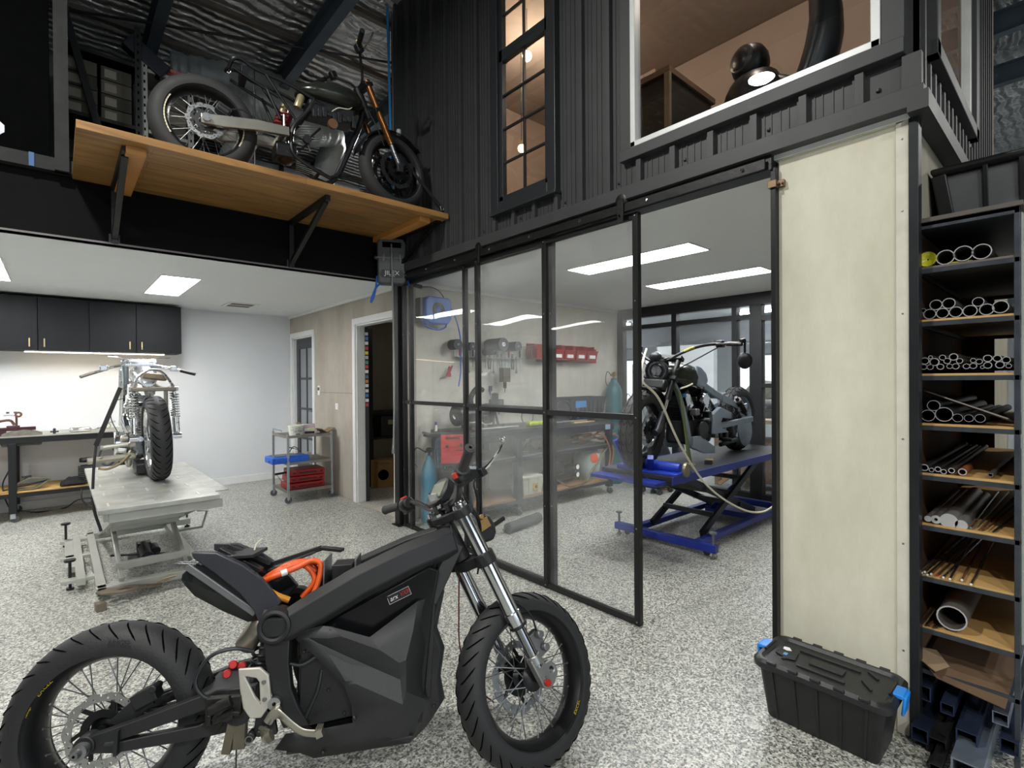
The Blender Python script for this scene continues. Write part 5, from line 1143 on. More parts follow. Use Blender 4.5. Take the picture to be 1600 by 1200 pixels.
t = thing('cardboard_offcut', 'torn pale cardboard offcut at the left of the lowest rack shelf', 'cardboard', (2.51, .40, .283)); m_ = MB(); m_.add([(0, .04, .02), (-.03, -.02, .0), (.05, -.05, 0), (.12, .0, .02), (.08, .04, .03)], [(0, 1, 2, 3, 4)]); m_.build('sheet', mat('pale_cardboard', '8a765c', .8), t, smooth=0, solid=.003)
BLT = mat('blue_grey_box_section', '3a4660', .3, .7, .15, 10); GRT = mat('grey_box_section', '8c98a8', .3, .7, .1, 10)
sq_ = [((2.50, .425), .175, .028, BLT, 'blue black square tube lying high at the left under the rack', 0), ((2.40, .415), .06, .026, BLT, 'blue black square tube lying low at the left under the rack', 0), ((2.42, .37), .03, .030, TUBE3, 'dark square tube lying on the floor between the blue ones', 0), ((2.47, .345), .16, .020, BLT, 'small blue black square tube on top of the middle of the pile', 0), ((2.30, .355), .016, .016, TUBE3, 'thin dark square tube poking out furthest onto the floor on the left', 0),
       ((2.42, .285), .10, .030, BLT, 'large blue black square tube in the middle of the floor pile', 0), ((2.30, .27), .045, .042, GRT, 'pale grey channel section poking out furthest from under the rack', 1), ((2.52, .205), .17, .022, GRT, 'pale grey square tube lying high at the right of the pile', 0), ((2.50, .18), .09, .026, BLT, 'blue black square tube lying at the right edge under the rack', 0)]
for (x, y), z, a, mt, l, ch in sq_:
    t = thing('square_tube', l, 'square tube', (x, y, z), group=G[8]); L = 1.15; M = frame((L / 2, 0, 0), (0, -1, 0), (0, 0, 1), (1, 0, 0))
    if ch: MB().prism([(-a, -a), (-a + .006, -a), (-a + .006, a - .006), (a - .006, a - .006), (a - .006, -a), (a, -a), (a, a), (-a, a)], L, M).build('section', mt, t, smooth=0)
    else: MB().prism([(-a, -a), (a, -a), (a, a), (-a, a)], L, M, holes=[[(-a * .84, -a * .84), (a * .84, -a * .84), (a * .84, a * .84), (-a * .84, a * .84)]]).build('section', mt, t, smooth=0, bevel=.001)
t = thing('steel_channel', 'blue grey steel upright leaning at the right edge beside the rack', 'upright', (2.80, .06, 0)); MB().bar((0, 0, 0), (.05, .0, .75), .05, .02, up=(0, 1, 0)).build('upright', mat('blue_grey_steel', '42557a', .4, .5, .1), t, bevel=.002)
# big black bin on top of the rack
bn = thing('storage_bin', 'large ribbed black plastic bin standing on top of the pipe rack', 'storage bin', (3.05, .20, 2.016))
GB = mat('bin_charcoal', '66696c', .45, 0, .05)
m_ = MB(); m_.loft([[(-.20, -.52, 0), (-.20, .19, 0), (.36, .19, 0), (.36, -.52, 0)], [(-.25, -.57, .24), (-.25, .22, .24), (.40, .22, .24), (.40, -.57, .24)]]); m_.build('body', GB, bn, bevel=.03)
m_ = MB(); m_.loft([[(-.27, -.59, .235), (-.27, .235, .235), (.42, .235, .235), (.42, -.59, .235)], [(-.28, -.60, .265), (-.28, .245, .265), (.43, .245, .265), (.43, -.60, .265)]]); m_.build('lid', BLACK, bn, bevel=.012)
for k in range(6):
    y = .07 - .105 * k; m = MB(); m.bar((-.205, y, .01), (-.258, y, .24), .016, .012, up=(1, 0, 0)); m.build('rib', BLACK, bn, bevel=.002)
m_ = MB(); m_.bar((-.20, .185, .0), (-.25, .215, .24), .05, .03, up=(1, 0, 0)); m_.build('corner_rib', BLACK, bn, bevel=.006)

# ------------------------------------------------------------------ black tote with blue clips
tt = thing('storage_tote', 'black plastic storage tote with bright blue clips beside the cement panel', 'storage tote', (2.295, .69, 0), R(0))
def rr(hx, hy, r, z, n=5):
    out = []
    for cx, cy, a in ((hx - r, hy - r, 0), (-hx + r, hy - r, 90), (-hx + r, -hy + r, 180), (hx - r, -hy + r, 270)):
        for k in range(n): t = R(a + 90 * k / (n - 1)); out.append((cx + r * math.cos(t), cy + r * math.sin(t), z))
    return out
m_ = MB().loft([rr(.100, .190, .02, 0), rr(.104, .195, .022, .01), rr(.128, .222, .03, .215)]); m_.build('body', BLACK, tt, bevel=.002)
for k in range(5):
    y = -.15 + .075 * k; MB().bar((-.102, y, .004), (-.130, y * 1.1, .205), .010, .007, up=(1, 0, 0)).build('body_rib', BLACK, tt, bevel=.002)
m_ = MB().loft([rr(.140, .236, .04, .208), rr(.146, .242, .045, .215), rr(.146, .242, .045, .235), rr(.134, .230, .04, .247), rr(.122, .218, .035, .247), rr(.112, .208, .03, .236)]); tl = m_.build('lid', mat('tote_lid', '202224', .42, 0, .08, 30, .1, 300), tt)
for a, b, w_ in (((-.07, -.08), (-.07, .09), .012), ((.06, -.10), (.06, .12), .012), ((-.05, -.16), (.0, -.12), .010), ((.05, -.16), (.085, -.12), .010), ((-.06, .15), (-.02, .12), .010), ((.0, -.06), (.0, .06), .05)):
    MB().bar((a[0], a[1], .239), (b[0], b[1], .239), w_, .009).build('lid_rib', MATS['tote_lid'], tl, bevel=.002)
for k in range(5):
    for s in (-1, 1): MB().box((s * .142, -.16 + .08 * k, .244), (.014, .035, .010)).build('edge_lug', MATS['tote_lid'], tl, bevel=.002)
MB().prism([(-.04, .09), (.03, .10), (.05, .13), (.03, .17), (-.03, .17), (-.05, .12)], .004, Matrix.Translation((.0, .015, .240))).build('raised_badge', BLACK, tl, bevel=.001)
MB().prism([(.01, .14), (.03, .155), (.025, .175), (.005, .172), (.0, .155)], .002, Matrix.Translation((.01, .0, .2445))).build('white_sticker', WHITE, tl, smooth=0)
MB().box((-.02, .15, .2435), (.02, .014, .002)).build('blue_print', mat('blue_white_print', '6f9fd6', .5), tl, smooth=0)
BC = mat('bright_blue_clip', '1f86e0', .35, 0, .03)
for s in (-1, 1):
    m = MB(); m.box((0, s * .236, .246), (.075, .036, .016)); m.box((0, s * .254, .215), (.07, .010, .07), Matrix.Rotation(R(-6 * s), 3, 'X')); m.build('clip', BC, tt, bevel=.004)
    MB().cyl((-.05, s * .218, .250), (.05, s * .218, .250), .006, 8).build('hinge_pin', BLACK, tt)

# ------------------------------------------------------------------ glazed workshop: wall items
WY = 4.52
t = thing('hose_reel', 'blue wall-mounted air hose reel seen through the film beside the black post', 'hose reel', (at(680, 485, Y=4.41).x, 4.41, at(680, 485, Y=4.41).z))
MB().prism([(-.15, -.10), (-.15, .09), (-.11, .13), (.13, .13), (.16, .10), (.16, -.09), (.12, -.14), (-.10, -.14)], .12, frame((0, 0, 0), (1, 0, 0), (0, 0, 1), (0, -1, 0))).build('casing', mat('reel_blue', '2360b8', .4), t, bevel=.012)
MB().lathe([(.03, -.068), (.065, -.066), (.075, -.06), (.075, -.055)], 24, (0, 0, 0), (0, 1, 0)).build('casing_boss', GREYP, t)
m_ = MB(); m_.b2((-.20, -.04, -.13), (-.17, .10, .11)); m_.b2((-.19, .06, -.12), (.1, .10, .1)); m_.build('wall_bracket', DARKST, t, bevel=.003)
m_ = MB().tube(spline([(-.14, 0, -.10), (-.13, -.03, -.17), (0, -.04, -.20), (.10, -.03, -.17), (.14, 0, -.11)], 6), .008, 8); m_.tube(spline([(.15, 0, .08), (.20, -.02, .0), (.26, -.02, -.12), (.30, -.02, -.30), (.30, -.02, -.6), (.27, -.02, -.78)], 6), .007, 8); m_.build('hose', MATS['reel_blue'], t)
m_ = MB().tube(spline([(.13, .0, .11), (.05, .0, .20), (-.05, .0, .23), (-.16, 0, .22)], 5), .006, 8); m_.cyl((-.16, 0, .22), (-.28, -.01, .23), .02, 12); m_.build('hose_coupling', BLACK, t)
p = at(703, 580, Y=4.47); t = thing('spring_clamp', 'small red blow gun hanging on the cement wall below the blue hose', 'blow gun', p)
m_ = MB(); m_.bar((0, 0, .05), (-.03, 0, -.03), .02, .02); m_.bar((.03, 0, .06), (-.01, 0, -.03), .015, .015); m_.b2((-.05, -.01, -.06), (.01, .01, -.02)); m_.build('body', REDPL, t, bevel=.003); MB().tube(spline([(-.05, 0, -.04), (-.09, 0, -.07), (-.13, 0, -.075)], 4), .004, 6).build('nozzle', STEEL, t)
# abrasive rolls on pegs
rl = [(716, 538, .055, .16, 'dark roll on a wall peg at the left, beside the blue hose'), (739, 541, .045, .12, 'grey roll with small hub second from the left on the wall'), (787, 538, .072, .30, 'largest black roll with a white hub on the wall'), (772, 549, .04, .20, 'small dark roll hanging under the largest roll'), (810, 541, .055, .24, 'dark roll right of the white-hubbed roll')]
for k, (x, y, r, L, l) in enumerate(rl):
    p = at(x, y, Y=4.5 - L); t = thing('abrasive_roll', l, 'roll', (p.x, 4.50 - L, p.z), group='rolls on the workshop wall')
    MB().lathe([(.012, 0), (r, 0), (r, L - .04), (.012, L - .04)], 20, (0, 0, 0), (0, 1, 0), closed=True).build('roll', mat('dark_roll', '33353a', .6), t)
    MB().lathe([(.004, -.004), (.024 if k == 2 else .012, -.004), (.024 if k == 2 else .012, .01)], 16, (0, 0, 0), (0, 1, 0)).build('hub', WHITE if k == 2 else STEEL, t)
    MB().cyl((0, -.03, .004), (0, L + .02, .0), .004, 6).build('peg', STEEL, t)
p = at(826, 547, Y=4.40); t = thing('wire_coil', 'brown wire coil hanging right of the wall rolls', 'wire coil', p)
for k in range(4): MB().tube([(.05 * math.cos(a) + .012 * k, -.02 * k, .07 * math.sin(a) - .03) for a in [i * PI / 8 for i in range(16)]], .004, 6, closed=True).build('coil_loop', RUST, t)
MB().cyl((0, -.08, .05), (0, .12, .04), .004, 6).build('peg', STEEL, t)
# tool rail
rx0, rx1, rz = 3.18, 4.08, 1.66
t = thing('tool_rail', 'pale steel tool rail on the workshop wall with hand tools hanging from it', 'tool rail', (rx0, 4.50, rz))
MB().b2((0, 0, .0), (rx1 - rx0, .018, .07)).build('back_strip', mat('pale_rail', 'c6c7c6', .4, .5), t, smooth=0); MB().b2((0, -.06, -.008), (rx1 - rx0 + .05, .0, .0)).build('rail_shelf', STEEL, t, smooth=0)
rnd = random.Random(11); tk = ['screwdriver', 'pliers', 'spanner']
cols = ['b33a2e', '27292e', '2c3d8f', '3a3c40', '8a8c8e', '2f3136']
for k in range(16):
    x = rx0 + .04 + .058 * k; kd = tk[k % 3]; c = cols[k % 6]; lab = {'screwdriver': 'screwdriver', 'pliers': 'pair of pliers', 'spanner': 'spanner'}[kd]
    q = thing(kd, '%s %s counted from the left along the pale tool rail' % (ORD[k], lab), kd, (x, 4.455, rz), group='hand tools on the wall rail')
    if kd == 'screwdriver':
        MB().lathe([(.0001, .10), (.010, .095), (.013, .05), (.011, .01), (.0001, .005)], 10).build('handle', mat('tool_' + c, c, .4), q); MB().cyl((0, 0, .01), (0, 0, -.09 - .03 * rnd.random()), .004, 6).build('shaft', STEEL, q)
    elif kd == 'pliers':
        m = MB(); m.tube(spline([(-.003, 0, .02), (-.018, 0, -.05), (-.012, 0, -.13)], 4), .007, 6); m.tube(spline([(.003, 0, .02), (.018, 0, -.05), (.012, 0, -.13)], 4), .007, 6); m.build('handles', mat('tool_' + c, c, .4), q); MB().b2((-.012, -.006, .0), (.012, .006, .05)).build('jaw', STEEL, q, bevel=.002)
    else:
        m = MB(); m.b2((-.008, -.003, -.15), (.008, .003, .02)); m.cyl((0, -.004, -.16), (0, .004, -.16), .017, 12); m.build('spanner', STEEL, q, bevel=.001)
p = at(787, 590, Y=4.40); t = thing('angle_drill', 'dark brown power drill hanging from the right end of the tool rail', 'drill', p); m_ = MB(); m_.b2((-.05, -.06, -.05), (.05, .02, .11)); m_.cyl((.0, -.02, -.05), (.0, -.02, -.12), .02, 12); m_.cyl((0, -.02, -.12), (0, -.02, -.17), .005, 6); m_.build('body', mat('umber_plastic', '4a3f33', .6, 0, .2), t, bevel=.012)
m_ = MB().b2((.03, .06, .11), (.05, .08, .24)); m_.build('hook', STEEL, t)
# red bins
bx = [836, 862, 880, 898, 915, 932]
for k in range(5):
    pa, pb = at(bx[k], 554, Y=4.34), at(bx[k + 1], 554, Y=4.34); wd = (pb.x - pa.x) * .95
    t = thing('parts_bin', ['red parts bin at the left end of the wall row, partly behind the dark stile', 'red labelled parts bin just right of the dark stile', 'red labelled parts bin third from the left on the wall', 'red labelled parts bin second from the right on the wall', 'red parts bin at the right end of the wall row'][k], 'parts bin', ((pa.x + pb.x) / 2, 4.50, 1.66), group='red parts bins on the workshop wall')
    w_ = min(wd / 2, .15); m_ = MB(); m_.loft([[(-w_ * .9, -.17, 0), (w_ * .9, -.17, 0), (w_ * .9, 0, 0), (-w_ * .9, 0, 0)], [(-w_, -.19, .11), (w_, -.19, .11), (w_, 0, .11), (-w_, 0, .11)]], cap=True)
    m_.b2((-w_, -.197, .10), (w_, -.185, .118)); m_.b2((-w_, -.13, .10), (-w_ + .004, 0, .18)); m_.b2((w_ - .004, -.13, .10), (w_, 0, .18)); m_.b2((-w_, -.006, .0), (w_, 0, .19)); m_.build('bin', REDPL, t, bevel=.003)
    if 0 < k: MB().b2((-w_ * .55, -.190, .02), (w_ * .5, -.172, .062)).build('label_card', WHITE, t, smooth=0)
t = thing('bin_rail', 'red louvre strip carrying the red parts bins', 'rail', (4.42, 4.505, 1.80)); MB().b2((0, 0, -.17), (1.15, .012, .02)).build('strip', REDPL, t, smooth=0)

# ------------------------------------------------------------------ steel workbench behind the film
wb = thing('workbench', 'long dark steel workbench with two lower levels against the workshop wall', 'workbench', (3.5, 4.18, 0))
SLATE = mat('slate_steel', '282c36', .4, .5, .12, 8)
MB().b2((-.62, -.29, .86), (1.62, .33, .90)).build('bench_top', mat('bench_steel_top', '505251', .4, .7, .2, 6), wb, smooth=0, bevel=.002)
MB().b2((-.62, -.31, .79), (1.62, -.28, .87)).build('front_rail', SLATE, wb, smooth=0, bevel=.003)
for k, (x, c) in enumerate(((.45, '10141c'), (.85, '10141c'), (1.15, '10141c'), (1.45, '7f93ad'))): MB().b2((x, -.315, .80), (x + .09, -.309, .86)).build('rail_patch', mat('patch_' + c, c, .5), wb, smooth=0)
for x in (-.58, .06, 1.58):
    for y in (-.26, .29):
        l = MB().b2((x - .035, y - .035, .09), (x + .035, y + .035, .86)).build('leg', SLATE, wb, smooth=0, bevel=.003); MB().lathe([(.008, -.015), (.036, -.015), (.039, 0), (.036, .015), (.008, .015)], 18, (x, y - .01, .039), (1, .2, 0)).build('caster', GREYP, l); MB().box((x, y, .07), (.03, .04, .05)).build('caster_fork', STEEL, l)
for z, nm, mt in ((.60, 'middle_shelf', STEEL), (.16, 'lower_shelf', mat('chipboard', '8d6b4c', .8, 0, .12, 10))):
    MB().b2((-.6, -.27, z), (1.6, .31, z + .02)).build(nm, mt, wb, smooth=0)
    m_ = MB(); m_.b2((-.6, -.29, z - .03), (1.6, -.265, z + .005)); m_.build('shelf_rail', SLATE, wb, smooth=0)
MB().bar((1.55, -.27, .60), (1.15, -.25, .20), .025, .025).build('brace', mat('olive_brace', '6b6a52', .6), wb)
# on the bench
bt2 = .901
t = thing('storage_box', 'navy black open crate on the bench under the red bins', 'crate', (5.02, 4.33, bt2)); m_ = MB(); m_.loft([rr(.30, .13, .02, 0), rr(.35, .16, .03, .27), rr(.365, .17, .03, .27), rr(.365, .17, .03, .285), rr(.34, .15, .03, .285), rr(.29, .12, .02, .02)]); m_.build('body', mat('navy_black_plastic', '1c222e', .45), t)
for k in range(7): MB().b2((-.24 + .08 * k, -.158, .03), (-.23 + .08 * k, -.142, .25)).build('rib', BLACK, t, smooth=0)
MB().b2((-.28, -.176, .16), (-.08, -.168, .24)).build('blue_label', mat('blue_label', '2b76b5', .4), t, smooth=0)
p = at(878, 634, Y=4.05); t = thing('grinding_disc', 'round dark disc in a wire guard standing on the bench before the crate', 'disc', (p.x, 4.05, bt2)); m_ = MB(); m_.lathe([(.0001, 0), (.12, 0), (.12, .006), (.0001, .006)], 32, (0, 0, .128), (.15, 1, 0)); m_.build('disc', mat('violet_grey_disc', '4c4a5a', .3, .6), t); MB().tube([(.135 * math.cos(a), -.03, .135 + .13 * math.sin(a)) for a in [i * PI / 16 for i in range(32)]], .005, 6, closed=True).build('guard_ring', DARKST, t); MB().cyl((0, -.05, .128), (0, .05, .128), .02, 12).build('arbor', CHROME, t)
p = at(824, 640, Y=4.2); t = thing('wire_hoop', 'thin dark wire hoop standing on the bench left of the disc', 'hoop', (p.x, 4.2, bt2)); MB().tube([(.09 * math.cos(a), 0, .09 + .085 * math.sin(a)) for a in [i * PI / 14 for i in range(28)]], .004, 6, closed=True).build('hoop', DARKST, t)
p = at(838, 656, Y=4.0); t = thing('glove', 'yellow green work gloves lying on the bench', 'gloves', (p.x, 4.0, bt2)); 
for k in range(3): MB().box((-.08 + .08 * k, .02 * (k % 2), .03), (.10, .08, .05), Matrix.Rotation(R(20 * k), 3, 'Z')).build('glove_fold', mat('lime_fabric', 'a9bd2e', .7, 0, .2), t, bevel=.018)
def drillpress(x, y, z, label, s=1.):
    t = thing('drill_press', label, 'drill press', (x, y, z)); m = MB(); m.b2((-.08 * s, -.10 * s, 0), (.08 * s, .10 * s, .03 * s)); m.build('base', DARKST, t, bevel=.004); MB().cyl((0, .05 * s, .03 * s), (0, .05 * s, .42 * s), .02 * s, 12).build('column', STEEL, t)
    MB().b2((-.06 * s, -.12 * s, .28 * s), (.06 * s, .10 * s, .40 * s)).build('head', mat('dark_green_grey', '2e3634', .5, .2), t, bevel=.015); MB().cyl((0, -.07 * s, .28 * s), (0, -.07 * s, .18 * s), .015 * s, 10).build('chuck', STEEL, t); MB().lathe([(.0001, .0), (.05 * s, .0), (.05 * s, .08 * s), (.0001, .10 * s)], 16, (0, .02 * s, .40 * s)).build('motor', BLACK, t)
    return t
drillpress(at(775, 660, Y=4.25).x, 4.25, bt2, 'small dark green drill press on the bench between the stiles', .75)
p = at(787, 625, Y=4.3); t = thing('caulking_gun', 'dark blue long tool leaning on the wall behind the drill press', 'long tool', (p.x, 4.42, bt2)); MB().cyl((.02, 0, 0), (-.05, .07, .40), .014, 8).build('barrel', mat('dark_blue_tool', '2a2f5e', .4), t); MB().b2((-.06, .04, .38), (-.03, .07, .44)).build('handle', BLACK, t)
p = at(745, 610, Y=4.2); t = thing('bench_grinder', 'large black bench grinder with curved arm behind the left stiles', 'bench grinder', (p.x - .02, 4.25, bt2)); m_ = MB(); m_.b2((-.09, -.08, 0), (.09, .08, .05)); m_.cyl((-.16, 0, .15), (.16, 0, .15), .075, 18); m_.build('body', DARKST, t, bevel=.004)
for s in (-1, 1): MB().cyl((s * .17, 0, .15), (s * .22, 0, .15), .11, 24).build('wheel_guard', BLACK, t, bevel=.01)
MB().tube(spline([(.0, 0, .20), (-.02, .0, .32), (.06, 0, .42), (.14, 0, .40)], 5), .028, 10).build('lamp_arm', BLACK, t)
for k, (x, z, l) in enumerate(((3.05, .0, 'dark steel bars lying along the left of the bench top'), (4.15, .0, 'short pipe lying on the bench in front of the gloves'))):
    t = thing('steel_bar', l, 'bar', (x, 3.97, bt2 + .02), group=None)
    for j in range(3 if k == 0 else 1): MB().cyl((0, .03 * j, 0), (.55 - .1 * j, .03 * j - .01, .0), .014, 10).build('bar', [STEEL, DARKST, RUST][j], t)
t = thing('board_offcut', 'pale yellow board offcut lying on the bench before the disc', 'board', (4.45, 3.93, bt2)); MB().b2((0, 0, 0), (.38, .05, .012)).build('board', PLY, t, smooth=0)
# middle shelf clutter
rnd = random.Random(4)
for k in range(14):
    x = 4.35 + rnd.random() * .9; y = 3.98 + rnd.random() * .3; a = rnd.uniform(-.6, .6); L = rnd.uniform(.25, .6); c = rnd.choice([RUST, DARKST, STEEL, mat('pink_brown_hose', '8a5a4c', .6)])
    t = thing('scrap_bar', '%s rod from the left in the jumble on the middle bench shelf' % ORD[k], 'rod', (x, y, .64 + .013 * k), group='rods jumbled on the middle bench shelf'); MB().cyl((0, 0, 0), (L * math.cos(a), L * math.sin(a) * .4, rnd.uniform(0, .05)), .008, 7).build('rod', c, t)
t = thing('clamp_bracket', 'olive angle bracket on the middle shelf by the bench leg', 'bracket', (3.72, 4.05, .62)); m_ = MB(); m_.b2((0, 0, 0), (.12, .05, .012)); m_.bar((.01, .02, 0), (.08, .02, .15), .03, .012); m_.bar((.06, .02, .05), (.16, .02, .13), .02, .01); m_.build('bracket', mat('olive_steel', '67664f', .6, .3), t)
t = thing('grinder_tool', 'dull brown cast tool lying behind the olive bracket', 'tool', (3.98, 4.1, .62)); m_ = MB(); m_.lathe([(.0001, 0), (.05, .01), (.06, .10), (.03, .2), (.02, .3), (.0001, .31)], 12, (0, 0, .06), (1, .1, 0)); m_.build('body', mat('brown_cast', '5a5046', .6, .3, .2), t)
t = thing('orange_hose', 'tangle of orange brown gas hose drooping from the middle bench shelf', 'hose', (4.9, 3.98, .64))
for k, pts in enumerate(([(-.5, .0, .06), (-.2, -.05, .12), (.1, .0, .03), (.4, .0, .08)], [(-.3, 0, .05), (.0, -.08, .10), (.15, -.10, -.1), (.10, -.10, -.35), (.0, -.08, -.42)], [(.15, -.05, .05), (.22, -.10, -.1), (.18, -.1, -.32), (.3, -.08, -.42)], [(-.4, .05, .12), (0, .0, .14), (.3, .05, .10), (.5, .0, .02)])):
    MB().tube(spline(pts, 8), .009, 8).build('hose_run', mat('orange_brown_hose', '9a5a40', .5), t)
# lower shelf
lz = .181
t = thing('white_basket', 'dirty white plastic box with a yellow label on the lower bench shelf', 'box', (3.78, 4.02, lz)); m_ = MB(); m_.loft([[(-.13, -.09, 0), (.13, -.09, 0), (.13, .09, 0), (-.13, .09, 0)], [(-.16, -.11, .20), (.16, -.11, .20), (.16, .11, .20), (-.16, .11, .20)]]); m_.build('body', mat('grubby_white', 'bdbcae', .6, 0, .1, 20), t, bevel=.006)
m_ = MB(); m_.b2((-.163, -.117, .185), (.163, -.108, .205)); m_.b2((-.163, .108, .185), (.163, .117, .205)); m_.build('rim', mat('grubby_white', 'bdbcae'), t, bevel=.002)
for k in (-1, 1): MB().bar((k * .06, -.096, .02), (k * .07, -.116, .18), .012, .01, up=(0, 1, 0)).build('rib', MATS['grubby_white'], t)
MB().b2((-.005, -.112, .05), (.065, -.100, .12)).build('yellow_label', mat('label_yellow', 'b79a2f', .5), t, smooth=0); MB().box((.03, -.113, .085), (.03, .004, .03)).build('label_mark', BLACK, t, smooth=0)
t = thing('gas_bottle', 'pale grey white gas bottle with an orange oval badge on the lower bench shelf', 'gas bottle', (4.86, 4.08, lz))
MB().lathe([(.0001, 0), (.09, 0), (.10, .02), (.115, .05), (.155, .13), (.165, .22), (.155, .32), (.11, .38), (.05, .40), (.03, .41), (.03, .44), (.0001, .44)], 28).build('body', mat('pale_gas_enamel', 'a9b7b5', .5, .1, .12, 10), t)
m_ = MB(); m_.lathe([(.0001, .003), (.055, .002), (.058, 0)], 24, (-.05, -.152, .28), (-.3, -1, .12), sx=1.); o = m_.build('oval_badge', mat('orange_badge', 'c84a1f', .5), t); 
MB().tube([(.1 * math.cos(a), .1 * math.sin(a), .40) for a in [i * PI / 10 for i in range(20)]], .008, 6, closed=True).build('collar_ring', STEEL, t)
for k, (x, l) in enumerate(((4.28, 'air compressor with copper coloured fins on the lower bench shelf'),)):
    t = thing('air_compressor', l, 'compressor', (x + .12, 4.08, lz)); MB().lathe([(.0001, -.25), (.06, -.24), (.09, -.2), (.09, .2), (.06, .24), (.0001, .25)], 20, (0, .05, .12), (1, 0, 0)).build('tank', BLACK, t); MB().b2((-.22, -.1, .14), (-.06, .05, .30)).build('motor', DARKST, t, bevel=.02)
    for j in range(6): MB().lathe([(.02, 0), (.07, 0), (.07, .008), (.02, .008)], 14, (-.26 + .02 * j, -.03, .22), (1, 0, 0), closed=True).build('cooling_fin', mat('copper_fin', '9a6a55', .4, .7), t)
    for j in range(2): MB().cyl((.12, -.10, .12 + .09 * j), (.12, -.14, .12 + .09 * j), .032, 16).build('pressure_gauge', WHITE, t); MB().lathe([(.03, -.145), (.036, -.145), (.036, -.10)], 16, (.12, 0, .12 + .09 * j), (0, 1, 0)).build('gauge_rim', BLACK, t)
    MB().tube(spline([(-.2, -.1, .1), (-.1, -.2, .02), (.1, -.22, .03), (.25, -.15, .02)], 6), .008, 7).build('air_hose', mat('olive_hose', '56523d', .6), t)
t = thing('dish', 'shallow black dish at the right of the lower bench shelf', 'dish', (5.0, 4.3, lz)); MB().lathe([(.0001, 0), (.08, 0), (.11, .03), (.10, .03), (.0001, .008)], 20).build('dish', BLACK, t)
# roll on the floor
t = thing('foam_roller', 'dark grey foam roll lying on the floor in front of the bench', 'roll', tuple(at(793, 826, Z=.05))); e = at(842, 808, Z=.05) - at(793, 826, Z=.05); MB().cyl((0, 0, 0), e, .05, 18).build('roll', mat('dark_foam', '3d4043', .9, 0, .1), t, bevel=.008)
# welder trolley
t = thing('welding_machine', 'red fronted welding machine on a black cart with grey blue hoses', 'welder', (2.90, 4.14, 0), R(-34))
m_ = MB(); m_.b2((-.13, -.2, .60), (.13, .22, .62)); m_.b2((-.15, -.2, .14), (.17, .22, .17)); 
for x in (-.12, .14):
    for y in (-.18, .2): m_.b2((x - .012, y - .012, .14), (x + .012, y + .012, .62))
m_.build('cart', BLKST, t, smooth=0, bevel=.002); MB().b2((-.11, -.18, .18), (.13, .2, .55)).build('lower_box', mat('charcoal_box', '2f3233', .5), t, smooth=0, bevel=.006)
MB().b2((-.12, -.22, .62), (.12, .22, .90)).build('body', DARKST, t, smooth=0, bevel=.008)
fr = MB().box((0, -.228, .76), (.235, .02, .27), Matrix.Rotation(R(0), 3, 'X')).build('front_panel', mat('welder_red', 'bf2226', .4, 0, .05), t, bevel=.01)
m_ = MB(); m_.b2((-.07, -.242, .855), (.06, -.236, .875)); m_.cyl((.07, -.236, .80), (.07, -.25, .80), .018, 12); m_.cyl((-.06, -.236, .79), (-.06, -.25, .79), .016, 12); m_.b2((.03, -.241, .745), (.10, -.236, .755)); m_.build('controls', mat('dark_red_controls', '4f1013', .5), fr, bevel=.002)
for s in (-1, 1): MB().lathe([(.02, -.02), (.10, -.02), (.11, 0), (.10, .02), (.02, .02)], 22, (s * .17, .2, .11), (1, 0, 0), closed=True).build('wheel', BLACK, t)
for k in range(3): MB().tube(spline([(.1, -.2, .5 + .1 * k), (.22, -.25, .45), (.26, -.25, .25 + .06 * k), (.2, -.22, .12)], 6), .010, 7).build('hose_loop', GREYP, t)
t = thing('torch_holder', 'dark bracket on the wall holding coiled blue grey welding leads', 'bracket', tuple(at(680, 680, Y=4.20)))
MB().bar((.0, .0, 0), (.05, .30, 0), .02, .02).build('wall_arm', DARKST, t)
MB().b2((-.10, -.05, -.01), (.14, .06, .02)).build('bar', DARKST, t, bevel=.004); MB().lathe([(.0001, 0), (.014, 0), (.014, .04), (.008, .06), (.0001, .06)], 10, (.01, 0, .04)).build('white_bottle', WHITE, t); MB().cyl((.01, 0, .10), (.01, 0, .13), .012, 8).build('violet_cap', mat('violet_cap', '5a4a8a', .5), t)
for k in range(5): MB().tube([(.0 + .02 * k + (.05 + .006 * k) * math.cos(a) * .7, -.05 - .01 * k, -.17 + (.14 + .01 * k) * math.sin(a)) for a in [i * PI / 10 for i in range(20)]], .007, 6, closed=True).build('lead_loop', mat('blue_grey_lead', '36506e', .5), t)
def cyl_bottle(name, label, x, y, r, h, m, y2=None):
    t = thing(name, label, 'gas cylinder', (x, y, 0)); MB().lathe([(.0001, .0), (r * .95, 0), (r, .02), (r, h - .22), (r * .9, h - .14), (r * .6, h - .07), (r * .32, h - .03), (r * .3, h), (.0001, h)], 28).build('body', m, t)
    m2 = MB(); m2.cyl((0, 0, h), (0, 0, h + .07), .015, 10); m2.cyl((-.05, 0, h + .04), (.03, 0, h + .04), .012, 10); m2.cyl((-.03, -.03, h + .06), (-.03, -.06, h + .06), .028, 14); m2.cyl((-.03, 0, h + .06), (-.03, -.03, h + .06), .012, 8); m2.build('regulator', BRASS if 'teal' in label else DARKST, t); MB().tube(spline([(-.05, 0, h + .04), (-.16, -.02, h + .09), (-.20, -.02, h - .02), (-.14, 0, h - .10)], 6), .005, 6).build('hose', BLACK, t)
    return t
cyl_bottle('gas_cylinder', 'light blue gas cylinder standing behind the red welder', 2.765, 4.36, .085, .66, mat('light_blue_enamel', '3f8fae', .4, 0, .08))
cyl_bottle('gas_cylinder', 'tall teal gas cylinder at the end of the workbench', 5.66, 4.28, .115, 1.42, TEAL)
cyl_bottle('gas_cylinder', 'second teal gas cylinder standing just behind the tall one', 5.86, 4.10, .10, 1.12, mat('deep_teal', '1b5a63', .4))
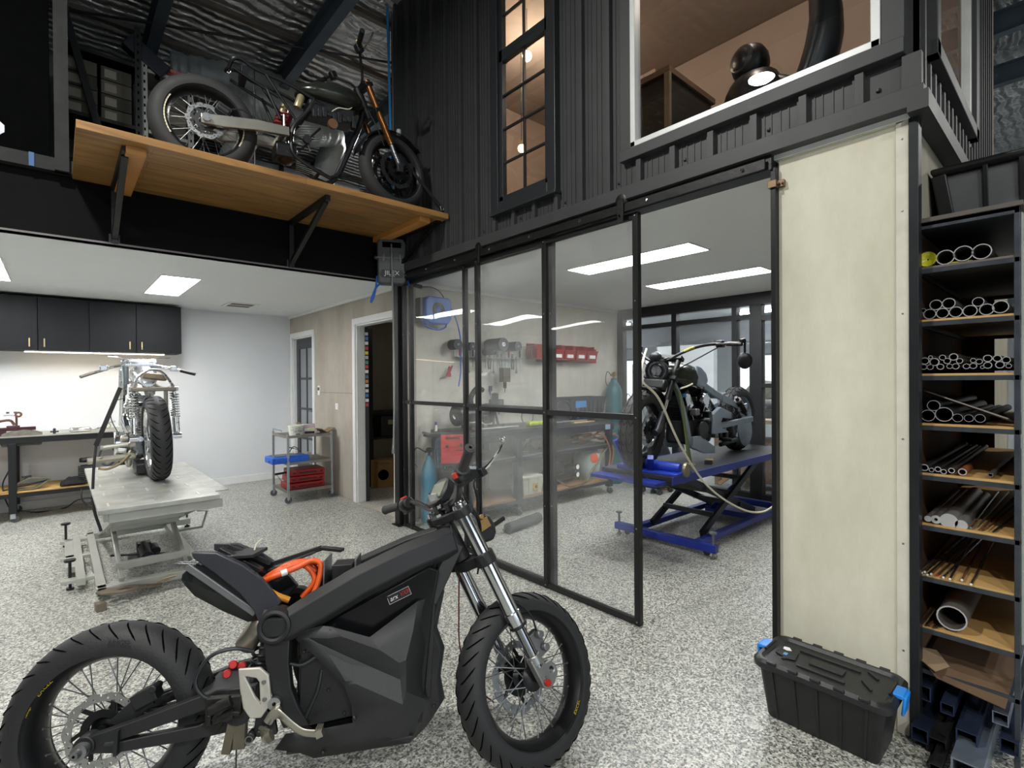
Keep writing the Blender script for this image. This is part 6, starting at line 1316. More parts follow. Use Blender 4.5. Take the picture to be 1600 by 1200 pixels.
t = thing('paper_sheet', 'white hanging paper sheet behind the gas cylinders', 'paper', (6.088, 4.0, 1.06)); MB().b2((0, -.28, 0), (.006, .28, .56)).build('sheet', WHITE, t, smooth=0); m_ = MB()
for k in range(6): m_.b2((-.001, -.26, .08 + .07 * k), (.0, .24, .083 + .07 * k))
m_.build('ruled_lines', mat('faint_grey_print', 'b9bcc0', .6), t, smooth=0); MB().cyl((-.01, -.05, .19), (0, -.05, .19), .03, 14).build('red_mark', REDPL, t)
t = thing('shop_vacuum', 'grey wheeled machine on the floor behind the cruiser front wheel', 'machine', (5.55, 3.55, 0)); m_ = MB(); m_.lathe([(.0001, .1), (.15, .1), (.17, .2), (.17, .5), (.12, .62), (.0001, .66)], 22); m_.build('drum', DARKST, t); MB().b2((-.1, -.1, .62), (.1, .1, .75)).build('head', STEEL, t, bevel=.02); 
for k in range(4): a = PI / 4 + k * PI / 2; MB().lathe([(.01, -.012), (.04, -.012), (.04, .012), (.01, .012)], 14, (.17 * math.cos(a), .17 * math.sin(a), .04), (1, 0, 0), closed=True).build('caster', GREYP, t); 
MB().b2((-.15, -.15, .07), (.15, .15, .11)).build('base', BLACK, t, bevel=.01)

# ------------------------------------------------------------------ blue lift table
lb = thing('lift_table', 'blue scissor lift table with black deck under the dark cruiser motorcycle', 'lift table', (4.6, 2.40, 0))
DK = mat('black_deck', '2b2d31', .5, .3, .12, 10)
MB().b2((-1.15, -.33, .63), (1.25, .33, .66)).build('deck', DK, lb, smooth=0, bevel=.002)
for y in (-.335, .325): MB().b2((-1.15, y, .60), (1.25, y + .01, .662)).build('deck_edge', BLUEM, lb, smooth=0)
MB().b2((-1.30, -.28, .60), (-1.15, .34, .625)).build('front_tongue', BLUEM, lb, smooth=0, bevel=.002); MB().b2((1.22, -.34, .595), (1.26, .34, .66)).build('deck_edge', BLUEM, lb, smooth=0)
for y in (-.24, .24):
    MB().bar((-.55, y, .09), (.55, y, .60), .03, .06).build('scissor_arm', SLATE, lb, bevel=.002); MB().bar((-.80, y * .86, .60), (.55, y * .86, .10), .03, .06).build('scissor_arm', SLATE, lb, bevel=.002)
for x, z in ((-.35, .22), (.0, .36), (.3, .45), (-.45, .45), (.2, .22)): MB().b2((x - .015, -.24, z - .02), (x + .015, .24, z + .02)).build('cross_bar', DARKST, lb, smooth=0)
for y in (-.31, .28): MB().b2((-.75, y - .03, .05), (1.1, y + .03, .10)).build('base_rail', BLUEM, lb, smooth=0, bevel=.003)
for x, a, b in ((-.80, -.50, .45), (.95, -.36, .36)): MB().b2((x - .03, a, .05), (x + .03, b, .11)).build('base_beam', BLUEM, lb, smooth=0, bevel=.003)
MB().b2((.35, -.2, .05), (.60, .2, .10)).build('base_plate', BLUEM, lb, smooth=0); MB().cyl((.1, 0, .12), (.55, 0, .28), .045, 14).build('hydraulic_ram', BLUEM, lb)
m_ = MB(); m_.b2((.80, -.50, .05), (1.12, -.33, .13)); m_.b2((.92, -.48, .13), (1.05, -.36, .20)); m_.build('foot_pump', BLUEM, lb, bevel=.006); MB().b2((1.05, -.56, .03), (1.12, -.46, .16)).build('pump_pedal', mat('pale_grey_part', 'b9bec4', .5), lb, bevel=.01)
for y in (-.47, .42):
    m = MB(); m.cyl((-.80, y, .0), (-.80, y, .20), .010, 8); m.cyl((-.80, y, .0), (-.80, y, .012), .022, 10); m.cyl((-.80, y, .195), (-.80, y, .21), .030, 6); m.build('levelling_screw', STEEL, lb); MB().lathe([(.006, -.012), (.026, -.012), (.026, .012), (.006, .012)], 14, (-.76, y * .85, .027), (1, 0, 0), closed=True).build('caster', GREYP, lb)
m_ = MB(); m_.b2((-1.10, -.02, .66), (-.75, .0 + .22, .70)); m_.bar((-1.05, .10, .68), (-1.15, .16, .92), .05, .10); m_.bar((-1.05, -.08, .68), (-1.12, -.12, .79), .05, .05); m_.build('wheel_chock', BLUEM, lb, bevel=.004)
m_ = MB(); m_.cyl((-1.02, .0, .715), (-.98, -.30, .70), .042, 18); m_.b2((-1.12, -.34, .66), (-.88, -.02, .68)); m_.build('wheel_vise', mat('bright_blue_enamel', '1b37a8', .3), lb, bevel=.003)
m_ = MB(); m_.lathe([(.0001, -.012), (.02, -.012), (.045, -.010), (.055, -.012), (.058, 0), (.055, .012), (.045, .008), (.02, .012), (.0001, .012)], 24, (-.975, -.345, .70), (-.13, 1, 0)); m_.cyl((-.965, -.36, .745), (-.96, -.41, .745), .008, 8); m_.build('hand_wheel', mat('brass_grey_wheel', '86806a', .4, .7), lb)
p = at(1105, 648 + 55, Y=2.22); t = thing('wood_chock', 'small wooden and black wedge lying on the blue lift deck', 'wedge', (p.x, 2.2, .661), R(20)); MB().prism([(-.03, 0), (.04, 0), (.03, .03), (.0, .04)], .06, PY(0)).build('wedge', mat('ochre_wood', 'a58b4e', .6), t); MB().b2((-.08, -.03, 0), (-.03, .03, .035)).build('black_end', BLACK, t)
t = thing('air_line', 'cream air line hanging across the cruiser and the blue lift', 'hose', (0, 0, 0)); pts = [at(1004, 560, Y=2.0), at(1007, 620, Y=1.95), at(1015, 600, Y=1.95)]
MB().tube(spline([at(1010, 545, Y=2.15), at(1003, 572, Y=2.0), at(1003, 595, Y=1.95), at(1030, 624, Y=1.95), at(1060, 690, Y=1.95), at(1090, 740, Y=1.95), at(1120, 772, Y=1.9), at(1160, 796, Y=1.85), at(1190, 800, Y=1.8), at(1215, 787, Y=1.7)], 8), .008, 8).build('air_hose', CREAMC, t)
t = thing('orange_strap', 'orange cord curled on the floor behind the blue lift', 'cord', tuple(at(1040, 762, Z=.01))); MB().tube(spline([(-.15, 0, 0), (0, -.1, .0), (.15, -.06, .0), (.2, .1, .0), (.0, .16, .0)], 6), .009, 7).build('cord', ORANGE, t)

# ------------------------------------------------------------------ room behind the rear partition
t = thing('work_table', 'pale timber work table behind the rear partition', 'table', (7.0, 2.75, 0)); MB().b2((-.5, -.55, .84), (.5, .55, .89)).build('table_top', mat('pale_pine', 'c7b193', .6, 0, .08), t, smooth=0)
for x in (-.45, .45):
    for y in (-.5, .5): MB().b2((x - .035, y - .035, 0), (x + .035, y + .035, .84)).build('leg', mat('brown_timber', '8a6b50', .7), t, smooth=0)
MB().bar((-.5, .45, .03), (-.5, -.45, .80), .04, .08, up=(1, 0, 0)).build('brace', mat('orange_pine', 'b98d63', .6), t); MB().b2((-.48, -.5, .10), (.45, .5, .14)).build('bottom_shelf', mat('brown_timber', '8a6b50'), t, smooth=0)
t = thing('wooden_crate', 'brown wooden crate on the bottom shelf of the pale table', 'crate', (7.05, 2.75, .14)); MB().b2((-.35, -.35, 0), (.35, .35, .45)).build('crate', mat('crate_brown', '8d6f52', .75, 0, .1), t, smooth=0, bevel=.004)
t = thing('covered_machine', 'dark shapeless machine standing on the pale table against the window', 'machine', (7.0, 2.75, .89)); m_ = MB(); m_.ball((0, 0, .12), .2, 14, sc=(1, 1.1, .6)); m_.b2((-.2, -.25, 0), (.2, .2, .12)); m_.build('body', DARKST, t, bevel=.02)
t = thing('engine_part', 'olive grey engine on a bench against the bright far window', 'engine', (8.4, 3.4, .95)); MB().ball((0, 0, .2), .25, 14, sc=(1, 1.2, .9)).build('casing', mat('olive_grey_cast', '5c5f52', .6, .3, .3, 20), t); MB().b2((-.2, -.3, 0), (.2, .3, .15)).build('base', DARKST, t, bevel=.01)
t = thing('far_bench', 'white topped bench in the far room under the bright window', 'bench', (8.5, 3.6, 0)); MB().b2((-.4, -.9, .9), (.4, 1.6, .95)).build('bench_top', TRIMW, t, smooth=0); 
for y in (-.8, 1.5):
    for x in (-.35, .35): MB().b2((x - .03, y - .03, 0), (x + .03, y + .03, .9)).build('leg', DARKST, t, smooth=0)

# ------------------------------------------------------------------ timber shelf and its steel brackets
t = thing('timber_shelf', 'thick honey coloured timber slab shelf high on the black beam', 'shelf', (1.275, 4.01, 2.745))
MB().b2((-1.19, -.49, 0), (1.165, .485, .045)).build('slab', OAK, t, smooth=0, bevel=.003)
for x in (-.93, .98): MB().b2((x - .045, -.42, -.045), (x + .05, .47, 0)).build('batten', mat('orange_batten', 'b0793a', .55, 0, .12, 6), t, smooth=0, bevel=.002)
def brk(x, lab):
    b = thing('shelf_bracket', lab, 'bracket', (x, 4.42, 2.36))
    MB().b2((-.018, -.035, 0), (.018, 0, .38)).build('upright', BLKST, b, smooth=0, bevel=.002); MB().b2((-.018, -.80, .345), (.018, 0, .384)).build('arm', BLKST, b, smooth=0, bevel=.002); MB().bar((0, -.02, .03), (0, -.76, .35), .034, .034).build('strut', BLKST, b, bevel=.002)
    MB().b2((-.03, -.004, .0), (.03, .001, .06)).build('foot_plate', DARKST, b, smooth=0)
    return b
b1 = brk(.30, 'black angled steel bracket under the left end of the timber shelf'); b2_ = dup(b1, (1.465, 4.42, 2.36), label='black angled steel bracket under the middle of the timber shelf')
t = thing('shelf_brace', 'black steel angle brace in the corner below the right end of the shelf', 'bracket', (2.40, 4.40, 2.40)); MB().bar((0, -.75, .34), (0, 0, .02), .03, .03).build('strut', BLKST, t); MB().b2((-.02, -.8, .33), (.02, 0, .35)).build('arm', BLKST, t, smooth=0)

# hose reel hanging at the corner
p = at(605, 410, Y=4.30); hr = thing('retractable_reel', 'grey retractable hose reel lettered JILEX hanging at the corner post', 'hose reel', (2.335, 4.30, 2.30))
RG = mat('reel_grey', '4a4d4f', .45, 0, .05)
nv = V((-.42, -.9, 0)).normalized(); Mh = frame((0, 0, 0), V((0, 0, 1)).cross(nv) * 1, (0, 0, 1), nv)
w2, hh = .125, .42
MB(Mh).prism([(-w2 + .02, 0), (-w2, .03), (-w2 - .005, hh - .05), (-w2 + .02, hh), (w2 - .02, hh), (w2 + .005, hh - .05), (w2, .03), (w2 - .02, 0)], .13).build('casing', RG, hr, bevel=.012)
MB(Mh).prism(rect(-.085, .085, .33, .38), .004, Matrix.Translation((0, 0, .066))).build('grip_recess', GROOVE_SHADE, hr, bevel=.0015)
for x in (-.075, .0, .075):
    MB(Mh).ball((x, .24, .066), .03, 12, sc=(.55, 1.7, .35)).build('casing_bulge', mat('reel_light_grey', '6a6d6c', .4), hr)
MB(Mh).cyl((-.135, .235, .07), (.135, .235, .07), .006, 8).build('cross_rod', STEEL, hr)
for s in (-1, 1): MB(Mh).ball((s * .14, .235, .05), .018, 10).build('side_knob', RG, hr)
pl = MB(Mh).prism([(-.105, .075), (-.09, .055), (.09, .055), (.105, .075), (.105, .105), (.09, .125), (-.09, .125), (-.105, .105)], .006, Matrix.Translation((0, 0, .067))).build('name_plate', BLACK, hr, bevel=.001)
m_ = MB(Mh); vs, fs = text_mesh('JILEX', .058, .001); m_.add([(v.x * 1.05, v.y + .095, v.z + .071) for v in vs], fs); vs, fs = text_mesh('AIR REEL', .013, .0005); m_.add([(v.x, v.y + .066, v.z + .071) for v in vs], fs); m_.build('name_lettering', WHITE, pl, smooth=0)
q = MB(); ptz = spline([Mh @ V((-.005, .36, .075)), Mh @ V((-.004, .2, .10)), Mh @ V((0, -.1, .10)), Mh @ V((.01, -.8, .09)), Mh @ V((.0, -1.35, .10)), Mh @ V((-.006, -1.5, .10))], 6); q.tube(ptz, .007, 8); q.build('hose', mat('grey_green_hose', '7d8480', .4), hr)
e = ptz[-1]; MB().lathe([(.0001, 0), (.014, 0), (.016, .02), (.010, .06), (.007, .10)], 12, (e.x, e.y, e.z - .06)).build('hose_nozzle', STEEL, hr)
MB().tube(spline([Mh @ V((-.13, .08, -.02)), Mh @ V((-.145, -.04, .0)), Mh @ V((-.17, -.14, .02)), Mh @ V((-.19, -.17, .02)), Mh @ V((-.17, -.10, .03)), Mh @ V((-.13, -.02, .03)), Mh @ V((-.08, .01, .0))], 6), .009, 8).build('blue_loop', mat('blue_cord', '2a6ad0', .4), hr)
MB().tube([Mh @ V((.145, .34, -.03)), Mh @ V((.15, .05, -.03)), Mh @ V((.16, .0, .0))], .009, 8).build('blue_loop', MATS['blue_cord'], hr)
MB(Mh).b2((-.03, .36, -.16), (.03, .44, -.05)).build('hanger', BLKST, hr, smooth=0); 
o = MB().cyl((2.40, 4.375, 2.80), (2.40, 4.46, 5.0), .012, 8).build('air_pipe', mat('bright_blue_pipe', '2f8ad0', .35)); tag(o, 'bright blue pipe running up the left corner of the office cladding', 'pipe')

# ------------------------------------------------------------------ part-built motorcycle on the shelf
S = thing('cafe_racer', 'part-built black cafe racer with bronze forks standing on the timber shelf', 'motorcycle', (.745, 3.88, 2.791), math.atan2(-.15, 1.305))
BLKF = mat('satin_black_frame', '1c1d20', .35, .3, .1)
BRZ = mat('bronze_fork', '9c6a3f', .2, .9, .08)
Tr = Matrix.Translation((0, 0, .315))
shw = wheel(S, Tr, .315, .15, .218, 32, name='rear_wheel', discs=((-.07, .115),), spoke_m=STEEL, hub_m=ALU, inner_m=BLACK, tyre_m=mat('dusty_tyre', '232425', .75), style='plain')
tx = MB(Tr)
for a in range(150, 215, 5): tx.box((.224 * math.cos(R(a)), -.063, .224 * math.sin(R(a))), (.008, .003, .017), Matrix.Rotation(R(-a), 3, 'Y'))
tx.build('rim_lettering', mat('cream_rim_print', 'c9c4a8', .5), shw, smooth=0)
tx = MB(Tr)
for a in range(-28, 14, 5): tx.box((.224 * math.cos(R(a)), -.063, .224 * math.sin(R(a))), (.008, .003, .017), Matrix.Rotation(R(-a), 3, 'Y'))
tx.build('rim_lettering', MATS['cream_rim_print'], shw, smooth=0)
stS = R(12); rkS = R(24); aS = V((-math.sin(rkS), 0, math.cos(rkS))); qS = Quaternion(aS, stS); fS = qS @ V((math.cos(rkS), 0, math.sin(rkS))); lS = qS @ V((0, 1, 0)); FS = V((1.31, 0, .30)); TS = frame(FS, fS, lS, aS)
def FS_(u, v, w): return FS + fS * u + lS * v + aS * w
def castw(T):
    m = MB(T)
    for k in range(10):
        a = 2 * PI * k / 10; b = a + .16 * (1 if k % 2 else -1); m.bar((.04 * math.cos(a), 0, .04 * math.sin(a)), (.205 * math.cos(b), 0, .205 * math.sin(b)), .014, .02, up=(0, 1, 0))
    return m
wheel(S, TS, .30, .12, .218, 0, name='front_wheel', discs=((-.055, .15), (.055, .15)), solid=castw, solid_m=BLKF, disc_m=DARKST, tyre_m=MATS['dusty_tyre'], style='plain')
ALS = mat('cast_swingarm_alloy', 'a8a69e', .3, .85, .06)
for s in (-1, 1):
    m_ = MB(); y = s * .115
    m_.loft([[(-.03, y - .014, .275), (-.03, y + .014, .275), (-.03, y + .014, .335), (-.03, y - .014, .335)], [(.10, y - .016, .28), (.10, y + .016, .28), (.10, y + .016, .355), (.10, y - .016, .355)], [(.30, y - .016, .315), (.30, y + .016, .315), (.30, y + .016, .385), (.30, y - .016, .385)], [(.50, y - .016, .33), (.50, y + .016, .33), (.50, y + .016, .39), (.50, y - .016, .39)]])
    m_.build('swingarm', ALS, S, bevel=.004); MB().cyl((.0, y, .31), (.0, y + s * .035, .31), .026, 16).build('axle_block', ALU, S)
MB().cyl((.47, -.13, .36), (.47, .13, .36), .03, 14).build('swingarm_pivot', ALS, S)
m_ = MB(); m_.box((.10, -.10, .40), (.09, .05, .06), Matrix.Rotation(R(25), 3, 'Y')); m_.cyl((.07, -.12, .41), (.13, -.12, .38), .02, 10); m_.build('rear_caliper', DARKST, S, bevel=.004)
MB().tube(spline([(.12, -.12, .40), (.20, -.13, .42), (.28, -.13, .39)], 5), .005, 6).build('brake_hose', BLACK, S)
# frame loop and trellis
m_ = MB(); top = spline([(.14, -.03, .73), (.16, -.075, .77), (.21, -.085, .785), (.30, -.085, .745), (.50, -.085, .715), (.68, -.09, .655)], 6); topL = [V((p.x, -p.y, p.z)) for p in top]
m_.tube(top, .0125, 8); MB().tube(topL, .0125, 8).build('seat_loop', BLKF, S); m_.build('seat_loop', BLKF, S); MB().tube(spline([(.14, -.03, .73), (.125, 0, .72), (.14, .03, .73)], 4), .0125, 8).build('seat_loop', BLKF, S)
MB().b2((.21, -.085, .68), (.25, .085, .75)).build('loop_gusset', BLKF, S, bevel=.002)
for s in (-1, 1):
    y = s * .085
    for pts in ([(.16, y, .71), (.28, y, .66), (.44, y, .60)], [(.36, y, .64), (.45, y, .45)], [(.36, y, .73), (.56, y, .46)]): MB().tube(pts, .010, 7).build('subframe_tube', BLKF, S)
    MB().tube(spline([(.68, y, .655), (.62, y, .54), (.54, y, .43), (.52, y, .34), (.53, y, .24), (.60, y * .9, .19), (.72, y * .8, .145), (.80, y * .7, .12)], 5), .015, 8).build('frame_rail', BLKF, S)
    MB().tube(spline([(.80, y * .7, .12), (.86, y * .6, .17), (.95, y * .5, .38), (1.03, y * .3, .58), (1.07, 0, .72)], 5), .019, 8).build('down_tube', BLKF, S)
    MB().tube([(.68, y, .64), (.90, y * .7, .62), (1.06, y * .3, .74)], .016, 8).build('backbone_tube', BLKF, S)
    MB().tube([(.53, y, .36), (.62, y, .34), (.72, y, .46)], .009, 6).build('bracket_tube', BLKF, S)
for x, z in ((.72, .15), (.56, .22), (.86, .18)): MB().cyl((x, -.07, z), (x, .07, z), .013, 8).build('cross_tube', BLKF, S)
m_ = MB(); m_.ball((.50, 0, .24), .07, 12, sc=(1, 1.2, 1)); m_.b2((.42, -.08, .20), (.56, .08, .30)); m_.build('pivot_block', BLKF, S, bevel=.01)
# tank and seat
def ell(x, z, w_, h, n=16, sq=.8): return [(x, w_ * math.copysign(abs(math.cos(a)) ** sq, math.cos(a)), z + h * math.copysign(abs(math.sin(a)) ** sq, math.sin(a))) for a in [2 * PI * i / n for i in range(n)]]
m_ = MB().loft([ell(.565, .70, .02, .01), ell(.60, .72, .09, .035), ell(.70, .735, .13, .07), ell(.82, .745, .145, .085), ell(.93, .745, .14, .085), ell(1.0, .745, .11, .07), ell(1.045, .76, .05, .035)]); m_.build('fuel_tank', mat('smoked_green_black_tank', '2c2f2b', .22, .4, .06), S, smooth=60)
m_ = MB(); m_.b2((.64, -.09, .56), (.98, .09, .67)); m_.build('under_tank_box', BLACK, S, bevel=.02)
for k in range(9):
    MB().b2((.66 + .036 * k, -.12 + .005 * (k % 3), .52 + .012 * (k % 4)), (.69 + .036 * k, -.06, .57 + .02 * (k % 3))).build('wiring_block', DARKST, S, smooth=0, bevel=.003)
MB().cyl((.50, 0, .60), (.45, 0, .45), .03, 14).build('shock_body', mat('gold_grey_canister', 'a9a081', .3, .8), S); 
m_ = MB(); m_.tube([(.50 - .05 * t + .05 * math.cos(t * 6 * 2 * PI), .05 * math.sin(t * 6 * 2 * PI), .54 - .15 * t) for t in [i / 72 for i in range(73)]], .008, 6); m_.build('red_spring', mat('dark_red_spring', '6e1518', .4), S)
MB().lathe([(.0001, 0), (.024, 0), (.026, .02), (.026, .09), (.018, .10), (.0001, .10)], 14, (.56, -.09, .56), (.3, 0, .95)).build('reservoir', mat('cream_reservoir', 'b9ad86', .35, .6), S)
m_ = MB(); m_.cyl((.47, -.10, .40), (.47, -.10, .48), .008, 8); m_.build('rear_brake_cylinder', ALU, S)
m_ = MB(); m_.cyl((.80, -.10, .50), (.80, -.13, .50), .035, 16); m_.build('horn', mat('horn_bronze', '6b4e36', .5, .3), S)
m_ = MB(); m_.cyl((.62, -.10, .34), (.62, -.13, .34), .03, 12); m_.cyl((.62, -.11, .34), (.64, -.11, .26), .008, 8); m_.build('footpeg_mount', BLACK, S)
m_ = MB()
for k in range(7): m_.bar((.60, .05, .50 - .018 * k), (.78, .05, .545 - .018 * k), .006, .004)
m_.build('radiator_grille', mat('pale_mesh', '9ea39f', .4, .5), S, smooth=0)
m_ = MB()
for k in range(6): m_.bar((.58, .06, .24 - .014 * k), (.76, .06, .22 - .014 * k), .006, .004)
m_.build('lower_grille', MATS['pale_mesh'], S, smooth=0)
# forks, bars, mudguard
for v in (-.1, .1):
    leg = MB().cyl(FS_(0, v, .18), FS_(0, v, .66), .025, 16).build('fork_leg', BRZ, S)
    MB().cyl(FS_(0, v, .02), FS_(0, v, .20), .018, 14).build('fork_slider', ALU, leg); m_ = MB(); m_.box(FS_(0, v, .0), (.05, .035, .07)); m_.build('axle_foot', DARKST, leg, bevel=.004)
    MB(TS).box((.055, v * .75, .06), (.05, .035, .10)).build('front_caliper', DARKST, S, bevel=.008)
m_ = MB(TS)
for w_ in (.44, .63): m_.box((0, 0, w_), (.07, .25, .03))
m_.build('triple_clamp', BLKF, S, bevel=.005); MB(TS).cyl((-.03, 0, .42), (-.03, 0, .65), .03, 14).build('steering_head', BLKF, S)
hb = MB(TS).tube(spline([(-.10, .36, .86), (-.05, .22, .84), (0, .10, .74), (0, .04, .67), (0, -.04, .67), (0, -.10, .74), (-.05, -.22, .84), (-.10, -.36, .86)], 5), .011, 8).build('handlebar', BLKF, S)
for s in (-1, 1):
    MB(TS).cyl((-.11, s * .38, .865), (-.075, s * .26, .845), .018, 10).build('grip', BLACK, hb); MB(TS).box((-.04, s * .20, .84), (.05, .05, .06)).build('switch_housing', BLACK, hb, bevel=.008); MB(TS).tube([(.0, s * .20, .84), (.02, s * .28, .86), (-.0, s * .36, .87)], .006, 6).build('lever', ALU, hb)
MB(TS).cyl((.0, -.17, .86), (.0, -.17, .91), .022, 12).build('fluid_reservoir', mat('cream_reservoir', 'b9ad86'), hb)
m_ = MB(TS); prof = []
pts = []
for i in range(13):
    a = R(20 + 10.5 * i); pts.append([((.325) * math.cos(a), y, (.325) * math.sin(a) - .0 + (-.012 if abs(y) > .05 else 0)) for y in (-.065, -.035, 0, .035, .065)])
vs = [p for r_w in pts for p in r_w]; m_.add(vs, [(i * 5 + j, i * 5 + j + 1, (i + 1) * 5 + j + 1, (i + 1) * 5 + j) for i in range(12) for j in range(4)]); m_.build('mudguard', BLKF, S, solid=.003)
m_ = MB(TS); m_.cyl((.16, -.05, .27), (.18, -.05, .30), .02, 12); m_.build('small_lamp', mat('clear_lamp', 'e0e2e2', .1, .6), S)
for k, pts in enumerate(([(.98, -.08, .72), (.93, -.09, .66), (.85, -.10, .64), (.80, -.10, .60)], [(1.08, -.08, .70), (1.14, -.10, .58), (1.20, -.10, .45)], [(1.02, .02, .58), (1.05, .0, .50), (1.12, .02, .44)])): MB().tube(spline(pts, 6), .004, 6).build('cable', [CREAMC, BLACK, BLACK][k], S)
pa = at(622, 240, Y=3.75); pb = at(688, 322, Y=3.60); t = thing('tie_down_strap', 'black ratchet strap from the shelf motorcycle fork down to the shelf end', 'strap', pb)
a = pa - pb; MB().bar((0, 0, .0), a, .028, .003, up=(0, 1, 0)).build('webbing', CLOTH, t); MB().box(a * .75, (.07, .03, .05)).build('ratchet', DARKST, t, bevel=.004); MB().tube(spline([(0, 0, 0), (.01, 0, -.03), (.03, 0, -.03), (.03, 0, -.01)], 4), .004, 6).build('hook', STEEL, t)

# ------------------------------------------------------------------ loft behind the shelf
def shelving(name, label, x0, x1, y0, y1, z0, z1, levels, m):
    t = thing(name, label, 'shelving', ((x0 + x1) / 2, (y0 + y1) / 2, z0)); w_, d_ = (x1 - x0) / 2, (y1 - y0) / 2
    for x in (-w_, w_):
        for y in (-d_, d_):
            p = MB().b2((x - .022, y - .02, 0), (x + .022, y + .02, z1 - z0)).build('post', m, t, smooth=0)
            if y < 0:
                for k in range(int((z1 - z0) / .07)): MB().b2((x - .006, y - .0215, .04 + .07 * k), (x + .006, y - .019, .065 + .07 * k)).build('slot', GROOVE_SHADE, p, smooth=0)
    for z in levels: MB().b2((-w_, -d_, z - z0 - .03), (w_, d_, z - z0)).build('shelf', m, t, smooth=0)
    return t
LG = mat('pale_grey_post', '8d918d', .5, .4, .08); BLR = mat('black_post', '111315', .5, .3)
lv1 = (2.80, 3.25, 3.64, 4.18)
shelving('rack_shelving', 'black shelving unit in the loft behind the left end of the timber shelf', .03, .55, 5.5, 6.1, 2.756, 4.5, lv1, BLR)
shelving('rack_shelving', 'pale grey slotted shelving unit in the loft behind the shelf motorcycle rear wheel', .60, .95, 5.55, 6.1, 2.756, 4.28, (2.80, 3.2, 3.66, 4.20), LG)
CART = [mat('loft_carton_%d' % i, c, .7, 0, .06) for i, c in enumerate(('4c4a42', '55524a', '403f3a', '5f5c50'))]
k = 0
for zi, z in enumerate((3.641,)):
    for c in range(2):
        for r in range(4):
            t = thing('carton', '%s carton of the %s stack on the black loft shelving' % (['lowest', 'second lowest', 'third', 'topmost'][r], ['left', 'right'][c]), 'carton', (.17 + .235 * c, 5.78, z + .118 * r), group='cartons on the black loft shelving'); MB().b2((-.105, -.22, 0), (.105, .22, .112)).build('box', CART[(c + r) % 4], t, smooth=0, bevel=.003)
            MB().b2((-.08, -.2215, .02), (.0, -.2205, .09)).build('pale_label', mat('glossy_pale_label', '8f8f80', .25), t, smooth=0)
for zi, (z, n) in enumerate(((3.661, 3), (3.201, 3))):
    for c in range(2):
        for r in range(n):
            t = thing('carton', '%s carton of the %s stack, %s shelf of the pale loft unit' % (['bottom', 'middle', 'top'][r], ['left', 'right'][c], ['upper', 'lower'][zi]), 'carton', (.70 + .155 * c, 5.82, z + .13 * r), group='cartons on the pale grey loft unit'); MB().b2((-.072, -.2, 0), (.072, .2, .124)).build('box', CART[(c + r + 1) % 4], t, smooth=0, bevel=.003)
for r in range(4):
    t = thing('book_stack', '%s bundle of papers from the bottom at the left of the black loft shelving' % ORD[r], 'papers', (.12, 5.75, 2.801 + .11 * r), group='paper bundles on the black loft shelving'); MB().b2((-.07, -.2, 0), (.07, .2, .10)).build('bundle', CART[3], t, smooth=0)
    for j in range(5): MB().b2((-.071, -.202, .012 + .018 * j), (.071, -.199, .018 + .018 * j)).build('page_edge', mat('page_edge', '77756c', .7), t, smooth=0)
t = thing('red_boxes', 'red and white lettered box on top of the pale grey loft unit', 'box', (.80, 5.72, 4.201)); MB().b2((-.12, -.12, 0), (.16, .15, .09)).build('box', mat('pink_red_carton', 'b0675a', .6), t, smooth=0)
m_ = MB(frame((.02, -.1215, .045), (1, 0, 0), (0, 0, 1), (0, -1, 0))); vs, fs = text_mesh('FLMGS', .05, .0005); m_.add(vs, fs); m_.build('lettering', mat('brick_red_print', '8c2a20', .6), t, smooth=0)
t = thing('dark_case', 'dark navy case leaning on top of the loft shelving posts', 'case', (.62, 5.52, 4.30), R(0)); MB().box((0, .05, .0), (.34, .10, .14), Matrix.Rotation(R(35), 3, 'Y')).build('case', mat('navy_black', '0e141f', .35), t, bevel=.008)
o = MB().b2((-.15, 6.5, 2.756), (.75, 6.52, 4.5)).build('grey_board', mat('loft_grey_board', '6a6f72', .7)); tag(o, 'pale grey board standing behind the black loft shelving', 'board')
o = MB().bar((-.05, 5.42, 4.9), (.32, 5.42, 3.3), .05, .05).build('dark_strap', BLR); tag(o, 'dark slanting bar across the left of the loft shelving', 'bar')
def duct(name, label, pts, r, m):
    mb = MB(); P = spline(pts, 14); rs = [r * (1 + .05 * math.sin(i * 2.1) + .03 * math.sin(i * .9)) for i in range(len(P))]; mb.tube(P, rs, 20); o = mb.build(name, m, smooth=70); return tag(o, label, 'duct')
DUCT = mat('silver_grey_duct', '98a0a0', .5, .25, .15, 5, .9, 9)
duct('air_duct', 'fat silver flexible duct running across the loft behind the motorcycle frame', [at(270, 112, Y=6.3), at(340, 124, Y=6.2), at(420, 140, Y=6.3), at(500, 165, Y=6.5), at(600, 200, Y=7.2)], .18, DUCT)
duct('air_duct', 'crinkled silver flexible duct curving down below the other duct', [V((1.15, 6.3, 2.86)), at(385, 205, Y=6.1), at(395, 170, Y=5.9), at(430, 172, Y=5.85), at(480, 205, Y=6.0), at(520, 232, Y=6.3), V((2.2, 6.8, 2.86))], .15, DUCT)
duct('air_duct', 'thin silver duct behind the bronze forks', [at(495, 185, Y=7.6), at(540, 208, Y=7.6), at(580, 222, Y=7.6), at(640, 236, Y=7.8)], .09, DUCT)
o = MB().b2((1.95, 8.17, 2.756), (3.85, 8.22, 4.7)).build('pale_panel', mat('pale_loft_panel', '8f9597', .7)); tag(o, 'pale grey panel standing at the back of the loft behind the down tube', 'panel')
o = MB().b2((2.55, 8.1, 2.755), (2.6, 8.16, 4.7)).build('steel_upright', BLR, smooth=0); tag(o, 'black upright in front of the pale loft panel', 'post')
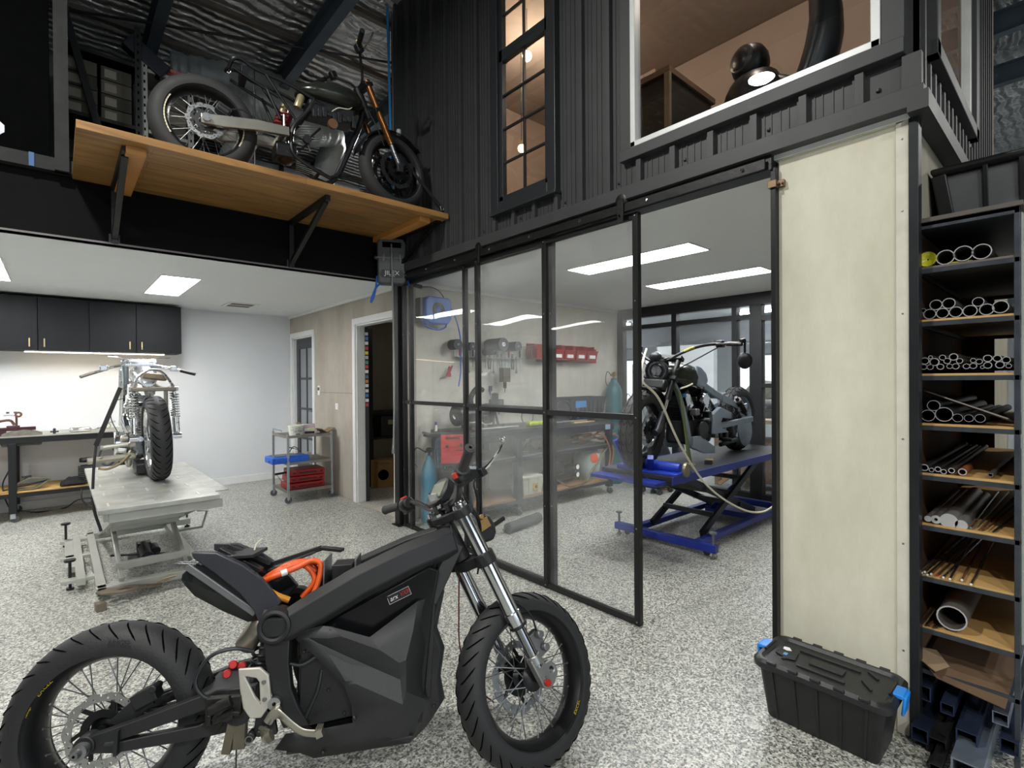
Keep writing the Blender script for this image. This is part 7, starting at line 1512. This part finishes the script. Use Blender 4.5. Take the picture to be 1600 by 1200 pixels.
t = thing('steel_tube', 'thin bright vertical steel tube in the loft behind the swingarm', 'pole', (1.34, 4.95, 2.756)); MB().cyl((0, 0, 0), (0, 0, 1.45), .008, 8).build('tube', CHROME, t)
# dark sign panel at the left with the end of its lettering
sg = thing('dark_sign_panel', 'large dark panel with white rounded lettering cut by the left photo edge', 'sign', (-.55, 4.40, 2.84)); MB().b2((-.7, -.02, 0), (.53, .03, 1.6)).build('panel', mat('dark_screen', '030404', .8, 0, .1, spec=.03), sg, smooth=0, bevel=.004)
m_ = MB(); cx0, cz0 = .262, .115
outer = [(-.06, -.052), (.03, -.052), (.062, -.02), (.062, .02), (.03, .052), (-.06, .052)]; inner = [(x * .74 - .006, z * .70) for x, z in outer]
m_.prism([(x + cx0, z + cz0) for x, z in outer], .006, PY(-.024), holes=[[(x + cx0, z + cz0) for x, z in inner]]); m_.build('letter', mat('sign_white', 'c9ccd4', .5), sg, smooth=0)
o = MB().b2((-1.2, 4.36, 2.757), (.12, 4.50, 2.84)).build('kick_board', mat('grey_green_board', '191c1b', .8), smooth=0); tag(o, 'grey green kick board along the top of the black beam at the left', 'board')
o = MB().b2((.0, 4.33, 2.757), (.07, 4.40, 5.0)).build('grey_post', mat('grey_green_post', '1b1e1d', .8), smooth=0); tag(o, 'grey green post at the right edge of the dark sign panel', 'post')
o = MB().b2((-.12, 4.352, 2.757), (-.095, 4.36, 2.842)).build('blue_tape', mat('blue_tape', '1f4f80', .5), smooth=0); tag(o, 'strip of blue tape on the kick board under the dark sign panel', 'tape')

# ------------------------------------------------------------------ office contents
for i, (px, py, x) in enumerate(((815, 232, 3.3), (834, 152, 4.3))):
    p = at(px, py, X=x); t = thing('pendant_bulb', ['warm bare bulb glowing low in the tall office window', 'small warm bulb further back in the office, seen higher in the tall window'][i], 'bulb', p, group=None); MB().ball((0, 0, 0), .035, 12).build('globe', BULB_E, t); MB().cyl((0, 0, .03), (0, 0, .07), .015, 8).build('socket', BRASS, t); MB().cyl((0, 0, .07), (0, 0, 4.55 - p.z), .003, 5).build('cord', BLACK, t)
p = V((3.0, 3.15, 4.15)); t = thing('pendant_bulb', 'warm bulb at the top of the tall office window', 'bulb', p); MB().ball((0, 0, 0), .04, 12).build('globe', BULB_E, t); MB().cyl((0, 0, .04), (0, 0, .4), .003, 5).build('cord', BLACK, t)
l = bpy.data.lights.new('office_bulb', 'POINT'); l.energy = 24; l.color = (1, .82, .64); l.shadow_soft_size = .04; o = bpy.data.objects.new('office_bulb', l); COL.objects.link(o); o.location = (3.3, 3.4, 4.2)
l = bpy.data.lights.new('office_bulb', 'POINT'); l.energy = 16; l.color = (1, .86, .72); l.shadow_soft_size = .04; o = bpy.data.objects.new('office_bulb', l); COL.objects.link(o); o.location = (3.4, 1.4, 4.3)
m_ = MB(frame((4.694, 3.9, 3.55), (0, 1, 0), (0, 0, 1), (-1, 0, 0)))
lines = ['ride more worry less', 'build it once', 'make it right', 'loud pipes', 'two wheels', 'good coffee', 'cut weld grind', 'paint polish', 'start again']
for k in range(9):
    vs, fs = text_mesh(lines[k][:8].replace(' ', ''), .05, .0005)
t = thing('wall_writing', 'rows of small dark handwriting on the cream office wall behind the tall window', 'writing', (4.69, 3.6, 3.2)); rnd = random.Random(2); m_ = MB()
for c in range(3):
    for k in range(14):
        y = -.8 + c * .6; z = .9 - .06 * k; L = rnd.uniform(.12, .34); yy = y
        while yy < y + L: wl = rnd.uniform(.02, .07); m_.tube([(0, yy + q * wl / 6, z + .012 * math.sin(q * 2.4 + k)) for q in range(7)], .003, 3, cap=False); yy += wl + .02
m_.build('ink_marks', mat('dark_ink', '4a3d33', .7), t, smooth=0)
t = thing('air_conditioner', 'cream wall air conditioner inside the office, seen in the tall window', 'air conditioner', (4.55, 3.2, 3.78)); MB().b2((-.12, -.1, 0), (.14, 1.0, .26)).build('casing', mat('cream_casing', 'c9b39c', .5), t, bevel=.02); MB().b2((-.125, -.05, .05), (-.118, .95, .06)).build('vent_slot', BLACK, t, smooth=0)
# furniture behind the wide window
WOODT = mat('walnut_counter', '6b5340', .5, 0, .1, 5)
t = thing('office_cabinet', 'dark cabinet with brown top inside the office behind the wide window', 'cabinet', (3.45, 1.95, 2.6)); MB().b2((-.25, -.02, 0), (.35, 1.0, .93)).build('body', mat('near_black_cabinet', '1c1815', .5), t, smooth=0); MB().b2((-.28, -.04, .93), (.38, 1.0, .97)).build('counter_top', WOODT, t, smooth=0); MB().b2((-.28, -.04, 0), (-.25, .0, .93)).build('corner_post', mat('brass_grey_post', '8b7f68', .5, .4), t, smooth=0)
p = at(1032, 148, X=3.4); t = thing('red_ornament', 'small red antlered ornament on the office cabinet', 'ornament', (3.4, p.y, 3.571)); m_ = MB(); m_.ball((0, 0, .05), .035, 10, sc=(.8, 1.2, 1.3)); m_.tube(spline([(0, .02, .08), (0, .05, .11), (0, .045, .15)], 4), .006, 6); m_.tube(spline([(0, -.02, .08), (0, -.05, .11), (0, -.045, .15)], 4), .006, 6); m_.cyl((0, 0, 0), (0, 0, .03), .03, 10); m_.build('figure', mat('red_figure', '8e1f1c', .5), t)
DKF = mat('dark_figure', '14161a', .35, .1, .2, 12)
t = thing('dark_figure', 'dark shiny round-headed figure with a tall curved shape behind it in the office', 'sculpture', (3.5, 1.47, 2.35))
m_ = MB(); m_.tube([(.0, .0, .70), (0, .0, .95), (0, .01, 1.03), (0, .02, 1.07)], [.19, .19, .15, .07], 16); m_.tube(spline([(0, -.10, .98), (0, -.22, .90), (.0, -.30, .75)], 5), .06, 12); m_.tube(spline([(0, .10, .98), (0, .2, .88), (0, .24, .75)], 5), .06, 12); m_.build('torso', DKF, t, smooth=60)
m_ = MB(); m_.ball((0, .03, 1.16), .12, 18, sc=(1.1, 1, 1.1)); m_.build('head', DKF, t, smooth=60); MB().lathe([(.05, -.02), (.085, -.01), (.09, .0), (.085, .01), (.05, .02)], 20, (-.09, .05, 1.17), (1, -.3, -.1)).build('visor_ring', mat('dark_grey_ring', '3a3836', .3), t)
m_ = MB(); m_.tube(spline([(.0, -.16, .55), (.0, -.33, .85), (0, -.42, 1.15), (0, -.40, 1.42), (0, -.30, 1.62)], 7), [.11, .115, .12, .125, .13, .135, .14, .145, .15, .15, .15, .15, .15, .15, .15, .145, .14, .14, .135, .13, .13, .125, .12, .12, .115, .11, .105, .10, .09], 18, flat=.6); m_.build('tall_curved_shape', DKF, t, smooth=60)
m_ = MB().b2((-.3, -.6, .252), (.3, .4, .72)); m_.build('plinth', mat('near_black_cabinet', '1c1815'), t, smooth=0)
# ------------------------------------------------------------------ store room
t = thing('cardboard_box', 'upright brown cardboard box with a cut-out, on the store room floor', 'cardboard box', (3.24, 6.25, 0), R(-24)); MB().b2((-.16, -.10, 0), (.16, .12, .36)).build('box', CARD, t, smooth=0); MB().cyl((0, -.104, .17), (0, -.095, .17), .07, 14).build('dark_hole', GROOVE_SHADE, t)
m_ = MB(frame((0, -.1015, .32), (1, 0, 0), (0, 0, 1), (0, -1, 0))); vs, fs = text_mesh('T. HARDMAN', .03, .0005); m_.add(vs, fs); m_.build('print', mat('brown_print', '4a3621', .7), t, smooth=0)
sh = thing('store_shelving', 'black store room shelving behind the doorway', 'shelving', (3.46, 6.65, 0)); 
for x in (-.35, .5):
    for y in (-.3, .3): MB().b2((x - .03, y - .03, 0), (x + .03, y + .03, 2.1 if x < 0 and y < 0 else .98)).build('post', BLR, sh, smooth=0)
for z in (.15, .62, .95): MB().b2((-.35, -.3, z), (.5, .3, z + .03)).build('shelf', BLR, sh, smooth=0)
t = thing('black_crate', 'black crate on the store room shelving', 'crate', (3.6, 6.65, .65)); MB().b2((-.3, -.25, 0), (.3, .25, .28)).build('body', BLACK, t, bevel=.01); MB().b2((-.2, -.256, .16), (.1, -.25, .22)).build('paper_label', mat('khaki_label', '8a8a66', .6), t, smooth=0)
t = thing('added_batten_light', 'unseen small batten added on the store room ceiling to brighten the room', 'ceiling light', (3.5, 6.0, 2.40)); MB().b2((-.04, -.3, -.04), (.04, .3, 0)).build('housing', TRIMW, t, smooth=0); MB().b2((-.035, -.28, -.06), (.035, .28, -.04)).build('diffuser', emis('added_batten_glow', 'fff4df', 9), t, smooth=0)  # no lamp known in here; batten added to lift the dark store room

# ------------------------------------------------------------------ dark cruiser on the blue lift
# local frame: x forward, y left, z up, rear contact at the origin
K = thing('cruiser_motorcycle', 'dark stripped cruiser motorcycle with round headlight on the blue lift table', 'motorcycle', (5.28, 2.42, .662), PI)
KG = mat('blue_grey_enamel', '7f8b98', .4, .2, .08)
Tk = Matrix.Translation((0, 0, .33))
def solidk(T):
    m = MB(T)
    for k in range(24):
        a = 2 * PI * k / 24; m.cyl((.04 * math.cos(a), .01, .04 * math.sin(a)), (.20 * math.cos(a + .1), 0, .20 * math.sin(a + .1)), .004, 5)
    return m
wheel(K, Tk, .33, .15, .215, 0, name='rear_wheel', discs=((-.07, .13),), rim_m=KG, solid=solidk, solid_m=SATIN, style='knob')
stK = R(8); rkK = R(29); aK = V((-math.sin(rkK), 0, math.cos(rkK))); qK = Quaternion(aK, stK); fK = qK @ V((math.cos(rkK), 0, math.sin(rkK))); lK = qK @ V((0, 1, 0)); FK = V((1.69, 0, .33)); TK = frame(FK, fK, lK, aK)
wheel(K, TK, .33, .13, .215, 24, name='front_wheel', discs=((.06, .145),), style='knob', disc_m=ALU)
for v in (-.11, .11):
    leg = MB(TK).cyl((-.04, v, .30), (-.04, v, .72), .024, 14).build('fork_leg', SATIN, K); MB(TK).cyl((-.04, v, .12), (-.04, v, .34), .018, 12).build('fork_stanchion', CHROME, leg); MB(TK).tube([(-.04, v, .18), (-.03, v, .02), (0, v, -.02)], [.027, .03, .028], 12).build('fork_slider', DARKST, leg)
MB(TK).box((-.10, .08, .10), (.07, .04, .10)).build('front_caliper', DARKST, K, bevel=.01)
m_ = MB(TK)
for w_ in (.50, .70): m_.box((-.04, 0, w_), (.07, .29, .035))
m_.build('triple_clamp', SATIN, K, bevel=.005)
hl = MB(); c = FK + fK * .06 + aK * .52; ax = (V((1, -.05, -.02)) + lK * .35).normalized(); hl.lathe([(.0001, -.10), (.06, -.09), (.085, -.05), (.095, 0), (.098, .02), (.085, .025), (.080, .01)], 28, c, ax); ho = hl.build('headlight', SATIN, K)
MB().lathe([(.0001, .006), (.04, .008), (.079, .012)], 28, c, ax).build('reflector', mat('lens_reflector', '7e858c', .12, .9), ho)
MB().lathe([(.050, .018), (.055, .022), (.06, .018)], 28, c, ax).build('inner_ring', mat('dark_lens_ring', '15171a', .3), ho); MB().lathe([(.0001, .024), (.045, .022)], 6, c, ax).build('projector_lens', CHROME, ho)
MB(TK).box((.02, 0, .40), (.08, .20, .10)).build('headlight_bracket', SATIN, K, bevel=.02)
m_ = MB(TK); pts = []
for i in range(11):
    a = R(55 + 9 * i); pts.append([(.352 * math.cos(a), y, .352 * math.sin(a) + (-.02 if abs(y) > .06 else 0)) for y in (-.085, -.05, 0, .05, .085)])
m_.add([p for r_w in pts for p in r_w], [(i * 5 + j, i * 5 + j + 1, (i + 1) * 5 + j + 1, (i + 1) * 5 + j) for i in range(10) for j in range(4)]); m_.build('mudguard', SATIN, K, solid=.003)
hb = MB().tube(spline([(1.04, .50, 1.03), (1.17, .42, 1.03), (1.31, .30, 1.01), (1.42, .18, .95), (1.44, .08, .90), (1.44, -.08, .90), (1.42, -.18, .95), (1.31, -.30, 1.01), (1.17, -.42, 1.03), (1.04, -.50, 1.03)], 5), .0125, 10).build('handlebar', BLKF, K)
for s in (-1, 1):
    MB().cyl((1.01, s * .51, 1.03), (1.12, s * .435, 1.03), .019, 12).build('grip', BLACK, hb); MB().box((1.16, s * .40, 1.03), (.06, .06, .06)).build('switch_housing', BLACK, hb, bevel=.01); MB().tube([(1.22, s * .39, 1.03), (1.17, s * .47, 1.03), (1.08, s * .53, 1.03)], .007, 7).build('lever', ALU, hb); MB().cyl((1.42, s * .06, .84), (1.44, s * .06, .92), .018, 10).build('riser', SATIN, hb)
    MB().tube(spline([(1.17, s * .38, 1.0), (1.30, s * .25, .90), (1.38, s * .10, .80), (1.40, s * .05, .70)], 5), .006, 6).build('cable', BLACK, hb)
m_ = MB(); m_.cyl((1.03, .51, 1.05), (1.0, .53, 1.06), .02, 10); m_.tube([(1.0, .53, 1.05), (1.0, .53, .95)], .010, 8); m_.ball((1.0, .53, .89), .07, 18, sc=(.4, .9, 1)); m_.build('mirror', SATIN, hb)
MB().tube(spline([(1.35, .27, 1.0), (1.38, .235, .985), (1.40, .205, .965)], 4), .014, 8).build('yellow_sleeve', mat('dull_yellow', '8d8a3a', .5), hb)
m_ = MB(); m_.ball((1.50, 0, .93), .055, 14, sc=(1, 1, .8)); m_.build('speedometer', DARKST, K)
# tank
m_ = MB().loft([ell(1.40, .80, .03, .03), ell(1.34, .79, .10, .07), ell(1.22, .775, .145, .11), ell(1.08, .755, .16, .12), ell(.96, .73, .14, .11), ell(.87, .70, .09, .07), ell(.83, .685, .03, .02)]); m_.build('fuel_tank', mat('dark_olive_black_tank', '20251f', .22, .3, .05), K, smooth=60)
m_ = MB(); 
m_.loft([[(x + dx, y, z) for x, z in ((1.10, .86), (1.02, .845), (.93, .79), (.90, .72), (.97, .66), (1.08, .68))] for dx, y in ((0, .135), (0, .160))]); m_.build('tank_pad', KG, K, bevel=.012)
for s in (-1, 1):
    MB().tube(spline([(1.36, s * .05, .76), (1.30, s * .09, .62), (1.24, s * .12, .40), (1.18, s * .13, .20), (1.10, s * .13, .14), (.9, s * .13, .13)], 5), .024, 8).build('frame_tube', KG, K)
    MB().bar((.93, s * .13, .68), (.60, s * .13, .56), .025, .06, up=(0, 0, 1)).build('seat_rail', KG, K, bevel=.006)
    MB().loft([[(.60, s * .14 + d, .52), (.60, s * .14 + d, .60), (.30, s * .14 + d, .50), (.28, s * .14 + d, .45)] for d in (-.008, .008)]).build('rear_bracket', KG, K, bevel=.003)
    MB().bar((.28, s * .15, .44), (.10, s * .15, .47), .02, .05).build('strut_end', mat('pale_blue_grey', '8a97a8', .4, .3), K, bevel=.004)
    MB().bar((.78, s * .16, .30), (-.02, s * .15, .33), .035, .055).build('swingarm', KG, K, bevel=.01)
    MB().loft([[(.86, s * .165 + d, .24), (.86, s * .165 + d, .42), (.72, s * .165 + d, .48), (.50, s * .165 + d, .42), (.50, s * .165 + d, .36), (.68, s * .165 + d, .38), (.74, s * .165 + d, .30), (.55, s * .165 + d, .24)] for d in (-.02, .02)]).build('side_cover', KG, K, bevel=.006)
    m = MB(); m.cyl((.36, s * .16, .56), (.14, s * .16, .38), .016, 10); a0 = V((.36, s * .16, .56)); a1 = V((.14, s * .16, .38))
    for k in range(9): q = a0.lerp(a1, .15 + .08 * k); m.lathe([(.02, -.004), (.034, -.004), (.034, .004), (.02, .004)], 14, q, (a1 - a0), closed=True)
    m.build('rear_shock', BLACK, K)
# engine
EB = mat('engine_black', '17181b', .35, .4, .15)
m_ = MB(); m_.b2((.78, -.13, .16), (1.16, .13, .38)); m_.build('crankcase', EB, K, bevel=.03)
MB().cyl((1.0, .12, .28), (1.0, .17, .28), .085, 22).build('engine_cover', EB, K, bevel=.01); MB().cyl((.84, .12, .30), (.84, .165, .30), .065, 20).build('engine_cover', EB, K, bevel=.01)
for ang, x0 in ((28, .92), (-28, 1.04)):
    d = V((-math.sin(R(ang)), 0, math.cos(R(ang)))); c0 = V((x0, 0, .36)); M = frame(c0, V((0, 1, 0)).cross(d), (0, 1, 0), d)
    cy = MB(M).b2((-.07, -.08, 0), (.07, .08, .24)).build('cylinder', EB, K, bevel=.01)
    for k in range(8): MB(M).b2((-.085, -.095, .02 + .025 * k), (.085, .095, .028 + .025 * k)).build('fin', SATIN, cy, smooth=0, bevel=.004)
    MB(M).b2((-.08, -.085, .24), (.08, .085, .31)).build('rocker_cover', EB, cy, bevel=.02)
    MB(M).prism([(-.05, .12), (.05, .12), (.04, .24), (.0, .27), (-.04, .24)], .012, frame((0, .10, .02), (1, 0, 0), (0, 0, 1), (0, 1, 0))).build('chrome_cover', CHROME, cy, bevel=.004)
    MB(M).cyl((.02, .105, .03), (.02, .105, .16), .007, 8).build('pushrod_tube', CHROME, cy)
m_ = MB(); m_.tube(spline([(1.12, .08, .52), (1.22, .10, .40), (1.16, .12, .18), (1.0, .12, .12)], 5), .026, 10); m_.build('exhaust_header', DARKST, K)
m_ = MB(); m_.lathe([(.0001, 0), (.05, 0), (.055, .01), (.055, .06), (.05, .07), (.0001, .07)], 24, (.96, .10, .56), (0, 1, 0)); m_.build('air_cleaner', CHROME, K)
m_ = MB(); m_.loft([[(1.18, .14 + d, .14), (1.18, .14 + d, .24), (1.06, .14 + d, .24), (.80, .14 + d, .12), (.80, .14 + d, .06), (1.0, .14 + d, .08)] for d in (0, .03)]); m_.build('footboard_bracket', KG, K, bevel=.005)
m_ = MB(); m_.cyl((.66, .14, .18), (.66, .26, .18), .016, 10); m_.cyl((.62, .13, .12), (.3, .13, .14), .02, 10); m_.build('footpeg', SATIN, K)
for k, (x, y, z) in enumerate(((.62, .10, .22), (.56, .11, .26), (.5, .10, .2), (.7, .1, .22), (.9, .14, .42), (1.1, .13, .45))): MB().b2((x - .03, y - .03, z - .03), (x + .03, y + .04, z + .03)).build('small_fitting', STEEL if k % 2 else EB, K, bevel=.01)
MB().lathe([(.0001, 0), (.05, 0), (.14, .006), (.15, .0), (.15, .02), (.0001, .03)], 32, (.0, .075, .20), (0, 1, 0)).build('rear_pulley', KG, K)
m_ = MB(); m_.loft([ell(.86, .66, .06, .02), ell(.72, .62, .12, .03), ell(.56, .58, .13, .03), ell(.42, .60, .10, .02)]); m_.build('seat_pan', SATIN, K, smooth=60)
for k in range(2): MB().tube(spline([(1.42, .09, .72), (1.36, .14, .60), (1.30, .15, .35), (1.22 + .03 * k, .16, .02)], 6), .012, 6).build('green_strap', mat('olive_strap', '5e6a42', .8), K)
MB().tube(spline([(1.35, .14, .66), (1.28, .17, .68), (1.22, .18, .70)], 4), .008, 6).build('loose_connector', CREAMC, K); MB().box((1.30, .15, .60), (.03, .02, .03)).build('blue_connector', mat('connector_blue', '2b6da8', .4), K)

# ------------------------------------------------------------------ chrome motorcycle on the silver lift, seen from behind
W = thing('chrome_motorcycle', 'bare chrome and alloy motorcycle seen from behind on the silver lift table', 'motorcycle', (.565, 4.76, .653), R(90))
Tw = Matrix.Translation((0, 0, .325)) @ Matrix.Rotation(R(-2.5), 4, 'X')
wheel(W, Tw, .325, .135, .235, 40, name='rear_wheel', rim_m=CHROME, spoke_m=CHROME, hub_m=CHROME, inner_m=ALU, discs=((.065, .10),))
FW = V((1.42, 0, .33)); rkW = R(28); aW = V((-math.sin(rkW), 0, math.cos(rkW))); fW = V((math.cos(rkW), 0, math.sin(rkW))); TW_ = frame(FW, fW, (0, 1, 0), aW)
wheel(W, TW_, .33, .10, .245, 32, name='front_wheel', rim_m=CHROME, spoke_m=CHROME, hub_m=CHROME, discs=((.055, .13),))
for v in (-.11, .11):
    leg = MB(TW_).cyl((0, v, .02), (0, v, .72), .022, 14).build('fork_leg', CHROME, W); MB(TW_).cyl((0, v, .36), (0, v, .62), .034, 16).build('fork_shroud', ALU, leg)
m_ = MB(TW_)
for w_ in (.50, .70): m_.box((0, 0, w_), (.06, .27, .03))
m_.build('triple_clamp', ALU, W, bevel=.005)
for s in (-1, 1):
    MB().tube([(1.06, s * .10, .74), (1.05, s * .105, .90)], .026, 14).build('riser', mat('pale_alloy_riser', 'aeb8bb', .3, .8), W)
hb = MB().tube(spline([(.94, .37, .825), (.99, .28, .86), (1.04, .18, .90), (1.05, .08, .918), (1.05, -.08, .918), (1.04, -.18, .90), (.99, -.28, .875), (.94, -.37, .85)], 5), .0125, 10).build('handlebar', CHROME, W)
MB().cyl((.91, .42, .805), (.965, .33, .845), .014, 10).build('grip', mat('alloy_grip', 'a9a29a', .3, .8), hb); MB().cyl((.91, -.42, .83), (.965, -.31, .865), .016, 10).build('grip', BLACK, hb)
for s in (-1, 1):
    MB().tube(spline([(1.06, s * .06, .93), (1.02, s * .14, .98), (.98, s * .23, .985)], 5), .005, 6).build('lever', CHROME, hb); MB().box((1.0, s * .26, .885), (.05, .06, .05)).build('clamp_block', ALU, hb, bevel=.008)
m_ = MB(); m_.loft([[(1.08, s, .93), (1.08, s, .905), (1.02, s, .905), (1.02, s, .93)] for s in (-.11, .11)]); m_.build('top_plate', ALU, W, bevel=.004)
# struts over the wheel, shocks, frame
GREYF = mat('raw_frame_alloy', 'a5a196', .35, .8, .1)
for s in (-1, 1):
    m = MB(); a0 = V((.10, s * .13, .70)); a1 = V((.02, s * .135, .33)); m.cyl(a0, a1, .014, 10); sp = []
    for i in range(100): q = i / 99; c = a0.lerp(a1, .08 + .52 * q); sp.append((c.x + .028 * math.cos(q * 10 * 2 * PI), c.y + .028 * math.sin(q * 10 * 2 * PI), c.z))
    b = MB().tube(sp, .0055, 6).build('shock_spring', CHROME, W); m.build('shock_rod', CHROME, b); MB().cyl(a0.lerp(a1, .60), a0.lerp(a1, .92), .024, 14).build('shock_body', ALU, b); MB().cyl(a0 - V((0, .03 * s, 0)), a0 + V((0, .03 * s, 0)), .02, 12).build('shock_eye', ALU, b); MB().cyl(a1 - V((0, .03 * s, 0)), a1 + V((0, .03 * s, 0)), .026, 12).build('shock_eye', CHROME, b)
    MB().tube([(-.01, s * .10, .325), (.45, s * .10, .31)], .02, 10).build('swingarm', ALU, W)
    MB().tube(spline([(.10, s * .12, .72), (.35, s * .11, .70), (.65, s * .09, .72), (1.02, s * .03, .80)], 5), .015, 8).build('frame_tube', GREYF, W)
    MB().tube(spline([(1.04, s * .03, .74), (.95, s * .10, .40), (.88, s * .12, .10), (.45, s * .13, .09), (.40, s * .12, .40), (.36, s * .11, .70)], 5), .015, 8).build('frame_tube', GREYF, W)
MB().b2((.06, -.14, .685), (.10, .15, .715)).build('fender_strut', mat('brown_grey_steel', '7c7466', .4, .6), W, bevel=.006)
MB().tube(spline([(.10, .13, .70), (.11, .10, .80), (.12, .02, .85), (.12, -.06, .83), (.10, -.135, .71)], 5), .010, 8).build('fender_hoop', ALU, W)
MB().box((.25, -.02, .80), (.14, .16, .05), Matrix.Rotation(R(8), 3, 'X')).build('seat_bracket', mat('tan_steel', '857660', .4, .5), W, bevel=.01)
m_ = MB(); m_.b2((.50, -.13, .12), (.86, .14, .36)); m_.build('crankcase', ALU, W, bevel=.04)
MB().cyl((.52, .14, .26), (.52, .23, .26), .10, 24).build('gearbox_cover', CHROME, W, bevel=.01); MB().cyl((.74, .14, .24), (.74, .20, .24), .08, 24).build('primary_cover', CHROME, W, bevel=.01)
for x0, an in ((.58, 20), (.76, -20)):
    d = V((-math.sin(R(an)), 0, math.cos(R(an)))); M = frame((x0, .04, .34), V((0, 1, 0)).cross(d), (0, 1, 0), d); cy = MB(M).cyl((0, 0, 0), (0, 0, .24), .06, 18).build('cylinder', ALU, W)
    for k in range(9): MB(M).cyl((0, 0, .01 + .024 * k), (0, 0, .017 + .024 * k), .088, 20).build('fin', ALU, cy)
    MB(M).box((0, 0, .27), (.13, .15, .07)).build('rocker_box', CHROME, cy, bevel=.02)
m_ = MB(); m_.lathe([(.0001, 0), (.05, 0), (.055, .02), (.05, .12), (.03, .15), (.0001, .15)], 18, (.40, .12, .36), (0, .2, 1)); m_.build('oil_tank', CHROME, W)
for k, (x, y, z, r) in enumerate(((.42, .16, .30, .03), (.40, .18, .22, .035), (.36, .12, .18, .03), (.44, .10, .42, .028), (.30, .12, .26, .022), (.48, .19, .14, .026), (.35, .1, .5, .03), (.42, .14, .56, .026))): MB().lathe([(.0001, -.02), (r, -.016), (r, .02), (r * .6, .03), (.0001, .03)], 14, (x, y, z), (0, 1, .2 * (k % 3))).build('small_fitting', CHROME if k % 2 else GREYF, W)
m_ = MB(); m_.cyl((.34, .14, .26), (.34, .32, .245), .017, 12); m_.build('footpeg', mat('pale_footpeg', 'b8b8ae', .4, .6), W); m_ = MB(); m_.tube([(.36, .10, .16), (.34, .40, .15)], .026, 12); m_.build('exhaust_pipe', mat('pale_pipe', 'aaa798', .35, .7), W)
m_ = MB(); m_.tube(spline([(.35, .12, .19), (.30, .20, .12), (.25, .28, .09), (.25, .34, .10)], 5), .010, 8); m_.build('kick_lever', mat('tan_lever', '988a68', .4, .6), W)
m_ = MB(); m_.tube(spline([(.9, .12, .62), (.75, .22, .58), (.55, .24, .46), (.45, .20, .34)], 6), .004, 6); m_.build('cable', BLACK, W)
m_ = MB().loft([ell(.45, .74, .04, .02), ell(.60, .80, .09, .06), ell(.80, .82, .10, .08), ell(.98, .82, .06, .05)]); m_.build('fuel_tank', ALU, W, smooth=60)
m_ = MB(); m_.b2((.30, -.08, .02), (.60, .10, .10)); m_.build('stand_block', BLACK, W, bevel=.01)
a = at(188, 606, Y=5.45); b = at(150, 696, Y=5.0); t = thing('tie_down_strap', 'wide black strap running from the chrome motorcycle down past the lift deck', 'strap', b)
MB().bar(a - b, (0, 0, 0), .032, .005, up=(0, 1, 0)).build('webbing', CLOTH, t); c1 = at(150, 790, Y=4.6); c2 = at(158, 828, Y=4.4)
MB().tube(spline([V((0, 0, 0)), at(146, 740, Y=4.8) - b, at(146, 790, Y=4.6) - b, at(158, 830, Y=4.45) - b], 6), .009, 6, flat=.4).build('loose_end', CLOTH, t)
t = thing('loop_strap', 'looped black strap and ring beside the left edge of the silver deck', 'strap', at(168, 712, Y=5.3)); MB().tube([(.05 * math.cos(a), 0, .08 * math.sin(a)) for a in [i * PI / 8 for i in range(16)]], .008, 6, closed=True).build('loop', GREYP, t)
